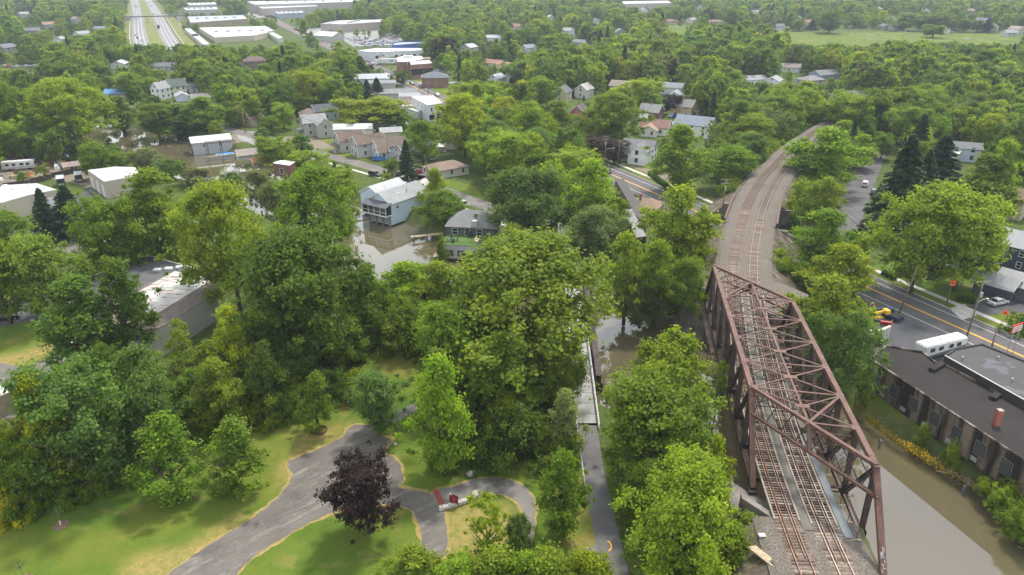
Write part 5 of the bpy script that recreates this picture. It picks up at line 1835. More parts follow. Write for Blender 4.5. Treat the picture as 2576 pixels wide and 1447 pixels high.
pc('sedan', 'black', 1037, 212, -62, 'black car on the main road near the crossroads', detail=False)
pc('sedan', 'tan', 1100, 240, -62, 'pale gold car on the main road above the white storefront', detail=False)
pc('sedan', 'red', 1012, 286, 0, 'red car beside the storefront annex', detail=False)
pc('suv', 'black', 20, 800, 20, 'black car parked under the trees at the left edge')
pc('suv', 'black', 100, 745, 60, 'dark car parked beside the black roofed building')
pc('suv', 'black', 172, 872, 150, 'black car at the edge of the left lot, half under a tree')
pc('suv', 'black', 306, 487, 100, 'dark car behind the tall twin spruces')
pc('suv', 'black', 1525, 433, -60, 'pale green car on the main road below the purple trees', detail=True).children[0]
pc('suv', 'black', 1500, 545, 60, 'dark car parked in the trail yard')
pc('suv', 'black', 1567, 512, -60, 'dark car parked beside the long dark shed roof')
pc('pickup', 'tan', 1640, 548, 80, 'tan pickup parked behind the orange brick house')
pc('sedan', 'navy', 1592, 566, 20, 'dark car in the yard beside the trail shed')
pc('sedan', 'silver', 1592, 578, 20, 'silver car in the yard beside the trail shed')
pc('sedan', 'white', 1690, 293, 20, 'white car parked in front of the mustard tan house', detail=False)
pc('sedan', 'blue', 1703, 295, 20, 'pale blue car parked right of the white car by the mustard tan house', detail=False)
pc('sedan', 'black', 1638, 300, 30, 'black car parked by the maroon house', detail=False)
pc('suv', 'black', 1437, 246, 30, 'dark car beside the pale yellow house', detail=False)
pc('sedan', 'white', 2430, 100, 120, 'white car on the road beyond the playing field', detail=False)
# highway traffic
hd = math.degrees(math.atan2((hw[-1] - hw[0]).y, (hw[-1] - hw[0]).x))
for i, (x, y, c, k) in enumerate(((341, 90, 'silver', 'suv'), (346, 96, 'navy', 'sedan'), (356, 98, 'white', 'sedan'), (356, 103, 'white', 'suv'), (340, 14, 'blue', 'sedan'), (346, 17, 'silver', 'suv'), (341, 18, 'red', 'sedan'), (386, 37, 'black', 'suv'), (380, 16, 'grey', 'suv'), (375, 5, 'white', 'van'))):
    pc(k, c, x, y, hd, '%s %s on the highway, %s from the near end' % (c, 'car' if k != 'van' else 'van', ('fourth', 'third', 'second', 'nearest', 'eighth', 'seventh', 'sixth', 'fifth', 'ninth', 'farthest')[i]), 'highway traffic', False, name='highway_car')
p = P(399, 70, 1)
bt = thing('box_truck', 'black box truck on the right highway lanes', 'truck', p - Vector((0, 0, 1)), R(hd))
MB().box(-4, 2, -1.25, 1.25, .9, 3.9).build('cargo_box', BLACKM, bt)
MB().box(2.1, 4.2, -1.15, 1.15, .6, 2.8).build('cab', BLACKM, bt)
for sx in (-3, 3):
    for sy in (-1, 1):
        ob('wheel', wheel_m, bt, loc=(sx, sy, .35))
# crowded auto yard
grp = 'cars packed in the auto yard'
names_ = list(PALETTE)[:6]
k_ = 0
for row in range(7):
    y = 96 + row * 3.4
    for j in range(12):
        x = 872 + j * 11.5 + row * 4 + rng.uniform(-3, 3)
        if rng.random() < .2 or x > 1015:
            continue
        cc = rng.choice(('white', 'white', 'silver', 'grey', 'blue', 'white', 'silver', 'red' if rng.random() < .4 else 'white'))
        kd = rng.choice(('sedan', 'suv', 'sedan'))
        pc(kd, cc, x, y + rng.uniform(-.8, .8), rng.choice((15, 20, 195, 105)), '%s %s in the crowded auto yard, %s row from the back, %s' % (cc, 'sedan' if kd == 'sedan' else 'estate car', ('first', 'second', 'third', 'fourth', 'fifth', 'sixth', 'seventh')[row], 'left end' if j < 3 else 'left of middle' if j < 6 else 'right of middle' if j < 9 else 'right end'), grp, False)
for j in range(9):
    x = 1010 + j * 6.5
    pc('van', 'white', 960 + j * 9, 118, 100, 'white van in the row parked along the grey warehouse', 'vans along the grey warehouse', False)
for j in range(16):
    x, y = rng.uniform(640, 760), rng.uniform(24, 46)
    cc = rng.choice(('white', 'silver', 'red', 'black'))
    pc('sedan', cc, x, y, rng.choice((10, 100)), 'distant %s car in the strip mall lot' % cc, 'cars in the strip mall lot', False)
for j in range(8):
    cc = ('white', 'red', 'silver', 'white', 'black', 'white', 'blue', 'white')[j]
    pc('sedan', cc, 12 + j * 11, 169 + rng.uniform(-3, 3), 20, '%s car in the lot behind the left hand trees' % cc, 'cars behind the left hand trees', False)

# recreational vehicles, trailers, semi truck
def rv(px, py, deg, label, stripe, L=9.5):
    p = P(px, py, 0)
    t_ = thing('motor_home', label, 'motor home', p, R(deg))
    b = MB().box(-L / 2, L / 2, -1.22, 1.22, .55, 3.2).mesh('body', WHITE)
    bm_ = bmesh.new()
    bm_.from_mesh(b)
    bmesh.ops.bevel(bm_, geom=bm_.edges[:], offset=.18, segments=2, affect='EDGES')
    bm_.to_mesh(b)
    bm_.free()
    ob('body', b, t_)
    for s_ in (-1, 1):
        MB().hexa([(-L / 2 + .3, s_ * 1.228 - .004, .7), (L / 2 - .2, s_ * 1.228 - .004, .7), (L / 2 - .2, s_ * 1.228 + .004, .7), (-L / 2 + .3, s_ * 1.228 + .004, .7), (-L / 2 + .3, s_ * 1.228 - .004, 1.0), (L / 2 - .2, s_ * 1.228 - .004, 1.75), (L / 2 - .2, s_ * 1.228 + .004, 1.75), (-L / 2 + .3, s_ * 1.228 + .004, 1.0)]).build('stripe', stripe, t_)
        for x in (-L * .32, -L * .12, L * .12, L * .3):
            MB().box(x - .55, x + .55, s_ * 1.235 - .012, s_ * 1.235 + .012, 1.75, 2.5).build('window', GLASS, t_)
    MB().box(L / 2 - .02, L / 2 + .02, -1.0, 1.0, 1.5, 2.6).build('windscreen', GLASS, t_)
    for x, w in ((-L * .3, .7), (0, .5), (L * .22, .9)):
        MB().cbox(x, .1, 3.2, w, .6, .2).build('roof_vent', TRIM, t_)
    for x in (-L * .28, L * .33):
        for s_ in (-1, 1):
            ob('wheel', wheel_m, t_, loc=(x, s_ * 1.1, .4), scale=(1.2, 1, 1.2))
    return t_
rv(2360, 892, 22, 'white motor home with a grey swoosh parked against the brick works', pm('grey_stripe', (.10, .12, .12), .5), 10.5)
rv(50, 427, 20, 'white motor home in the scrap yard on the left', pm('pale_stripe', (.45, .45, .45), .5), 10)
def trailer(px, py, deg, label, top):
    p = P(px, py, 0)
    t_ = thing('cargo_trailer', label, 'trailer', p, R(deg))
    MB().box(-2.6, 2.6, -1.1, 1.1, .5, 2.7).build('body', BLACKM, t_)
    MB().box(-2.62, 2.62, -1.12, 1.12, 2.7, 2.76).build('roof', pm('grey_trailer_roof', (.45, .48, .48), .4), t_)
    MB().bar((-3.9, 0, .5), (-2.6, 0, .5), .12, .12).build('drawbar', BLACKM, t_)
    MB().box(-2.61, -2.605, -.9, .9, .6, 1.2).build('bumper_plate', CHROME, t_)
    for x in (-.45, .45):
        for s_ in (-1, 1):
            ob('wheel', wheel_m, t_, loc=(x, s_ * 1.12, .33))
trailer(155, 466, 120, 'black cargo trailer with a grey roof, left of the two by the yard fence', 0)
trailer(200, 456, 120, 'black cargo trailer with a grey roof, right of the two by the yard fence', 0)
p = P(975, 163)
st = thing('semi_truck', 'white semi truck with a white box trailer in front of the brick school', 'truck', p, R(8))
MB().box(-6, 8, -1.3, 1.3, 1.2, 4.1).build('trailer_box', WHITE, st)
MB().hexa([(-9.6, -1.2, .7), (-6.4, -1.2, .7), (-6.4, 1.2, .7), (-9.6, 1.2, .7), (-8.2, -1.15, 3.6), (-6.4, -1.15, 3.8), (-6.4, 1.15, 3.8), (-8.2, 1.15, 3.6)]).build('cab', WHITE, st)
MB().box(-11.2, -9.2, -1.05, 1.05, .7, 1.9).build('hood', WHITE, st)
MB().box(1.5, 4.0, -1.32, -1.3, 2.3, 3.3).build('logo_panel', pm('logo_blue', (.10, .25, .55), .5), st)
for x in (-10.4, -7, -5.8, 5, 6.3):
    for s_ in (-1, 1):
        ob('wheel', wheel_m, st, loc=(x, s_ * 1.05, .5), scale=(1.5, 1.3, 1.5))

# yellow towable lift, red machine part, cones, signs
YEL = pm('machine_yellow', (.62, .38, .03), .5, .1)
REDM = pm('machine_red', (.34, .03, .03), .5, .2)
ORG = pm('cone_orange', (.80, .14, .015), .6, .05)
lf = thing('towable_lift', 'yellow towable boom lift beside the dark blue pickup', 'boom lift', P(2195, 808), R(12))
MB().bar((-2.6, 0, .7), (2.2, 0, .7), .5, .25).build('chassis', YEL, lf)
MB().tube([(-.8, 0, .7), (-.8, 0, 1.4)], [.5, .4], 10).build('turntable', YEL, lf)
MB().bar((-1.6, 0, 1.45), (2.4, 0, 2.0), .35, .4).bar((-1.4, 0, 1.3), (.8, 0, 1.15), .25, .3).build('boom', YEL, lf)
MB().box(2.2, 3.2, -.7, .7, 1.5, 2.3).build('basket', YEL, lf)
for sy in (-1, 1):
    MB().bar((-1.8, sy * .3, .7), (-2.6, sy * 1.3, .3), .14, .14).build('outrigger', YEL, lf)
    ob('wheel', wheel_m, lf, loc=(0, sy * .8, .33))
rm = thing('bucket_attachment', 'dark red machine bucket lying on the works lot asphalt', 'bucket', P(2226, 816), R(-20))
MB().hexa([(-1, -.6, 0), (1, -.6, 0), (1, .2, 0), (-1, .2, 0), (-1, -.9, .9), (1, -.9, .9), (1, -.6, 1.0), (-1, -.6, 1.0)]).build('bucket_shell', REDM, rm)
for x in (-.98, .98):
    MB().hexa([(x - .04, -.6, .02), (x + .04, -.6, .02), (x + .04, .7, .02), (x - .04, .7, .02), (x - .04, -.8, .9), (x + .04, -.8, .9), (x + .04, .1, .8), (x - .04, .1, .8)]).build('side_plate', REDM, rm)
cone_parts = (MB().cbox(0, 0, 0, .38, .38, .05).mesh('base', ORG), MB().cyl(0, 0, .05, .75, .15, 10, .04).mesh('cone_body', ORG), MB().cyl(0, 0, .38, .52, .105, 10, .075).mesh('reflective_band', WHITE))
def cone(px, py, label, s_=1.):
    t_ = thing('traffic_cone', label, 'traffic cone', P(px, py, .03), 0)
    t_.scale = (s_,) * 3
    for n_, m_ in zip(('base', 'cone_body', 'reflective_band'), cone_parts):
        ob(n_, m_, t_)
cone(2196, 776, 'tall orange traffic cone behind the yellow lift', 1.5)
cone(2238, 816, 'orange traffic cone, left of the pair behind the blue pickup')
cone(2242, 814, 'orange traffic cone, right of the pair behind the blue pickup')
def text_on(parent, s, size, loc, rot, mat, name='lettering'):
    cu = bpy.data.curves.new(name, 'FONT')
    cu.body = s
    cu.size = size
    cu.align_x = 'CENTER'
    cu.align_y = 'CENTER'
    cu.extrude = .004
    cu.materials.append(mat)
    tmp = bpy.data.objects.new(name, cu)
    me_ = bpy.data.meshes.new_from_object(tmp)
    o = ob(name, me_, parent)
    bpy.data.objects.remove(tmp)
    o.location = loc
    o.rotation_euler = rot
    return o
sg = thing('road_work_sign', 'orange diamond road work sign with flags on the right verge', 'sign', P(2524, 806), R(-40))
MB().cyl(0, 0, 0, 1.3, .03, 6).build('post', GALV, sg)
MB().prism_y([(0, 1.0), (.62, 1.62), (0, 2.24), (-.62, 1.62)], -.03, .03).build('panel', ORG, sg)
for s_ in (-1, 1):
    MB().face((s_ * .1, 0, 2.2), (s_ * .5, .05, 2.6), (s_ * .6, .0, 2.25)).build('flag', ORG, sg)
MB().prism_y([(-.2, 1.45), (.2, 1.45), (.05, 1.8), (-.05, 1.8)], -.04, -.031).build('symbol', BLACKM, sg)
rs = thing('shop_sign', 'red bordered white shop sign standing behind the patched roof', 'sign', P(2535, 905), R(28))
for x in (-1.0, 1.0):
    MB().cyl(x, 0, 0, 5.6, .07, 6).build('post', GALV, rs)
MB().box(-1.5, 1.5, -.08, .08, 5.6, 7.2).build('panel', pm('sign_red', (.60, .03, .03), .5), rs)
MB().box(-1.35, 1.35, -.1, -.081, 5.75, 6.9).build('face', WHITE, rs)
for z_, w_ in ((6.55, 1.8), (6.2, 2.1), (5.95, 1.2)):
    MB().box(-w_ / 2, w_ / 2, -.105, -.1001, z_ - .06, z_ + .06).build('print_line', REDM, rs)

# ------------------------------------------------------------------ poles and wires
INS = pm('insulator', (.5, .5, .5), .4)
def pole(px, py, H, label, arms=1, transformer=False, lamp=None, deg=0., lean=(0, 0), group=None, steel=False):
    p = P(px, py)
    t_ = thing('street_light' if steel else 'utility_pole', label, 'street light' if steel else 'utility pole', p, R(deg), group)
    top = Vector((lean[0], lean[1], H))
    MB().tube([(0, 0, -.3), top], [.17, .11] if not steel else [.11, .07], 8).build('pole', GALV if steel else POLEW, t_, smooth=True)
    for k in range(arms):
        z = H - .35 - k * 1.1
        c = top * (z / H)
        MB().bar(c + Vector((-1.25, .13, 0)), c + Vector((1.25, .13, 0)), .1, .13).build('crossarm', WOODG, t_)
        for u in (-1.15, -.55, .55, 1.15):
            MB().cyl(c.x + u, c.y + .13, z + .06, z + .26, .05, 6).build('insulator', INS, t_)
    if transformer:
        z = H - 3.2
        c = top * (z / H)
        MB().cyl(c.x, c.y - .42, z, z + 1.0, .27, 10).build('transformer', GALV, t_)
    if lamp:
        z, dx, dy = lamp
        c = top * (z / H)
        MB().tube([c, c + Vector((dx * .5, dy * .5, .55)), c + Vector((dx, dy, .65))], .045, 6).build('lamp_arm', GALV, t_)
        MB().cbox(c.x + dx * 1.1, c.y + dy * 1.1, z + .55, .35, .35, .14).build('lamp_head', WHITE, t_)
    return p + Matrix.Rotation(R(deg), 3, 'Z') @ top
tops = []
tops.append(pole(2262, 788, 10.5, 'dark utility pole at the kerb beside the blue pickup', 0, lean=(1.2, -.6)))
tops.append(pole(2430, 852, 12, 'tall leaning utility pole with a street lamp arm beside the motor home', 1, True, (7.5, 1.9, .5), lean=(.5, 0)))
tops.append(pole(2380, 768, 11, 'wooden utility pole carrying an orange sign across the road', 0, lamp=(8.5, -2, 0), lean=(.3, 0)))
tops.append(pole(2490, 890, 5.4, 'short thick black post behind the patched roof', 0))
tops.append(pole(1815, 556, 12, 'grey utility pole with crossarm and transformer left of the railway', 2, True, lean=(0, .4)))
tops.append(pole(2065, 575, 10, 'utility pole with crossarm right of the railway underpass', 1))
tops.append(pole(2090, 570, 11, 'slim utility pole with short arms beside the side road', 1, lamp=(7.5, -1.2, 0)))
tops.append(pole(1520, 428, 12, 'utility pole with street lamp and transformer beside the purple trees', 2, True, (7.0, 2.6, 0)))
tops.append(pole(1555, 423, 9.5, 'plain wooden pole right of the street lamp pole by the lawn', 0))
tops.append(pole(1690, 483, 7.5, 'short dark pole at the hedge beside the main road', 0))
tops.append(pole(977, 407, 9, 'wooden utility pole in front of the light grey brown roofed house', 1))
tops.append(pole(1080, 457, 9, 'dark leaning pole beside the red car driveway', 0, lean=(-1.2, 0)))
tops.append(pole(874, 305, 11, 'pale utility pole beside the slate blue house', 1, True))
tops.append(pole(617, 336, 10, 'wooden utility pole at the street corner near the boathouses', 0))
tops.append(pole(765, 352, 9.5, 'utility pole with white transformer before the large pale grey house', 1, True))
tops.append(pole(525, 280, 10, 'wooden utility pole among the trees left of the street corner', 0))
tops.append(pole(410, 218, 13, 'tall pale pole between the two tall houses', 0))
tops.append(pole(335, 240, 9, 'thin pole right of the blue roofed house', 0))
tops.append(pole(1078, 238, 10, 'utility pole beside the black car on the main road', 0))
tops.append(pole(1132, 236, 12, 'utility pole at the fenced yard of the brick building', 0))
tops.append(pole(1068, 222, 11, 'leaning pole at the corner of the square brick building', 0))
tops.append(pole(960, 178, 13, 'tall traffic signal pole in front of the semi truck', 0))
tops.append(pole(1027, 195, 12, 'pale steel pole before the brick school', 0, steel=True))
tops.append(pole(980, 203, 9, 'steel signal mast over the main road', 0, lamp=(8.0, 6.0, 1), steel=True))
tops.append(pole(1290, 478, 8, 'pale wooden pole among the trees behind the deck house', 0))
for x, y, n_ in ((1120, 90, 'left'), (920, 115, 'middle'), (700, 75, 'far')):
    tops.append(pole(x, y, 15, 'tall distant utility pole, %s of the upper centre' % n_, 2))
# orange plate on the pole across the road
pp = P(2380, 768)
sgp = thing('warning_plate', 'orange rectangular plate fixed to the wooden pole across the road', 'sign', pp + Vector((.1, -.24, 4.6)), R(-20))
MB().box(-.55, .55, -.03, .03, 0, 1.3).build('panel', ORG, sgp)
MB().box(-.35, .35, -.04, -.031, .45, .55).box(-.3, .3, -.04, -.031, .75, .85).build('print_line', BLACKM, sgp)
WIRE = pm('wire', (.03, .03, .03), .6)
def wire(a, b, n, label, sag=.6):
    d = Vector((b.x - a.x, b.y - a.y, 0)).normalized()
    nn = Vector((d.y, -d.x, 0))
    t_ = thing('power_line', label, 'wires', a - Vector((0, 0, a.z)))
    for k in range(n):
        pts = []
        o = nn * (k - (n - 1) / 2) * .5 + Vector((0, 0, -.3 - .5 * (k % 3)))
        for i in range(13):
            u = i / 12
            q = a.lerp(b, u) + o - Vector((0, 0, 4 * sag * u * (1 - u)))
            pts.append(q - Vector((a.x, a.y, 0)))
        MB().tube(pts, .032, 4).build('wire', WIRE, t_)
wire(tops[0], tops[5], 4, 'bundle of wires from the kerb pole back to the railway underpass')
wire(tops[0], tops[1] + Vector((0, 0, -1)), 4, 'bundle of wires from the kerb pole to the tall leaning pole')
wire(tops[1], Vector((112, 100, 11)), 4, 'wires leaving the tall leaning pole to the right')
wire(tops[4], tops[7], 3, 'wires along the main road left of the railway')
wire(tops[7], Vector((-15, 330, 11)), 3, 'wires running away along the main road')
wire(tops[10], tops[14], 2, 'wires along the waterside street', .9)
wire(tops[10], tops[11], 2, 'wires from the street pole to the leaning dark pole')
wire(tops[12], tops[14], 2, 'wires behind the large pale grey house')
wire(tops[13], tops[15], 2, 'wires at the street corner')
wire(tops[4], tops[5] + Vector((0, 0, 1)), 2, 'wires crossing above the railway')

# ------------------------------------------------------------------ trail bridge over the river
tbr = thing('trail_bridge', 'narrow grey decked foot bridge with low metal railings across the river', 'bridge', (12.6, 124.5, 0), R(-1.9))
y0, y1 = -27.5, 27.5
MB().box(-1.75, 1.75, y0, y1, -.35, -.02).build('deck', pm('grey_plank_deck', (.27, .265, .25), .8, .25, .5), tbr)
for i in range(17):
    y = y0 + (y1 - y0) * i / 17 + 1.4
    MB().box(-1.5, 1.5, y, y + 3.1, -.02, .03).build('deck_panel', pm('grey_plank_deck', (.27, .265, .25), .8, .25, .5), tbr)
for s_ in (-1, 1):
    MB().box(s_ * 1.62 - .12, s_ * 1.62 + .12, y0, y1, -.9, -.35).build('girder', DRUST, tbr)
    m = MB()
    m.bar((s_ * 1.72, y0, 1.15), (s_ * 1.72, y1, 1.15), .08, .06)
    for z in (.3, .5, .7, .9):
        m.bar((s_ * 1.70, y0, z), (s_ * 1.70, y1, z), .035, .035)
    m.build('railing', GALV, tbr)
    MB().bar((s_ * 1.56, y0, .16), (s_ * 1.56, y1, .16), .12, .2).build('kerb_rail', WOODG, tbr)
    for i in range(24):
        y = y0 + (y1 - y0) * i / 23
        MB().bar((s_ * 1.72, y, -.3), (s_ * 1.72, y, 1.15), .06, .06).build('railing_post', GALV, tbr)
og = thing('old_girder', 'old rusted steel girder on piers just right of the foot bridge', 'girder', (15.6, 128, 0), R(-1.9))
MB().box(-.35, .35, -15, 24, -1.2, .3).build('web', DRUST, og)
MB().box(-.55, .55, -15, 24, .3, .38).build('top_flange', DRUST, og)
for y in (-14.5, -5, 5, 16):
    MB().box(-.8, .8, y - .4, y + .4, -4, -1.2).build('pier', DRUST, og)
for i in range(3):
    tag(ob('mooring_pile', MB().cyl(0, 0, -4.2, -1.6, .25, 8).mesh('mooring_pile', POLEW), loc=(16.2 + .3 * i, 109.5 - i * 4, 0)), 'short timber pile in the water by the foot bridge, %s' % ('nearest', 'middle', 'farthest')[i], 'pile')
tr_rail = thing('trail_railing', 'low metal railing along the trail before the foot bridge', 'railing', (9.95, 91, 0))
MB().bar((0, -9, 1.05), (0, 6, 1.05), .05, .05).bar((0, -9, .6), (0, 6, .6), .04, .04).build('rail', GALV, tr_rail)
for i in range(7):
    MB().cbox(0, -9 + 2.5 * i, 0, .05, .05, 1.05).build('post', GALV, tr_rail)
m = MB()
cx0 = P(1518, 1372)
for i in range(14):
    a, b = i / 13 * 2.4, (i + 1) / 13 * 2.4
    q0 = (cx0.x + .35 + .6 * math.cos(a - 1.4), cx0.y + .9 * math.sin(a - 1.4) - .1)
    q1 = (cx0.x + .35 + .6 * math.cos(b - 1.4), cx0.y + .9 * math.sin(b - 1.4) - .1)
    m.bar((*q0, .05), (*q1, .05), .2, .008)
structure(m.build('yellow_curl_marking', YELLOW))

# ------------------------------------------------------------------ docks, boats, water things
dk = thing('fishing_dock', 'narrow wooden dock reaching into the water before the deck house', 'dock', P(1072, 592, -1.6) * 1.0, R(18))
dk.location.z = 0
n_ = 26
pl_m = MB().box(-.14, .14, -.75, .75, -.03, .03).mesh('plank', WOODL)
for i in range(n_):
    ob('plank', pl_m, dk, loc=(-4 + 8.4 * i / (n_ - 1) , rng.uniform(-.02, .02), -1.55))
for y in (-.6, .6):
    MB().bar((-4.1, y, -1.68), (4.5, y, -1.68), .1, .18).build('joist', WOODG, dk)
    for x in (-3.4, .2, 3.8):
        MB().cyl(x, y, -4.2, -1.2, .11, 8).build('pile', POLEW, dk)
d2 = thing('side_dock', 'short wooden dock left of the pale blue waterside house', 'dock', P(912, 535, -1.6), R(25))
d2.location.z = 0
for i in range(14):
    ob('plank', pl_m, d2, loc=(-2.2 + .33 * i, 0, -1.55))
for x in (-2, 1.8):
    for y in (-.6, .6):
        MB().cyl(x, y, -4.2, -1.2, .1, 8).build('pile', POLEW, d2)
def boat(px, py, deg, L, col, label, cover=False):
    p = P(px, py, WATER_Z)
    t_ = thing('motor_boat', label, 'boat', p, R(deg))
    m = MB()
    st = [(-.5, .9, .9), (-.2, 1., .95), (.15, .95, 1.0), (.38, .6, 1.1), (.5, .04, 1.2)]
    wd = L * .15
    for u, w_, h_ in st:
        m.v += [(u * L, -w_ * wd * .6, -.15), (u * L, w_ * wd * .6, -.15), (u * L, w_ * wd, h_ * .75), (u * L, -w_ * wd, h_ * .75)]
    for i in range(len(st) - 1):
        a = 4 * i
        for j in range(4):
            m.f.append((a + j, a + (j + 1) % 4, a + 4 + (j + 1) % 4, a + 4 + j))
    m.f.append((3, 2, 1, 0))
    ob('hull', fixn(m.mesh('hull', WHITE)), t_)
    if cover:
        MB().hexa([(-.48 * L, -wd * .9, .72), (.4 * L, -wd * .5, .8), (.4 * L, wd * .5, .8), (-.48 * L, wd * .9, .72), (-.3 * L, -wd * .3, 1.15), (.25 * L, -wd * .15, 1.1), (.25 * L, wd * .15, 1.1), (-.3 * L, wd * .3, 1.15)]).build('cover', col, t_)
    else:
        MB().hexa([(-.2 * L, -wd * .75, .72), (.22 * L, -wd * .7, .74), (.22 * L, wd * .7, .74), (-.2 * L, wd * .75, .72), (-.15 * L, -wd * .6, 1.7), (.08 * L, -wd * .55, 1.7), (.08 * L, wd * .55, 1.7), (-.15 * L, wd * .6, 1.7)]).build('cabin', col, t_)
        MB().box(-.4 * L, -.22 * L, -wd * .6, wd * .6, .72, .95).build('cockpit_seat', pm('boat_dark', (.1, .1, .12), .6), t_)
    return t_
boat(268, 322, 190, 11, WHITE, 'white cabin cruiser moored at the far left bank')
boat(285, 312, 190, 8, pm('boat_dark', (.1, .1, .12), .6), 'smaller white boat with a dark cabin beside the cabin cruiser')
boat(566, 392, 205, 7, pm('blue_boat_cover', (.06, .25, .60), .7), 'boat under a bright blue cover in the boat lift', True)
boat(548, 380, 205, 7, WHITE, 'white boat behind the blue covered boat')
for i, (x, y) in enumerate(((2210, 1125), (2420, 1242), (2213, 1080))):
    p = P(x, y, WATER_Z)
    tag(ob('mooring_post', MB().bar((0, 0, -1.5), (.15, .05, 1.3), .3, .3).mesh('mooring_post', pm('blue_grey_post', (.12, .15, .17), .8)), loc=p), 'blue grey post standing in the water, %s' % ('middle', 'nearest the right edge', 'nearest the bridge')[i], 'post')
for i, (x, y, d_, L) in enumerate(((2395, 1195, -28, 4.2), (2310, 1140, 20, 1.2), (2288, 1120, -60, .9), (2560, 1305, -15, 3), (2440, 1215, -35, 2.2))):
    p = P(x, y, WATER_Z)
    tag(ob('driftwood_log', MB().tube([(-L / 2, 0, 0), (0, .1, .08), (L / 2, -.1, .02)], [.1, .14, .06], 7).mesh('driftwood_log', WOODL), loc=p, rz=R(d_)), ('long pale driftwood log at the grassy bank', 'short stick floating before the bank', 'tiny twig floating in open water', 'pale log at the right picture edge in the water', 'thin pale branch stranded at the rocky bank')[i], 'driftwood')
# bank stones below the brick works
STONE = pm('grey_stone', (.32, .29, .26), .9, .3, 2, .4)
def rock(r, seed, mat=STONE, name='boulder'):
    b = bmesh.new()
    bmesh.ops.create_icosphere(b, subdivisions=2, radius=r)
    rr = random.Random(seed)
    k = [Vector((rr.uniform(-1, 1), rr.uniform(-1, 1), rr.uniform(-1, 1))).normalized() for _ in range(7)]
    for v in b.verts:
        s_ = 1.
        for q in k:
            d = v.co.normalized().dot(q)
            if d > .72:
                s_ = min(s_, .72 / d)
        v.co *= s_
        v.co.z *= .68
    m = bpy.data.meshes.new(name)
    b.to_mesh(m)
    b.free()
    m.materials.append(mat)
    return m
rocks = [rock(.5, s) for s in range(6)]
k = 0
for i in range(26):
    u = i / 25
    x = 2380 + 130 * u + rng.uniform(-6, 6)
    y = 1182 + 70 * u + rng.uniform(-5, 4)
    p = P(x, y, -2.4)
    tag(ob('bank_stone', rocks[i % 6], loc=p, rz=rng.uniform(0, 6), scale=(rng.uniform(.5, 1.1),) * 3), 'grey stone in the rubble along the bank below the brick works', 'stone', 'bank rubble stones')

# ------------------------------------------------------------------ park things
for i, (x, y, s_, lab) in enumerate(((1184, 1197, 1.5, 'pale boulder beside the loop path near the cedar tree'), (1195, 1252, 1.7, 'large pale boulder on the stone wall end inside the loop path'), (995, 1120, .8, 'small grey boulder at the head of the park drive'))):
    tag(ob('boulder', rocks[i], loc=P(x, y) + Vector((0, 0, .25 * s_)), rz=i, scale=(s_, s_ * .8, s_)), lab, 'boulder')
ws = P(1125, 1278)
sw = thing('stone_wall', 'low curved wall of pale stacked stones in front of the maroon sign', 'wall', ws)
SWM = pm('pale_wall_stone', (.50, .47, .42), .9, .3, 3, .4)
wpts = [P(1108, 1284), P(1120, 1281), P(1140, 1275), P(1160, 1268), P(1180, 1261), P(1192, 1257)]
wpl = resample(catmull([(p.x, p.y) for p in wpts], .1), .42)
rk = [rock(.27, 40 + s, SWM, 'stone') for s in range(5)]
for c_ in range(3):
    for i, p in enumerate(wpl):
        for o_ in (-.16, .16):
            n, tt = side(wpl, i)
            q = p - ws + n * o_ + tt * (.2 * (c_ % 2))
            ob('stone', rk[(i + c_) % 5], sw, loc=(q.x, q.y, .12 + c_ * .2), rz=math.atan2(tt.y, tt.x) + rng.uniform(-.2, .2), scale=(rng.uniform(.8, 1.05), .75, rng.uniform(.6, .8)))
MAROON = pm('maroon_board', (.20, .015, .025), .5, .1)
ps = thing('park_sign', 'maroon wooden park sign with a pointed top and white emblem behind the stone wall', 'sign', P(1143, 1275), R(-12))
ps.scale = (.66, .66, .66)
for x in (-.78, .78):
    MB().cbox(x, 0, 0, .13, .13, 2.9).build('post', MAROON, ps)
MB().prism_y([(-.74, .85), (.74, .85), (.74, 2.75), (.45, 2.75), (0, 3.1), (-.45, 2.75), (-.74, 2.75)], -.05, .05).build('panel', MAROON, ps)
m = MB()
for a, b in (((-.2, 2.3), (.2, 2.3)), ((-.2, 2.3), (-.2, 2.0)), ((-.2, 2.0), (.2, 1.9)), ((.2, 1.9), (.2, 1.5)), ((.2, 1.5), (-.2, 1.35)), ((0, 2.45), (0, 1.25)), ((-.25, 1.7), (.05, 1.6)), ((-.1, 1.2), (.15, 1.1))):
    m.bar((a[0], -.056, a[1]), (b[0], -.056, b[1]), .012, .035, (0, 0, 1))
m.build('emblem', pm('faded_white', (.42, .3, .3), .6), ps)
bo = thing('bollard', 'dark bollard post with a white cap beside the park sign', 'bollard', P(1133, 1260))
MB().cyl(0, 0, 0, .95, .12, 10).build('post', BLACKM, bo)
MB().cyl(0, 0, .95, 1.2, .14, 10).build('cap', WHITE, bo)
for i, (x, y, lab) in enumerate(((1116, 1312, 'thin steel post at the edge of the loop lawn by the wall'), (1213, 1187, 'thin steel post on the lawn above the loop path'), (1015, 1210, 'thin steel post under the cedar tree'))):
    tag(ob('marker_post', MB().cyl(0, 0, 0, 1.4, .03, 6).mesh('marker_post', GALV), loc=P(x, y)), lab, 'post')
tag(ob('utility_marker', MB().cyl(0, 0, 0, 1.5, .05, 6).mesh('utility_marker', WHITE), loc=P(951, 893)), 'white marker stake on the upper lawn by the dark thicket', 'stake')
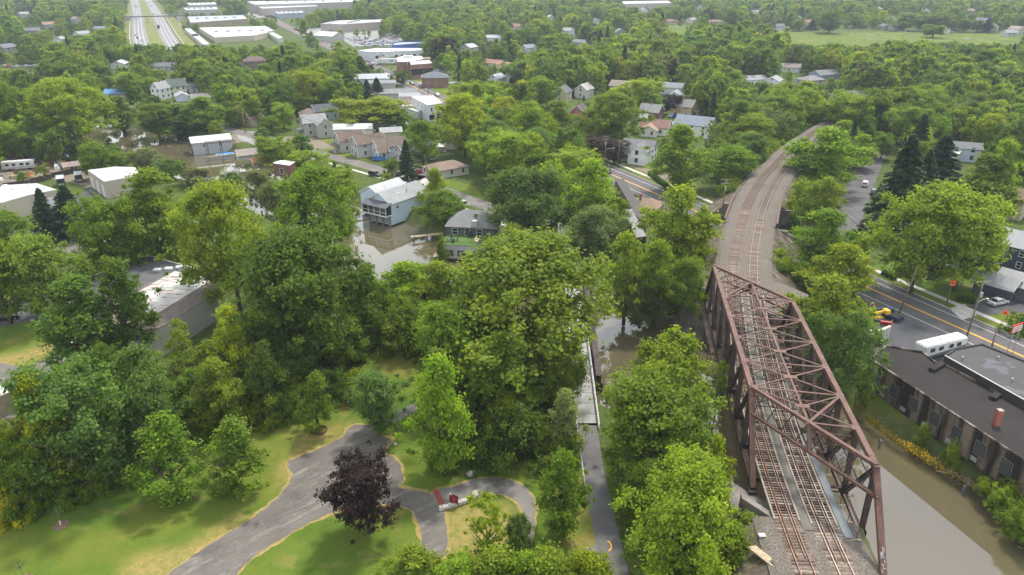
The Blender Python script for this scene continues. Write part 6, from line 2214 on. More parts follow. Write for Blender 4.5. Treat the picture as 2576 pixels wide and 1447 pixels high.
for i, (x, y, lab) in enumerate(((153, 1322, 'staked sapling with a white trunk guard in a mulch ring on the lawn'), (62, 1460, 'staked sapling with a white trunk guard at the bottom left edge'))):
    sp_ = thing('sapling', lab, 'sapling', P(x, y))
    MB().cyl(0, 0, 0, .75, .07, 8).build('trunk_guard', WHITE, sp_)
    MB().tube([(0, 0, .7), (.05, 0, 1.6), (-.05, .1, 2.6)], [.04, .03, .01], 6).build('trunk', POLEW, sp_)
    for s_ in (-1, 1):
        MB().cyl(s_ * .7, .1 * s_, 0, 1.3, .03, 6).build('stake', POLEW, sp_)
    b = MB()
    rr = random.Random(i)
    for k in range(90):
        c_ = Vector((rr.gauss(0, .3), rr.gauss(0, .3), 1.7 + rr.uniform(0, 1.0)))
        d1, d2_ = Vector((rr.gauss(0, 1), rr.gauss(0, 1), rr.gauss(0, .5))).normalized() * .12, Vector((rr.gauss(0, 1), rr.gauss(0, 1), rr.gauss(0, 1))).normalized() * .08
        b.face(c_ - d1, c_ + d2_, c_ + d1, c_ - d2_)
    b.build('crown', pm('sapling_leaf', (.07, .13, .03), .6), sp_)
    MB().cyl(0, 0, .005, .05, 1.0, 16).build('mulch_ring', pm('mulch', (.16, .11, .07), .95, .4, 4), sp_)
rg = thing('tree_ring', 'dark mulch ring edged with bricks around the young lawn tree', 'tree ring', P(803, 1083))
for i in range(22):
    an = 2 * math.pi * i / 22
    ob('edging_brick', MB().cbox(0, 0, 0, .32, .16, .16).mesh('edging_brick', pm('dark_brick_edge', (.10, .06, .05), .9)) if i == 0 else rg.children[0].data, rg, loc=(1.15 * math.cos(an), 1.15 * math.sin(an), 0), rz=an + math.pi / 2)
# timber and rails lying on the ballast by the near abutment
for i, (x, y, d_, L, m_, lab) in enumerate(((1912, 1400, -58, 3.4, WOODL, 'stack of pale timber baulks on the ballast beside the tree'), (1962, 1432, -52, 2.8, WOODL, 'pair of pale timbers lying left of the near track'), (1975, 1425, -56, 3.0, RUSTO, 'short rusty rail lying beside the near track'), (1990, 1428, -58, 4.6, DRUST, 'long dark rail lying beside the near track'))):
    p = P(x, y, 6.1)
    t_ = thing('timber_pile' if m_ is WOODL else 'scrap_rail', lab, 'timber' if m_ is WOODL else 'rail', (p.x, p.y, 6.0), R(d_))
    for k in range(4 if i == 0 else 2 if i == 1 else 1):
        MB().box(-L / 2 + .1 * k, L / 2 + .07 * k, -.1 + k * .24, .1 + k * .24, .0, .2 if m_ is WOODL else .1).build('baulk' if m_ is WOODL else 'rail_length', m_, t_)
rb = thing('signal_box', 'small grey trackside box on the ballast below the abutment', 'box', (P(1916, 1352, 6).x, P(1916, 1352, 6).y, 5.95))
MB().cbox(0, 0, 0, .7, .5, .4).build('body', GALV, rb)
MB().cbox(0, 0, .4, .74, .54, .04).build('lid', WHITE, rb)

# hedges, fences, scrap yard
HEDGE = None
fn = thing('board_fence', 'weathered grey board fence round the yard of the navy house', 'fence', P(2480, 715))
a, b = P(2450, 690), P(2500, 722)
o_ = P(2480, 715)
bm2 = MB().box(-.07, .07, -.015, .015, 0, 1.7).mesh('board', WOODG)
n_ = 60
ang = math.atan2(b.y - a.y, b.x - a.x)
for i in range(n_):
    q = a.lerp(b, i / (n_ - 1)) - o_
    ob('board', bm2, fn, loc=(q.x, q.y, 0), rz=ang)
yf = thing('yard_fence', 'dark screened yard fence round the scrap yard on the left', 'fence', P(130, 440))
fp = [P(10, 476), P(75, 466), P(130, 450), P(190, 436), P(245, 424), P(255, 414), P(205, 400)]
o_ = P(130, 440)
for a, b in zip(fp, fp[1:]):
    MB().bar(a - o_ + Vector((0, 0, 1.1)), b - o_ + Vector((0, 0, .85)), .06, 1.7).build('screen', pm('dark_screen', (.06, .05, .045), .9), yf)
    MB().cyl((a - o_).x, (a - o_).y, 0, 2.4, .06, 6).build('post', GALV, yf)
JUNK = dict(red=(.35, .05, .04), yellow=(.55, .38, .05), tan=(.42, .33, .2), grey=(.3, .3, .3), white=(.7, .7, .68), black=(.05, .05, .05), rust=(.25, .12, .06))
for i in range(84):
    x, y = rng.uniform(-5, 170), 0
    y = 384 + rng.uniform(0, 72) * (1 - .3 * x / 170)
    if abs(y - 418) < 13 and x < 108:
        continue
    cn_ = rng.choice(list(JUNK))
    p = P(x, y)
    m = MB()
    L, W_, H_ = rng.uniform(.8, 3.5), rng.uniform(.5, 1.6), rng.uniform(.4, 1.4)
    m.hexa(taper(-L / 2, L / 2, W_ / 2, 0, -L / 2 * .8, L / 2 * .6, W_ / 2 * .8, H_))
    m.bar((-L / 2, 0, H_ * .8), (L * .6, W_ * .5, H_ * 1.3), .15, .12)
    tag(ob('scrap_item', m.mesh('scrap_item', CANVAS), loc=p, rz=rng.uniform(0, 3), color=JUNK[cn_]), 'heap of %s scrap in the crowded scrap yard' % cn_, 'scrap', 'scrap yard heaps')
pl_ = thing('lumber_stack', 'pale heap of loose lumber in the scrap yard beside the fence', 'lumber', P(62, 447))
for i in range(40):
    c_ = Vector((rng.uniform(-5, 5), rng.uniform(-1.5, 1.5), rng.uniform(.1, .9)))
    an = rng.gauss(.2, .35)
    d_ = Vector((math.cos(an), math.sin(an), rng.uniform(-.1, .1))) * 1.6
    MB().bar(c_ - d_, c_ + d_, .16, .06).build('plank', WOODL, pl_)
house(175, 408, 3.2, 4.5, 3.6, 2.2, 1.0, 40, (.42, .34, .24), (.34, .24, .2), 'small tan garden shed with double doors in the scrap yard', 'shed', 'garden_shed', win=False, door=(0, 0))
gf = thing('greenhouse_frame', 'bare white tubular greenhouse frame behind the tan shed', 'frame', P(232, 416), R(-12))
for i in range(5):
    y = -3.2 + 1.6 * i
    MB().tube([(y, -1.8, 0), (y, -1.8, 1.7), (y, 0, 2.6), (y, 1.8, 1.7), (y, 1.8, 0)], .06, 6).build('hoop', WHITE, gf)
for yy, z in ((-1.8, 1.7), (0, 2.6), (1.8, 1.7)):
    MB().bar((-3.2, yy, z), (3.2, yy, z), .08, .08).build('purlin', WHITE, gf)
# highway overbridge and walls
ovb = thing('highway_overbridge', 'thin footbridge crossing high above the highway', 'bridge', P(372, 57), R(math.degrees(math.atan2(hw[3].y - hw[2].y, hw[3].x - hw[2].x)) - 90))
MB().box(-42, 42, -1.6, 1.6, 6.2, 7.4).build('deck', pm('brown_girder', (.12, .11, .10), .8), ovb)
for s_ in (-1, 1):
    m = MB().bar((-42, s_ * 1.7, 8.6), (42, s_ * 1.7, 8.6), .12, .12)
    for i in range(43):
        m.bar((-42 + 2 * i, s_ * 1.7, 7.4), (-42 + 2 * i, s_ * 1.7, 8.6), .12, .12)
    m.build('railing', GALV, ovb)
    MB().box(s_ * 36 - 3.5, s_ * 36 + 3.5, -2.5, 2.5, -1, 6.2).build('abutment', CONC, ovb)
MB().box(-1, 1, -1.5, 1.5, 0, 6.2).build('pier', CONC, ovb)
for s_ in (-1, 1):
    mb = MB()
    pl2 = [p for p in hw if p.y < 1100]
    sweep(mb, pl2, [(s_ * 21.0 - .3, 0), (s_ * 21.0 - .3, 1.1), (s_ * 21.0 + .3, 1.1), (s_ * 21.0 + .3, 0)])
    tag(mb.build('highway_barrier', CONC), 'concrete barrier along the %s edge of the highway' % ('left' if s_ < 0 else 'right'), 'barrier')
# soccer goals
for i, (x, y, lab) in enumerate(((2190, 94, 'far left'), (2203, 100, 'near left'), (2270, 85, 'far middle'), (2390, 86, 'far right'), (1700, 72, 'on the small lawn left of the playing field,'))):
    g_ = thing('soccer_goal', 'white soccer goal %s on the playing field' % lab, 'goal', P(x, y), R(rng.uniform(-20, 20)))
    MB().bar((-3.6, 0, 2.4), (3.6, 0, 2.4), .22, .22).bar((-3.6, 0, 0), (-3.6, 0, 2.4), .22, .22).bar((3.6, 0, 0), (3.6, 0, 2.4), .22, .22).build('frame', WHITE, g_)
    MB().bar((-3.6, 0, 2.4), (-3.6, 2, 0), .12, .12).bar((3.6, 0, 2.4), (3.6, 2, 0), .12, .12).bar((-3.6, 2, .1), (3.6, 2, .1), .12, .12).build('net_stay', WHITE, g_)
# stop sign, street name, swimming pool, play slide
ss = thing('stop_sign', 'red octagonal stop sign beside the street behind the purple trees', 'sign', P(1402, 330))
MB().cyl(0, 0, 0, 2.1, .04, 6).build('post', GALV, ss)
MB().prism_y([(.42 * math.cos(math.pi / 8 + k * math.pi / 4), 2.4 + .42 * math.sin(math.pi / 8 + k * math.pi / 4)) for k in range(8)], -.03, .03).build('panel', pm('stop_red', (.55, .02, .03), .5), ss)
text_on(ss, 'STOP', .3, (0, -.036, 2.4), (R(90), 0, 0), WHITE)
gz = thing('gazebo', 'white pop up canopy over a wooden deck beside the beige house', 'canopy', P(1106, 382))
MB().hexa([(-2, -2, 2.3), (2, -2, 2.3), (2, 2, 2.3), (-2, 2, 2.3), (-.2, -.2, 3.2), (.2, -.2, 3.2), (.2, .2, 3.2), (-.2, .2, 3.2)]).build('canopy', WHITE, gz)
for sx in (-1.9, 1.9):
    for sy in (-1.9, 1.9):
        MB().cyl(sx, sy, 0, 2.3, .05, 6).build('post', GALV, gz)
MB().box(-2.6, 2.6, -2.6, 2.6, .3, .5).build('deck', WOODG, gz)
tx = thing('utility_cabinet', 'green electrical cabinet beside the square brick building', 'cabinet', P(1122, 210))
MB().cbox(0, 0, 0, 3, 2.2, 2.2).build('body', pm('cabinet_green', (.04, .30, .20), .6), tx)
MB().cbox(0, 0, 2.2, 3.1, 2.3, .12).build('lid', pm('cabinet_green', (.04, .30, .20), .6), tx)
for x, lab, c in ((1702, 'blue covered round pool in the yard of the large white house', (.05, .35, .6)),):
    p = P(x, 398)
    t_ = thing('garden_pool', lab, 'pool', p)
    MB().cyl(0, 0, 0, 1.1, 2.2, 20).build('wall', WHITE, t_)
    MB().cyl(0, 0, 1.1, 1.13, 2.1, 20).build('pool_water', pm('pool_blue', c, .2), t_)

# ------------------------------------------------------------------ people
SKIN = pm('skin', (.42, .26, .18), .6, .05)
def skinned(name, pts, edges, rad, mat, parent, root=0):
    m = bpy.data.meshes.new(name)
    m.from_pydata(pts, edges, [])
    o = ob(name, m, parent)
    sk = o.modifiers.new('skin', 'SKIN')
    layer = m.skin_vertices[0] if m.skin_vertices else None
    if layer is None:
        b = bmesh.new()
        b.from_mesh(m)
        b.verts.layers.skin.verify()
        b.to_mesh(m)
        b.free()
        layer = m.skin_vertices[0]
    for i, r_ in enumerate(rad):
        layer.data[i].radius = (r_, r_)
        layer.data[i].use_root = i == root
    ss = o.modifiers.new('subdivision', 'SUBSURF')
    ss.levels = ss.render_levels = 1
    m.materials.append(mat)
    return o
def person(loc, rz, label, shirt, trousers):
    t_ = thing('person', label, 'person', loc, rz)
    B = [(0, 0, .95), (0, 0, 1.2), (0, 0, 1.42), (0, .02, 1.55), (0, .04, 1.66), (0, .03, 1.76), (-.19, 0, 1.42), (-.26, .03, 1.14), (-.24, .16, .92), (.19, 0, 1.42), (.26, .02, 1.14), (.25, .1, .9), (-.1, 0, .9), (-.11, .04, .5), (-.12, -.02, .07), (-.12, .14, .04), (.1, 0, .9), (.12, -.05, .5), (.13, -.1, .07), (.13, .06, .04)]
    E = [(0, 1), (1, 2), (2, 3), (3, 4), (4, 5), (2, 6), (6, 7), (7, 8), (2, 9), (9, 10), (10, 11), (0, 12), (12, 13), (13, 14), (14, 15), (0, 16), (16, 17), (17, 18), (18, 19)]
    Rr = [.13, .12, .13, .055, .09, .075, .06, .045, .035, .06, .045, .035, .085, .06, .045, .04, .085, .06, .045, .04]
    skinned('body', B, E, Rr, SKIN, t_)
    S_ = [B[0], B[1], B[2], B[6], (-.23, .02, 1.25), B[9], (.23, .01, 1.25)]
    skinned('shirt', S_, [(0, 1), (1, 2), (2, 3), (3, 4), (2, 5), (5, 6)], [.15, .145, .15, .075, .065, .075, .065], pm('shirt_' + label.split()[2], shirt, .9), t_)
    L_ = [B[0], B[12], B[13], (-.12, -.01, .14), B[16], B[17], (.13, -.08, .14)]
    skinned('trousers', L_, [(0, 1), (1, 2), (2, 3), (0, 4), (4, 5), (5, 6)], [.14, .1, .075, .06, .1, .075, .06], pm('trousers_' + label.split()[2], trousers, .9), t_)
    skinned('hair', [(0, .02, 1.74), (0, 0, 1.8)], [(0, 1)], [.095, .06], pm('dark_hair', (.03, .02, .015), .9), t_)
person(P(29, 470), 1.0, 'person in turquoise shirt standing by the scrap yard fence', (.08, .35, .50), (.05, .05, .07))
person(P(2133, 88), 2.0, 'person in black clothes running on the left of the playing field', (.03, .03, .03), (.03, .03, .03))
person(P(2148, 92), .4, 'person in white shirt standing mid field on the playing field', (.6, .6, .6), (.04, .04, .05))
person(P(2272, 96), 2.6, 'person in navy shirt on the right of the playing field', (.03, .05, .15), (.05, .05, .06))
pc('pickup', 'white', 12, 478, 15, 'white pickup truck at the left edge before the scrap yard')
# ------------------------------------------------------------------ trees
def leaf_mat(name, instancer):
    t = NT(name)
    if instancer:
        src = attr(t, 'tone', 'INSTANCER').outputs['Color']
    else:
        src = t.n('ObjectInfo').outputs['Color']
    ti = attr(t, 'tint').outputs['Fac']
    k = t.ramp(ti, (0., (.60, .66, .70)), (.5, (1., 1., 1.)), (.85, (1.4, 1.3, 1.)), (1., (1.9, 1.65, 1.1)))
    c = t.mix(1., src, k, 'MULTIPLY')
    t.col(c, .6, .14)
    tr = t.n('BsdfTranslucent')
    t.l(t.mix(1., c, (1.25, 1.35, .55), 'MULTIPLY'), tr.inputs['Color'])
    mx = t.n('MixShader')
    mx.inputs[0].default_value = .5
    t.l(t.b.outputs[0], mx.inputs[1])
    t.l(tr.outputs[0], mx.inputs[2])
    t.l(mx.outputs[0], t.out.inputs['Surface'])
    return t.m
LEAF = leaf_mat('leaves', False)
LEAFF = leaf_mat('far_leaves', True)
BARK = pm('bark', (.085, .068, .052), .95, .35, 1.5, .4, 6)

def unit(v):
    return v / (np.linalg.norm(v, axis=-1, keepdims=True) + 1e-9)

PROFILE = {
    'round': (lambda t: np.sqrt(np.clip(1 - (2 * t - 1) ** 2, 0, 1)) ** .85, .14, .75, .20),
    'oval': (lambda t: np.clip(np.sin(np.pi * np.clip(t, 0, 1) ** .8), 0, 1) ** .7, .08, .8, .21),
    'spread': (lambda t: np.clip(np.sin(np.pi * np.clip(t * .93 + .05, 0, 1) ** .95), 0, 1) ** .6, .14, .78, .155),
    'locust': (lambda t: np.clip(np.sin(np.pi * np.clip(t, 0, 1) ** .75), 0, 1) ** .8, .09, .6, .21),
    'pyramid': (lambda t: np.clip(np.minimum(t / .16, (1.04 - t) / .88), 0, 1) ** .8, .05, .75, .21),
    'bush': (lambda t: np.sqrt(np.clip(1 - (t * .98) ** 2, 0, 1)), .0, .75, .23),
    'willow': (lambda t: np.clip(np.sin(np.pi * np.clip(t * .9 + .08, 0, 1)), 0, 1) ** .55, .12, .9, .17),
    'sparse': (lambda t: np.clip(np.sin(np.pi * np.clip(t, 0, 1) ** .85), 0, 1) ** .7, .25, .5, .16),
}
def crown_mesh(name, shape, H, Rr, ncl, nlf, leaf, seed, mat):
    g = np.random.default_rng(seed)
    if shape == 'conifer':
        nb = ncl
        V, Tn = [], []
        tt = g.random(nb) ** .8
        z = H * (.05 + .93 * tt)
        an = g.random(nb) * 2 * np.pi
        ln = Rr * (1 - tt) ** .9 * g.uniform(.75, 1.1, nb) + .25
        per = nlf // nb
        C = []
        A = []
        for i in range(nb):
            u = g.random(per) ** .7
            d = np.array([math.cos(an[i]), math.sin(an[i]), 0])
            s_ = np.array([-d[1], d[0], 0])
            wid = (1 - u * .8)[:, None] * ln[i] * .28
            p = d * (u * ln[i])[:, None] + s_ * g.normal(0, .6, (per, 1)) * wid
            p[:, 2] = z[i] - .30 * u ** 1.5 * ln[i] + g.normal(0, .12, per) * .6 - .12 * np.abs(g.normal(0, 1, per)) * .6
            C.append(p)
            A.append(d + s_ * g.normal(0, .5, (per, 1)) + np.array([0, 0, -.35]))
        C = np.concatenate(C)
        A = unit(np.concatenate(A))
        Nn = unit(np.array([0, 0, 1.]) + g.normal(0, .45, C.shape))
        tint = np.repeat(g.random(nb), per) * .5 + g.random(len(C)) * .5
        asp = .38
    else:
        prof, z0, flat, rcl = PROFILE[shape]
        ph = g.random((4, 2)) * 6.28
        tcl = g.random(ncl) ** (.8 if shape != 'bush' else 1.2)
        an = g.random(ncl) * 2 * np.pi
        lump = 1 + .16 * np.sin(2 * an + ph[0, 0] + 3 * tcl) + .12 * np.sin(3 * an + ph[1, 0] - 5 * tcl) + .10 * np.sin(5 * an + ph[2, 0])
        rad = prof(tcl) * Rr * lump * (g.random(ncl) ** .36)
        rc = Rr * rcl * g.uniform(.45, 1.35, ncl)
        out_ = g.random(ncl) < .14
        rad = np.where(out_, prof(tcl) * Rr * lump * 1.12, rad)
        rc = np.where(out_, rc * .6, rc)
        rad = np.maximum(0, rad - rc * .45)
        zc = H * (z0 + (1 - z0) * tcl)
        zc = np.minimum(zc, H - rc * flat * .8)
        Cc = np.stack([rad * np.cos(an), rad * np.sin(an), zc], -1)
        hd = unit(g.normal(0, 1, (6, 3)) + np.array([0, 0, .15]))
        ctr = np.array([0, 0, H * (z0 + 1) / 2])
        cd = unit((Cc - ctr) / np.array([Rr, Rr, H / 2]))
        dent = (cd @ hd.T).max(1) > .90
        Cc = np.where(dent[:, None], ctr + (Cc - ctr) * .62, Cc)
        w = rc ** 2
        cid = g.choice(ncl, nlf, p=w / w.sum())
        d = unit(g.normal(0, 1, (nlf, 3)) + np.array([0, 0, .35]))
        rr = np.minimum(np.abs(g.normal(0, .62, nlf)) + .12, 1.55)
        off = d * (rc[cid] * rr)[:, None]
        off[:, 2] *= flat
        if shape == 'willow':
            off[:, 2] -= np.abs(g.normal(0, 1, nlf)) * rc[cid] * .5
        C = Cc[cid] + off
        C[:, 2] = np.maximum(C[:, 2], .1)
        outw = unit(Cc[cid] * np.array([1, 1, .6]) - np.array([0, 0, H * .35]))
        Nn = unit(d * .35 + outw * .25 + np.array([0, 0, .55]) + g.normal(0, .62, (nlf, 3)))
        A = unit(np.cross(Nn, g.normal(0, 1, (nlf, 3))))
        if shape in ('willow', 'locust'):
            A = unit(A + np.array([0, 0, -.6]))
        tint = g.random(ncl)[cid] * .45 + g.random(nlf) * .55
        asp = .5
    B = unit(np.cross(Nn, A))
    s_ = (leaf * g.uniform(.65, 1.35, len(C)))[:, None]
    bend = Nn * s_ * .18
    V = np.stack([C - A * s_ * .55, C + B * s_ * asp + bend, C + A * s_ * .55, C - B * s_ * asp + bend], 1).reshape(-1, 3)
    F = np.arange(len(V)).reshape(-1, 4)
    me = bpy.data.meshes.new(name)
    np_mesh(me, V, F)
    a_ = me.attributes.new('tint', 'FLOAT', 'POINT')
    a_.data.foreach_set('value', np.repeat(tint, 4).astype(np.float32))
    me.materials.append(mat)
    return me

def trunk_mesh(shape, H, Rr, seed):
    rr = random.Random(seed)
    m = MB()
    th = {'conifer': .95, 'bush': .35, 'pyramid': .85, 'oval': .75}.get(shape, .55)
    r0 = H * .022
    p0 = [Vector((0, 0, -.4)), Vector((rr.uniform(-.1, .1), rr.uniform(-.1, .1), H * .15)), Vector((rr.uniform(-.3, .3), rr.uniform(-.3, .3), H * th * .6)), Vector((rr.uniform(-.4, .4), rr.uniform(-.4, .4), H * th))]
    m.tube(p0, [r0 * 1.25, r0, r0 * .65, r0 * .18], 8)
    if shape != 'conifer':
        n = {'spread': 11, 'sparse': 12, 'bush': 5, 'willow': 10}.get(shape, 8)
        for i in range(n):
            an = i * 2.4 + rr.uniform(-.4, .4)
            zs = H * rr.uniform(.16, th * .75)
            L = Rr * rr.uniform(.55, .95)
            a = Vector((0, 0, zs))
            e = Vector((math.cos(an) * L, math.sin(an) * L, min(H * .93, zs + H * rr.uniform(.12, .42))))
            mid = a.lerp(e, .5) + Vector((0, 0, -.02 * H))
            m.tube([a, mid, e], [r0 * .5, r0 * .32, r0 * .08], 5)
            for k in range(2):
                b = a.lerp(e, rr.uniform(.4, .7))
                q = b + Vector((rr.uniform(-1, 1), rr.uniform(-1, 1), rr.uniform(.2, 1))) * Rr * .35
                m.tube([b, q], [r0 * .22, r0 * .05], 4)
    return m.mesh('trunk', BARK, True)

SPEC = {  # shape: H, R, clumps, leaves, leaf size
    'round': (14, 6, 150, 24000, .29), 'oval': (15, 4.6, 130, 18000, .28), 'spread': (18, 9, 230, 40000, .33),
    'locust': (13, 5, 120, 20000, .30), 'pyramid': (10, 3.6, 140, 16000, .21), 'bush': (4.5, 3.2, 60, 7500, .20),
    'willow': (14, 6, 170, 26000, .28), 'sparse': (10, 4.2, 70, 6500, .22), 'conifer': (16, 4, 260, 17000, .36),
}
PROTO = {}
for s_, (H, Rr, nc, nl, lf) in SPEC.items():
    PROTO[s_] = []
    for v_ in range(3 if s_ in ('round', 'spread', 'oval', 'locust') else 2):
        sd = (list(SPEC).index(s_) + 1) * 37 + v_
        cm_ = crown_mesh('crown_' + s_, s_, H, Rr, nc, nl, lf, sd, LEAF)
        vv = np.empty(len(cm_.vertices) * 3, np.float32)
        cm_.vertices.foreach_get('co', vv)
        vv = vv.reshape(-1, 3)
        ext = float(np.percentile(np.hypot(vv[:, 0], vv[:, 1]), 95))
        PROTO[s_].append((cm_, trunk_mesh(s_, H, Rr, sd), ext, float(vv[:, 2].max())))
TONE = {
    'mid': ((0.152, 0.229, 0.026), 'mid green'), 'bright': ((0.216, 0.297, 0.029), 'bright green'), 'lime': ((.265, .315, .020), 'yellow green'),
    'dark': ((0.110, 0.178, 0.026), 'dark green'), 'blue': ((0.134, 0.207, 0.051), 'grey green'), 'olive': ((0.182, 0.240, 0.031), 'olive green'),
    'yellow': ((.42, .40, .024), 'yellow'), 'purple': ((.048, .029, .032), 'dark purple'), 'mauve': ((.095, .065, .066), 'dusky purple'),
    'spruce': ((.056, .098, .052), 'dark blue green'), 'pale': ((.30, .34, .12), 'pale flowering'), 'silver': ((.185, .225, .090), 'silvery green'),
}
KIND = {'round': 'rounded tree', 'oval': 'tall oval tree', 'spread': 'large spreading tree', 'locust': 'feathery layered tree', 'pyramid': 'cone shaped young tree', 'bush': 'bush', 'willow': 'drooping willow', 'sparse': 'thin open tree', 'conifer': 'spruce'}
NAME = {'round': 'round_tree', 'oval': 'oval_tree', 'spread': 'spreading_tree', 'locust': 'feathery_tree', 'pyramid': 'young_tree', 'bush': 'bush', 'willow': 'willow_tree', 'sparse': 'open_tree', 'conifer': 'spruce_tree'}
LANDMARKS = [(2450, 900, 'the motor home'), (2300, 1000, 'the brick works'), (2400, 650, 'the navy house'), (2150, 450, 'the side road'), (2000, 480, 'the rail curve'), (1930, 800, 'the truss bridge'), (1700, 900, 'the river'), (1490, 1000, 'the foot bridge'), (1530, 1350, 'the trail'), (1250, 1260, 'the loop path'), (930, 1200, 'the park drive'), (300, 1350, 'the big lawn'), (100, 980, 'the left lot'), (400, 760, 'the corrugated hall'), (280, 450, 'the metal workshops'), (80, 410, 'the scrap yard'), (520, 360, 'the boathouses'), (290, 325, 'the cabin cruiser'), (790, 310, 'the pale grey house'), (940, 360, 'the brown roofed row'), (980, 500, 'the blue waterside house'), (1180, 560, 'the deck house'), (1620, 380, 'the white farmhouse'), (1700, 280, 'the mustard tan house'), (1620, 520, 'the orange brick house'), (1090, 190, 'the square brick building'), (1040, 150, 'the brick school'), (900, 90, 'the auto yard'), (570, 80, 'the huge white warehouse'), (370, 60, 'the highway'), (430, 220, 'the cream house'), (290, 230, 'the blue roofed house'), (640, 160, 'the large brown house'), (2250, 90, 'the playing field'), (1430, 230, 'the pale yellow house'), (1260, 160, 'the low cream house'), (1540, 110, 'the far neighbourhood'), (2140, 230, 'the wide hipped roof'), (100, 150, 'the far left woods'), (1900, 200, 'the houses above the rail curve'), (2430, 370, 'the pale blue house'), (1250, 320, 'the main road trees'), (730, 900, 'the dark thicket'), (1250, 850, 'the great willow')]
TREES = []     # (x, y, H, R, shape, tone, var, label)
def zfor(X, Y, ytop):
    lo, hi = 0., 60.
    for _ in range(30):
        m_ = (lo + hi) / 2
        if Q((X, Y, m_))[1] > ytop:
            lo = m_
        else:
            hi = m_
    return lo
def T(x, top, base, w, shape, tone, label=None, z=0.):
    p = P(x, base, z)
    d = Q(p)[2]
    TREES.append([p.x, p.y, zfor(p.x, p.y, top) - z, w / FPX * d / 2, shape, tone, label, z])
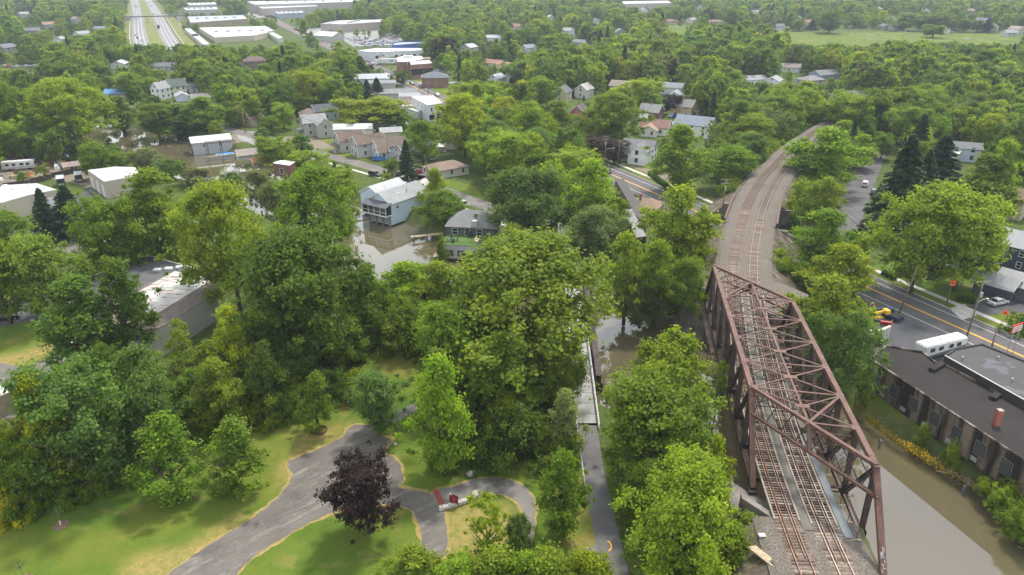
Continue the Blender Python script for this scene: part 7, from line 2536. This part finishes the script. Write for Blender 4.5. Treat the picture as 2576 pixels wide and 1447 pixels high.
MAN = """
20 520 640 120 round mid;30 600 815 140 round bright;140 585 800 200 round olive;125 472 600 62 conifer spruce;178 467 602 92 conifer spruce;236 505 572 42 conifer spruce
300 480 715 165 round mid;412 420 688 170 oval bright;605 445 790 240 spread bright;800 410 700 250 spread mid;790 560 905 330 spread dark;850 700 930 130 oval mid
235 690 930 190 oval dark;340 640 905 130 oval dark;590 765 1000 110 oval lime;480 800 1010 120 sparse olive;230 900 1225 260 round blue;395 870 1150 175 round blue;140 930 1230 130 oval lime;75 1080 1260 150 round mid;15 990 1245 100 round bright;20 1215 1312 100 bush yellow
70 1170 1300 90 bush mid;440 1045 1250 165 pyramid mid;612 1050 1238 160 pyramid mid;560 900 1085 120 oval bright;700 850 1045 110 oval dark;690 975 1062 105 bush bright;800 935 1088 98 pyramid mid;955 928 1092 140 round blue
930 1145 1340 172 round purple;940 655 860 120 oval mid;1025 655 800 140 locust bright;1010 740 875 150 bush mid;1312 585 960 470 spread olive;1150 745 1000 190 round mid;1118 890 1195 150 locust bright;1262 830 1085 150 oval mid
1300 1010 1160 170 bush dark;1240 1050 1165 110 bush dark;1400 815 1050 130 willow olive;1418 975 1150 108 pyramid pale;1418 1130 1345 140 locust mid;1652 935 1215 270 round mid;1718 1150 1480 300 spread bright;1615 1150 1330 115 round mid;1785 1095 1290 90 locust lime
1055 1380 1510 160 locust bright;1250 1385 1530 180 locust bright;1370 1375 1530 190 locust bright;1228 1232 1430 110 sparse lime;1150 1395 1530 150 locust bright;1470 1390 1540 150 locust lime;1320 1390 1530 120 locust bright;1305 1290 1450 90 willow blue;1685 828 1010 185 locust bright;1610 700 800 105 willow silver;1722 645 800 115 round mid;1800 905 1030 75 sparse bright
1570 580 790 115 locust bright;1645 600 790 110 locust bright;1700 460 690 170 locust bright;1660 625 745 105 locust bright;1735 545 690 100 locust lime;1505 515 640 135 willow silver;1478 395 600 130 locust bright;1530 495 620 100 round bright
1330 415 600 220 willow blue;1285 560 690 90 willow olive;1825 362 478 130 round mid;1705 308 485 135 oval bright;2060 315 480 170 locust bright;2045 440 590 120 round bright;2050 520 705 160 locust mid;2110 610 760 170 locust lime;2060 690 905 190 locust bright;2092 765 1010 165 round blue;2120 225 345 130 round bright;2180 215 342 120 round mid;2240 215 335 130 round olive;2300 218 335 120 round mid;2120 300 370 70 locust bright;2010 225 300 80 round bright;1975 230 310 80 round mid
2290 445 735 250 round bright;2400 470 730 220 round bright;2440 380 570 170 oval mid;2478 345 565 95 oval bright;2248 335 590 140 conifer spruce;2312 375 545 80 conifer spruce;2350 340 505 115 conifer spruce;2160 335 425 75 locust bright;2215 330 400 60 round mid;2545 1262 1335 80 bush mid -1.8;2505 1222 1275 60 bush bright -1.5;2578 1290 1368 85 bush mid -2;2530 1205 1262 65 bush olive -1.2;2470 1200 1240 40 bush bright -1.2;2600 1230 1330 90 bush dark -1.5;2558 785 838 80 bush dark
2400 1100 1140 50 bush bright;2320 1060 1100 40 bush mid;1025 350 460 46 conifer spruce;1065 300 420 90 round mid;1110 478 560 130 willow mid;1100 420 520 70 pyramid bright;990 395 440 50 bush mid
1170 230 395 150 spread lime;1270 320 470 150 round bright;1190 200 300 110 round bright;930 240 320 180 round lime;1000 270 330 60 round mid;975 275 315 45 round mauve;1500 340 400 75 round mauve;1545 345 412 70 round mauve;1530 230 375 170 spread mid;1400 250 370 100 oval mid;1330 250 380 110 willow bright
1440 370 470 120 round bright;1400 400 520 100 bush bright;1690 235 290 60 round purple;1610 195 275 90 round lime;1880 280 400 120 round bright;1920 240 360 150 round mid;1850 330 410 90 oval bright;1780 300 400 40 sparse olive;2130 230 320 110 round mid;2050 260 330 60 round mid
190 190 380 200 spread bright;30 200 380 150 spread mid;300 380 440 70 round mid;240 345 420 70 bush mid;370 370 430 90 willow silver;420 400 450 90 willow blue;500 420 470 90 willow silver;330 180 245 80 round bright;270 190 235 60 round blue;450 260 330 110 oval mid;520 240 330 100 oval mid;400 255 335 100 round mid;310 240 320 90 oval mid
540 280 330 60 round bright;600 255 320 50 round olive;680 290 340 60 round mid;715 255 325 65 round bright;650 250 315 40 oval mid;640 175 265 110 round mid;840 150 215 120 round bright;760 230 290 60 round mid;760 380 430 130 willow bright;690 340 420 100 round olive;850 420 480 100 round bright;870 460 540 60 bush bright;1110 590 640 40 bush mid
925 200 255 35 conifer spruce;950 195 250 40 conifer spruce;890 200 250 55 round purple;905 140 200 70 conifer mid;1012 175 215 40 round dark;700 200 260 60 conifer mid;805 215 265 60 round olive;585 270 320 30 round mid;1310 150 210 90 round mid;1360 190 290 90 round mid;1250 210 300 100 round bright;1480 430 540 80 willow silver
2170 900 1000 50 bush bright;655 425 505 95 willow silver;585 432 492 85 willow blue;700 450 520 80 willow silver;1105 655 800 130 locust bright;1170 680 820 100 round mid;40 1225 1300 95 bush lime;110 1205 1275 90 bush mid;170 1165 1240 90 bush bright;240 1145 1215 85 bush mid;300 1120 1190 90 bush bright;360 1090 1160 85 bush blue;520 1030 1100 90 bush bright;590 1005 1075 90 bush mid;650 1002 1062 80 bush lime;740 975 1045 90 bush mid;900 925 985 80 bush bright;1120 1120 1180 80 bush mid;1200 1105 1170 90 bush dark;1350 1070 1130 80 bush mid;2085 18 84 78 round mid;2270 30 77 80 round mid;2330 34 79 60 round dark;2372 30 81 70 round mid;2425 46 81 40 round dark;2455 48 82 36 round dark;2482 44 83 34 conifer spruce;2040 50 76 30 conifer spruce;2010 45 78 40 round mid;2345 60 95 55 round mid;1950 640 720 70 bush mid;1870 1290 1400 90 locust bright;1830 1330 1460 110 locust bright;1420 1090 1180 70 bush mid;640 960 1040 80 bush mid;880 960 1010 90 bush mid;830 920 1000 100 bush dark;330 1120 1200 110 bush blue;180 1180 1260 100 bush mid;250 1160 1235 90 bush mid;480 1000 1090 100 round bright
1060 760 880 110 round mid;1190 800 920 120 round mid;1380 900 1060 110 round mid;1310 920 1080 120 oval mid;1110 800 900 90 round bright;880 780 900 110 round dark;700 780 940 130 oval mid;640 800 960 110 oval bright;760 850 980 110 round dark;545 850 980 90 oval mid;300 860 990 110 round dark;310 980 1130 130 round dark;480 930 1070 110 round mid
"""
for row in MAN.replace('\n', ';').split(';'):
    c_ = row.split()
    if len(c_) >= 6:
        T(*[float(v) for v in c_[:4]], c_[4], c_[5], None, float(c_[6]) if len(c_) > 6 else 0.)
N_MAN = len(TREES)

# ---- places the photograph shows open: trees in front of them are left out
bpy.context.view_layer.update()
CLEAR = []      # screen boxes with the depth behind them
FOOT = []       # ground circles taken by buildings and vehicles
for o in list(scn.objects):
    if o.parent is None and o.type == 'EMPTY' and o.get('category') in ('house', 'garage', 'shed', 'shop', 'school', 'warehouse', 'building', 'factory', 'workshop', 'boathouse', 'hall', 'works building', 'car', 'pickup', 'van', 'truck', 'cabin', 'motor home', 'trailer', 'boat', 'goal'):
        xs, ys = [], []
        r_ = 0
        for c_ in o.children:
            if c_.type == 'MESH':
                for k in c_.bound_box:
                    w_ = c_.matrix_world @ Vector(k)
                    u, v, d = Q(w_)
                    xs.append(u)
                    ys.append(v)
                    r_ = max(r_, (w_.xy - o.location.xy).length)
        if not xs:
            continue
        vehicle = o['category'] in ('car', 'pickup', 'van')
        x0, x1, y0, y1 = min(xs), max(xs), min(ys), max(ys)
        f = .8 if o.location.y < 420 else .66
        h_ = (y1 - y0)
        CLEAR.append(((x0 + x1) / 2 - (x1 - x0) / 2 * f, (x0 + x1) / 2 + (x1 - x0) / 2 * f, y0 - 1, y0 + h_ * (.8 if o.location.y < 420 else .66), o.location.y - 2))
        FOOT.append((o.location.x, o.location.y, r_ * .8 + 1.5))
for x0, y0, x1, y1, base in ((335, 0, 440, 112, 112), (320, 30, 420, 50, 50), (470, 62, 712, 112, 112), (880, 86, 1020, 122, 122), (1690, 62, 1720, 84, 84), (1990, 70, 2060, 108, 110), (2060, 80, 2200, 112, 116), (2200, 80, 2400, 102, 108), (2400, 78, 2560, 92, 100), (980, 165, 1150, 250, 250), (1105, 140, 1135, 190, 190), (1010, 225, 1110, 300, 300), (730, 62, 770, 105, 105), (770, 100, 830, 130, 130), (1560, 400, 1700, 480, 480), (1900, 300, 2085, 560, 560), (2140, 400, 2200, 560, 560), (560, 330, 720, 370, 370), (850, 380, 1080, 470, 470), (380, 320, 500, 380, 380), (245, 275, 275, 320, 320), (1640, 270, 1800, 345, 345), (1580, 280, 1660, 330, 330), (2420, 85, 2560, 108, 110), (840, 300, 1010, 400, 400), (1060, 385, 1180, 450, 450), (600, 20, 760, 45, 45), (30, 160, 100, 178, 180), (0, 374, 225, 470, 470), (1030, 560, 1110, 605, 605), (1450, 890, 1512, 1035, 1035), (1525, 800, 1760, 990, 1000), (330, 335, 470, 382, 382), (480, 380, 650, 430, 430), (600, 400, 690, 445, 445), (930, 560, 1160, 660, 690), (400, 690, 535, 800, 830), (950, 880, 1060, 1000, 1010)):
    CLEAR.append((x0, x1, y0, y1, P((x0 + x1) / 2, base).y))
ROADS = [(main_pl, 9.5), (side_pl, 7.5), (street_pl, 6), ([p for p in mid_pl[::8]], 11.5), (hw, 27)]
SEG = []
for pl, w_ in ROADS:
    a_ = np.array([(p.x, p.y) for p in pl])
    SEG.append((a_, w_))
lawn_w = [pxpoly(pl) for pl in LAWNS]
FT = np.array(FOOT)
BB = {}
def near_poly(X, Y, poly, d):
    k = id(poly)
    if k not in BB:
        BB[k] = (*poly.min(0), *poly.max(0))
    a, b, c, e = BB[k]
    m_ = max(d, 0)
    if X < a - m_ or Y < b - m_ or X > c + m_ or Y > e + m_:
        return False
    return poly_dist(np.array([X]), np.array([Y]), poly)[0] < d
def blocked(X, Y):
    for a_, w_ in SEG:
        if np.min(np.hypot(a_[:, 0] - X, a_[:, 1] - Y)) < w_:
            return True
    if np.any(np.hypot(FT[:, 0] - X, FT[:, 1] - Y) < FT[:, 2]):
        return True
    if near_poly(X, Y, RIVER, 2.5):
        return True
    for pl in lawn_w:
        if near_poly(X, Y, pl, -1):
            return True
    return False
CL = np.array(CLEAR)
def hides(X, Y, H, Rr):
    u, v0, d = Q((X, Y, 0))
    _, v1, _ = Q((X, Y, H))
    w_ = Rr / d * FPX
    m_ = (CL[:, 0] < u + w_) & (CL[:, 1] > u - w_) & (CL[:, 2] < v0) & (CL[:, 3] > v1 + (v0 - v1) * .04) & (CL[:, 4] > Y)
    return bool(m_.any())
MX = [(t_[0], t_[1], t_[3]) for t_ in TREES]
tones_far = ['mid'] * 7 + ['bright'] * 6 + ['dark'] * 5 + ['olive'] * 4 + ['blue'] * 4 + ['lime'] * 2 + ['spruce'] * 1 + ['silver'] * 1
shapes_far = ['round'] * 9 + ['oval'] * 6 + ['spread'] * 2 + ['locust'] * 2 + ['willow'] * 2
fill = []
rf = random.Random(11)
Y = 236.
while Y < 2300:
    sp_ = 8.4 if Y < 420 else 9.8 if Y < 700 else 11.5 if Y < 1100 else 15
    half = .74 * Y + 40
    X = -half + rf.uniform(0, sp_)
    while X < half:
        x, y = X + rf.uniform(-.45, .45) * sp_, Y + rf.uniform(-.45, .45) * sp_
        X += sp_
        u, v, d = Q((x, y, 0))
        if not (-140 < u < 2716):
            continue
        H = rf.triangular(8, 21, 14) if y < 420 else rf.triangular(9, 22, 15)
        if y > 700:
            H *= rf.uniform(.9, 1.15)
        s_ = rf.choice(shapes_far)
        to = rf.choice(tones_far)
        if to == 'spruce':
            s_, H = 'conifer', H * 1.15
        Rr = H * {'round': .40, 'oval': .29, 'spread': .43, 'locust': .38, 'willow': .42, 'conifer': .21}[s_]
        if rf.random() < .012:
            to, s_ = 'purple', 'round'
        if blocked(x, y):
            continue
        near_man = any(abs(q[0] - x) < 12 and abs(q[1] - y) < 12 and math.hypot(q[0] - x, q[1] - y) < (q[2] + Rr) * .55 for q in MX)
        if near_man:
            continue
        if hides(x, y, H, Rr):
            H2, R2 = H * .42, Rr * .5
            if rf.random() < .75 and not hides(x, y, H2, R2):
                H, Rr = H2, R2
                if H < 5.5:
                    s_ = 'bush' if s_ != 'conifer' else s_
            else:
                continue
        fill.append([x, y, H, Rr, s_, to, None, 0.])
    Y += sp_ * .88
# undergrowth in the near woods
WOODS = [
    ([(-40, 1290), (150, 1205), (350, 1120), (560, 1045), (780, 1010), (900, 930), (960, 850), (940, 720), (820, 760), (640, 800), (480, 900), (330, 960), (170, 1060), (-40, 1090)], 4.4),
    ([(1080, 980), (1080, 860), (960, 830), (940, 720), (1150, 700), (1440, 720), (1455, 900), (1440, 1060), (1370, 1120), (1180, 1150)], 4.6),
    ([(1530, 1010), (1700, 1090), (1790, 1180), (1840, 1290), (1800, 1480), (1600, 1480), (1560, 1200)], 4.2),
    ([(2010, 640), (2110, 640), (2140, 780), (2130, 900), (2120, 1000), (2060, 900)], 4.2),
    ([(1520, 640), (1700, 600), (1760, 700), (1740, 780), (1540, 770)], 4.2),
    
    ([(0, 540), (110, 600), (230, 690), (60, 760), (-60, 760)], 7), ([(480, 480), (640, 440), (900, 560), (930, 700), (720, 730), (560, 640)], 5.0),
    ([(1230, 560), (1430, 560), (1520, 640), (1440, 690), (1300, 640)], 5.5),
]
under = []
for pl, sp_ in WOODS:
    wp_ = pxpoly(pl)
    x0, y0 = wp_.min(0)
    x1, y1 = wp_.max(0)
    y = y0
    while y < y1:
        x = x0
        while x < x1:
            X, Y_ = x + rf.uniform(-.4, .4) * sp_, y + rf.uniform(-.4, .4) * sp_
            x += sp_
            if not near_poly(X, Y_, wp_, 0) or near_poly(X, Y_, RIVER, 1.2):
                continue
            if abs(X - 12.4) < 3.5 and 40 < Y_ < 200:
                continue
            a_, w_ = SEG[3]
            if np.min(np.hypot(a_[:, 0] - X, a_[:, 1] - Y_)) < 9:
                continue
            if np.any(np.hypot(FT[:, 0] - X, FT[:, 1] - Y_) < FT[:, 2] * .9):
                continue
            b_ = rf.random() < .62 or sp_ < 3.5
            H = rf.uniform(2.2, 4.2) if b_ else rf.uniform(6, 9.5)
            if sp_ < 3.5:
                H = rf.uniform(.8, 1.6)
            if hides(X, Y_, H, H * .5):
                continue
            under.append([X, Y_, H, H * (.75 if b_ else .36), 'bush' if b_ else rf.choice(('round', 'oval', 'locust')), rf.choice(('mid', 'dark', 'bright', 'blue', 'olive', 'lime', 'mid')), None, 0.])
        y += sp_
# embankment shrubs
def size_px(t_):
    return t_[2] * t_[3] / Q((t_[0], t_[1], t_[2] / 2))[2] ** 2
for i in range(i_far + 6, len(mid_pl), 5):
    for sd_ in (-1, 1):
        for lat, dz in ((8.6, -2.4), (11.2, -4.4)):
            n, tt = side(mid_pl, i)
            q = mid_pl[i] + n * sd_ * (lat + rf.uniform(-.9, .9)) + tt * rf.uniform(-1.5, 1.5)
            if sd_ < 0 and q.y < 196 or q.y < 150:
                continue
            if min((q.xy - m_.xy).length for m_ in main_pl) < 13:
                continue
            H = rf.uniform(1.6, 3.2) if lat < 9 else rf.uniform(2.5, 5)
            under.append([q.x, q.y, H, H * .72, 'bush', rf.choice(('mid', 'dark', 'bright', 'olive', 'lime')), None, RAILZ + dz - .3])
allf = fill + under
allf.sort(key=size_px, reverse=True)
trees = [t_ for t_ in allf if t_[4] != 'bush']
bushes = [t_ for t_ in allf if t_[4] == 'bush']
nt = 300 - sum(1 for t_ in TREES if t_[4] != 'bush')
nb = 230 - sum(1 for t_ in TREES if t_[4] == 'bush')
solo = TREES + trees[:nt] + bushes[:nb]
mass = trees[nt:] + bushes[nb:]
ORD = ['first', 'second', 'third', 'fourth', 'fifth', 'sixth', 'seventh', 'eighth', 'ninth', 'tenth', 'eleventh', 'twelfth', 'thirteenth', 'fourteenth', 'fifteenth', 'sixteenth', 'seventeenth', 'eighteenth', 'nineteenth', 'twentieth']
lab_groups = {}
for t_ in solo:
    u, v, d = Q((t_[0], t_[1], t_[2] * .5))
    lm_ = min(LANDMARKS, key=lambda q: (q[0] - u) ** 2 + ((q[1] - v) * 1.7) ** 2)
    key = (TONE[t_[5]][1], KIND[t_[4]], lm_[2])
    lab_groups.setdefault(key, []).append((u, t_))
for key, items in lab_groups.items():
    items.sort(key=lambda q: q[0])
    for i, (u, t_) in enumerate(items):
        base = '%s %s near %s' % key
        if len(items) == 2:
            base += ', ' + ('left' if i == 0 else 'right') + 'most of two'
        elif len(items) > 2:
            base += ', %s from left' % ORD[min(i, 19)]
        t_[6] = t_[6] or base
rv_ = random.Random(5)
for t_ in solo:
    X, Y_, H, Rr, s_, to, lab, z_ = t_
    H0, R0 = SPEC[s_][:2]
    cm_, tm_, R0, H0 = rv_.choice(PROTO[s_])
    zg = 0.
    rdv = poly_dist(np.array([X]), np.array([Y_]), RIVER)[0] if Y_ < 450 else 99
    if z_:
        zg = z_
    elif rdv < 4.5:
        zg = -2.0 if rdv < 2 else -.8
    e = thing(NAME[s_] if to not in ('purple', 'mauve') else 'purple_tree', lab, 'bush' if s_ == 'bush' else 'tree', (X, Y_, zg), rv_.uniform(0, 6.28), 'bushes' if s_ == 'bush' else 'single trees')
    an_ = rv_.uniform(.88, 1.1)
    e.scale = (Rr / R0 * an_, Rr / R0 / an_, (H - (zg if not z_ else 0)) / H0)
    e.rotation_euler = (rv_.gauss(0, .03), rv_.gauss(0, .03), e.rotation_euler[2])
    c0 = TONE[to][0]
    k = rv_.uniform(.85, 1.15)
    ob('crown', cm_, e, color=tuple(v * k * rv_.uniform(.94, 1.06) for v in c0))
    ob('trunk' if s_ != 'bush' else 'stem', tm_, e)

# the far woods: one mass of many trees
FARP = []
for i, (s_, H, Rr, nc, nl, lf) in enumerate((('round', 14, 6, 90, 5200, .62), ('oval', 15, 4.4, 80, 4200, .58), ('spread', 17, 8, 120, 6800, .72), ('conifer', 16, 3.6, 150, 3600, .6), ('round', 14, 6, 70, 5200, .62), ('bush', 4.5, 3.2, 30, 1500, .4), ('oval', 15, 5.2, 60, 4600, .6), ('spread', 15, 7, 70, 5600, .66), ('round', 12, 6.4, 110, 5600, .6))):
    o = bpy.data.objects.new('far_crown', crown_mesh('far_crown', s_, H, Rr, nc, nl, lf, 900 + i, LEAFF))
    FARP.append((o, H, Rr))
fm = {'round': 0, 'oval': 1, 'spread': 2, 'conifer': 3, 'locust': 4, 'willow': 4, 'bush': 5}
me = bpy.data.meshes.new('far_woods')
n_ = len(mass)
me.vertices.add(n_)
me.vertices.foreach_set('co', np.array([(t_[0], t_[1], t_[7]) for t_ in mass], np.float32).ravel())
ks = [fm[t_[4]] for t_ in mass]
alt = {0: (0, 4, 8), 1: (1, 6), 2: (2, 7)}
ks = [alt[k][i % len(alt[k])] if k in alt else k for i, k in enumerate(ks)]
me.attributes.new('kindex', 'INT', 'POINT').data.foreach_set('value', np.array(ks, np.int32))
me.attributes.new('grow', 'FLOAT_VECTOR', 'POINT').data.foreach_set('vector', np.array([(t_[3] / FARP[k][2], t_[3] / FARP[k][2], t_[2] / FARP[k][1]) for t_, k in zip(mass, ks)], np.float32).ravel())
me.attributes.new('turn', 'FLOAT_VECTOR', 'POINT').data.foreach_set('vector', np.array([(0, 0, rv_.uniform(0, 6.28)) for _ in mass], np.float32).ravel())
cols = []
for t_ in mass:
    k = rv_.uniform(.8, 1.2)
    cols.append((*[v * k * rv_.uniform(.93, 1.07) for v in TONE[t_[5]][0]], 1))
me.attributes.new('tone', 'FLOAT_COLOR', 'POINT').data.foreach_set('color', np.array(cols, np.float32).ravel())
fo = tag(ob('distant_woods', me), 'mass of distant broadleaf trees filling the neighbourhood to the horizon', 'woods', kind='stuff')
ng = bpy.data.node_groups.new('far_woods', 'GeometryNodeTree')
ng.interface.new_socket('Geometry', in_out='INPUT', socket_type='NodeSocketGeometry')
ng.interface.new_socket('Geometry', in_out='OUTPUT', socket_type='NodeSocketGeometry')
gi, go = ng.nodes.new('NodeGroupInput'), ng.nodes.new('NodeGroupOutput')
jn = ng.nodes.new('GeometryNodeJoinGeometry')
def named(nm, typ):
    a = ng.nodes.new('GeometryNodeInputNamedAttribute')
    a.data_type = typ
    a.inputs['Name'].default_value = nm
    return a.outputs[0]
kx, gr, tn = named('kindex', 'INT'), named('grow', 'FLOAT_VECTOR'), named('turn', 'FLOAT_VECTOR')
for i, (o, H, Rr) in enumerate(FARP):
    oi = ng.nodes.new('GeometryNodeObjectInfo')
    oi.inputs['Object'].default_value = o
    cp = ng.nodes.new('FunctionNodeCompare')
    cp.data_type = 'INT'
    cp.operation = 'EQUAL'
    ng.links.new(kx, cp.inputs[2])
    cp.inputs[3].default_value = i
    ip = ng.nodes.new('GeometryNodeInstanceOnPoints')
    ng.links.new(gi.outputs[0], ip.inputs['Points'])
    ng.links.new(cp.outputs[0], ip.inputs['Selection'])
    ng.links.new(oi.outputs['Geometry'], ip.inputs['Instance'])
    ng.links.new(tn, ip.inputs['Rotation'])
    ng.links.new(gr, ip.inputs['Scale'])
    ng.links.new(ip.outputs[0], jn.inputs[0])
ng.links.new(jn.outputs[0], go.inputs[0])
mod = fo.modifiers.new('far_woods', 'NODES')
mod.node_group = ng

# clipped hedges
HG = leaf_mat('hedge_leaves', False)
def hedge(a, b, w, h, label):
    a, b = P(*a), P(*b)
    L = (b - a).length
    n = int(L * h * 260)
    g = np.random.default_rng(int(L * 100))
    C = np.stack([g.random(n) * L, (g.random(n) - .5) * w, g.random(n) * h], -1)
    f_ = g.integers(0, 3, n)
    C[f_ == 0, 2] = h + g.normal(0, .05, (f_ == 0).sum())
    C[f_ == 1, 1] = -w / 2 + g.normal(0, .05, (f_ == 1).sum())
    C[f_ == 2, 1] = w / 2 + g.normal(0, .05, (f_ == 2).sum())
    N_ = unit(g.normal(0, 1, (n, 3)) + np.array([0, 0, .6]))
    A = unit(np.cross(N_, g.normal(0, 1, (n, 3))))
    B = np.cross(N_, A)
    s_ = .13
    V = np.stack([C - A * s_, C + B * s_ * .7, C + A * s_, C - B * s_ * .7], 1).reshape(-1, 3)
    m_ = bpy.data.meshes.new('hedge')
    np_mesh(m_, V, np.arange(len(V)).reshape(-1, 4))
    m_.attributes.new('tint', 'FLOAT', 'POINT').data.foreach_set('value', np.repeat(g.random(n), 4).astype(np.float32))
    m_.materials.append(HG)
    t_ = thing('clipped_hedge', label, 'hedge', a, math.atan2(b.y - a.y, b.x - a.x))
    ob('foliage', m_, t_, color=(.075, .14, .025))
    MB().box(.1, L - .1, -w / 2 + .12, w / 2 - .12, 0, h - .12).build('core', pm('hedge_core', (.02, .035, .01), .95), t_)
hedge((1634, 440), (1688, 482), 1.3, 1.3, 'long clipped green hedge along the main road lawn')
hedge((2402, 756), (2452, 764), 1.2, 1.2, 'clipped dark hedge at the verge across the road')
hedge((2220, 690), (2252, 705), 1.1, 1.0, 'low clipped hedge behind the main road verge')
# yellow flowers and tall grass along the river bank below the works
g = np.random.default_rng(3)
for nm_, lab, col_, pts_, n_, hh in (('yellow_flowers', 'band of yellow wildflowers along the grassy river bank', (.72, .50, .02), [(2268, 1116), (2300, 1135), (2345, 1162), (2358, 1170)], 480, .5), ('bank_weeds', 'rank orange and green weeds fringing the grassy river bank', (.19, .15, .035), [(2180, 1055), (2240, 1098), (2300, 1135), (2380, 1185), (2500, 1250)], 2600, .5)):
    pl = catmull([P(x, y, -1.6) for x, y in pts_], .5)
    i_ = (g.beta(2, 2, n_) * len(pl)).astype(int) if nm_ == 'yellow_flowers' else g.integers(0, len(pl), n_)
    base = np.array([(p.x, p.y, -1.7) for p in pl])[i_] + g.normal(0, .55, (n_, 3)) * np.array([1, 1, .35])
    if nm_ == 'yellow_flowers':
        base += np.sin(i_ * .35)[:, None] * np.array([.2, .3, 0])
    N_ = unit(g.normal(0, 1, (n_, 3)) + np.array([0, 0, .5]))
    A = unit(np.cross(N_, g.normal(0, 1, (n_, 3))))
    B = np.cross(N_, A)
    s_ = .10
    C = base + np.array([0, 0, hh * .6])
    V = np.stack([C - A * s_, C + B * s_, C + A * s_, C - B * s_], 1).reshape(-1, 3)
    m_ = bpy.data.meshes.new(nm_)
    np_mesh(m_, V, np.arange(len(V)).reshape(-1, 4))
    m_.attributes.new('tint', 'FLOAT', 'POINT').data.foreach_set('value', np.repeat(g.random(n_), 4).astype(np.float32))
    m_.materials.append(LEAF)
    tag(ob(nm_, m_, color=col_), lab, 'plants', kind='stuff')

# ------------------------------------------------------------------ haze
hz = NT('haze')
hz.t.nodes.remove(hz.b)
vs = hz.n('VolumePrincipled', Density=.00013)
vs.inputs['Color'].default_value = (.78, .88, 1.0, 1)
vs.inputs['Anisotropy'].default_value = .2
hz.l(vs.outputs[0], hz.out.inputs['Volume'])
hb = MB().box(-6100, 6100, -420, 9100, -6, 72).build('haze', hz.m)
tag(hb, 'thin bluish summer haze lying over the whole neighbourhood', 'haze', kind='stuff')
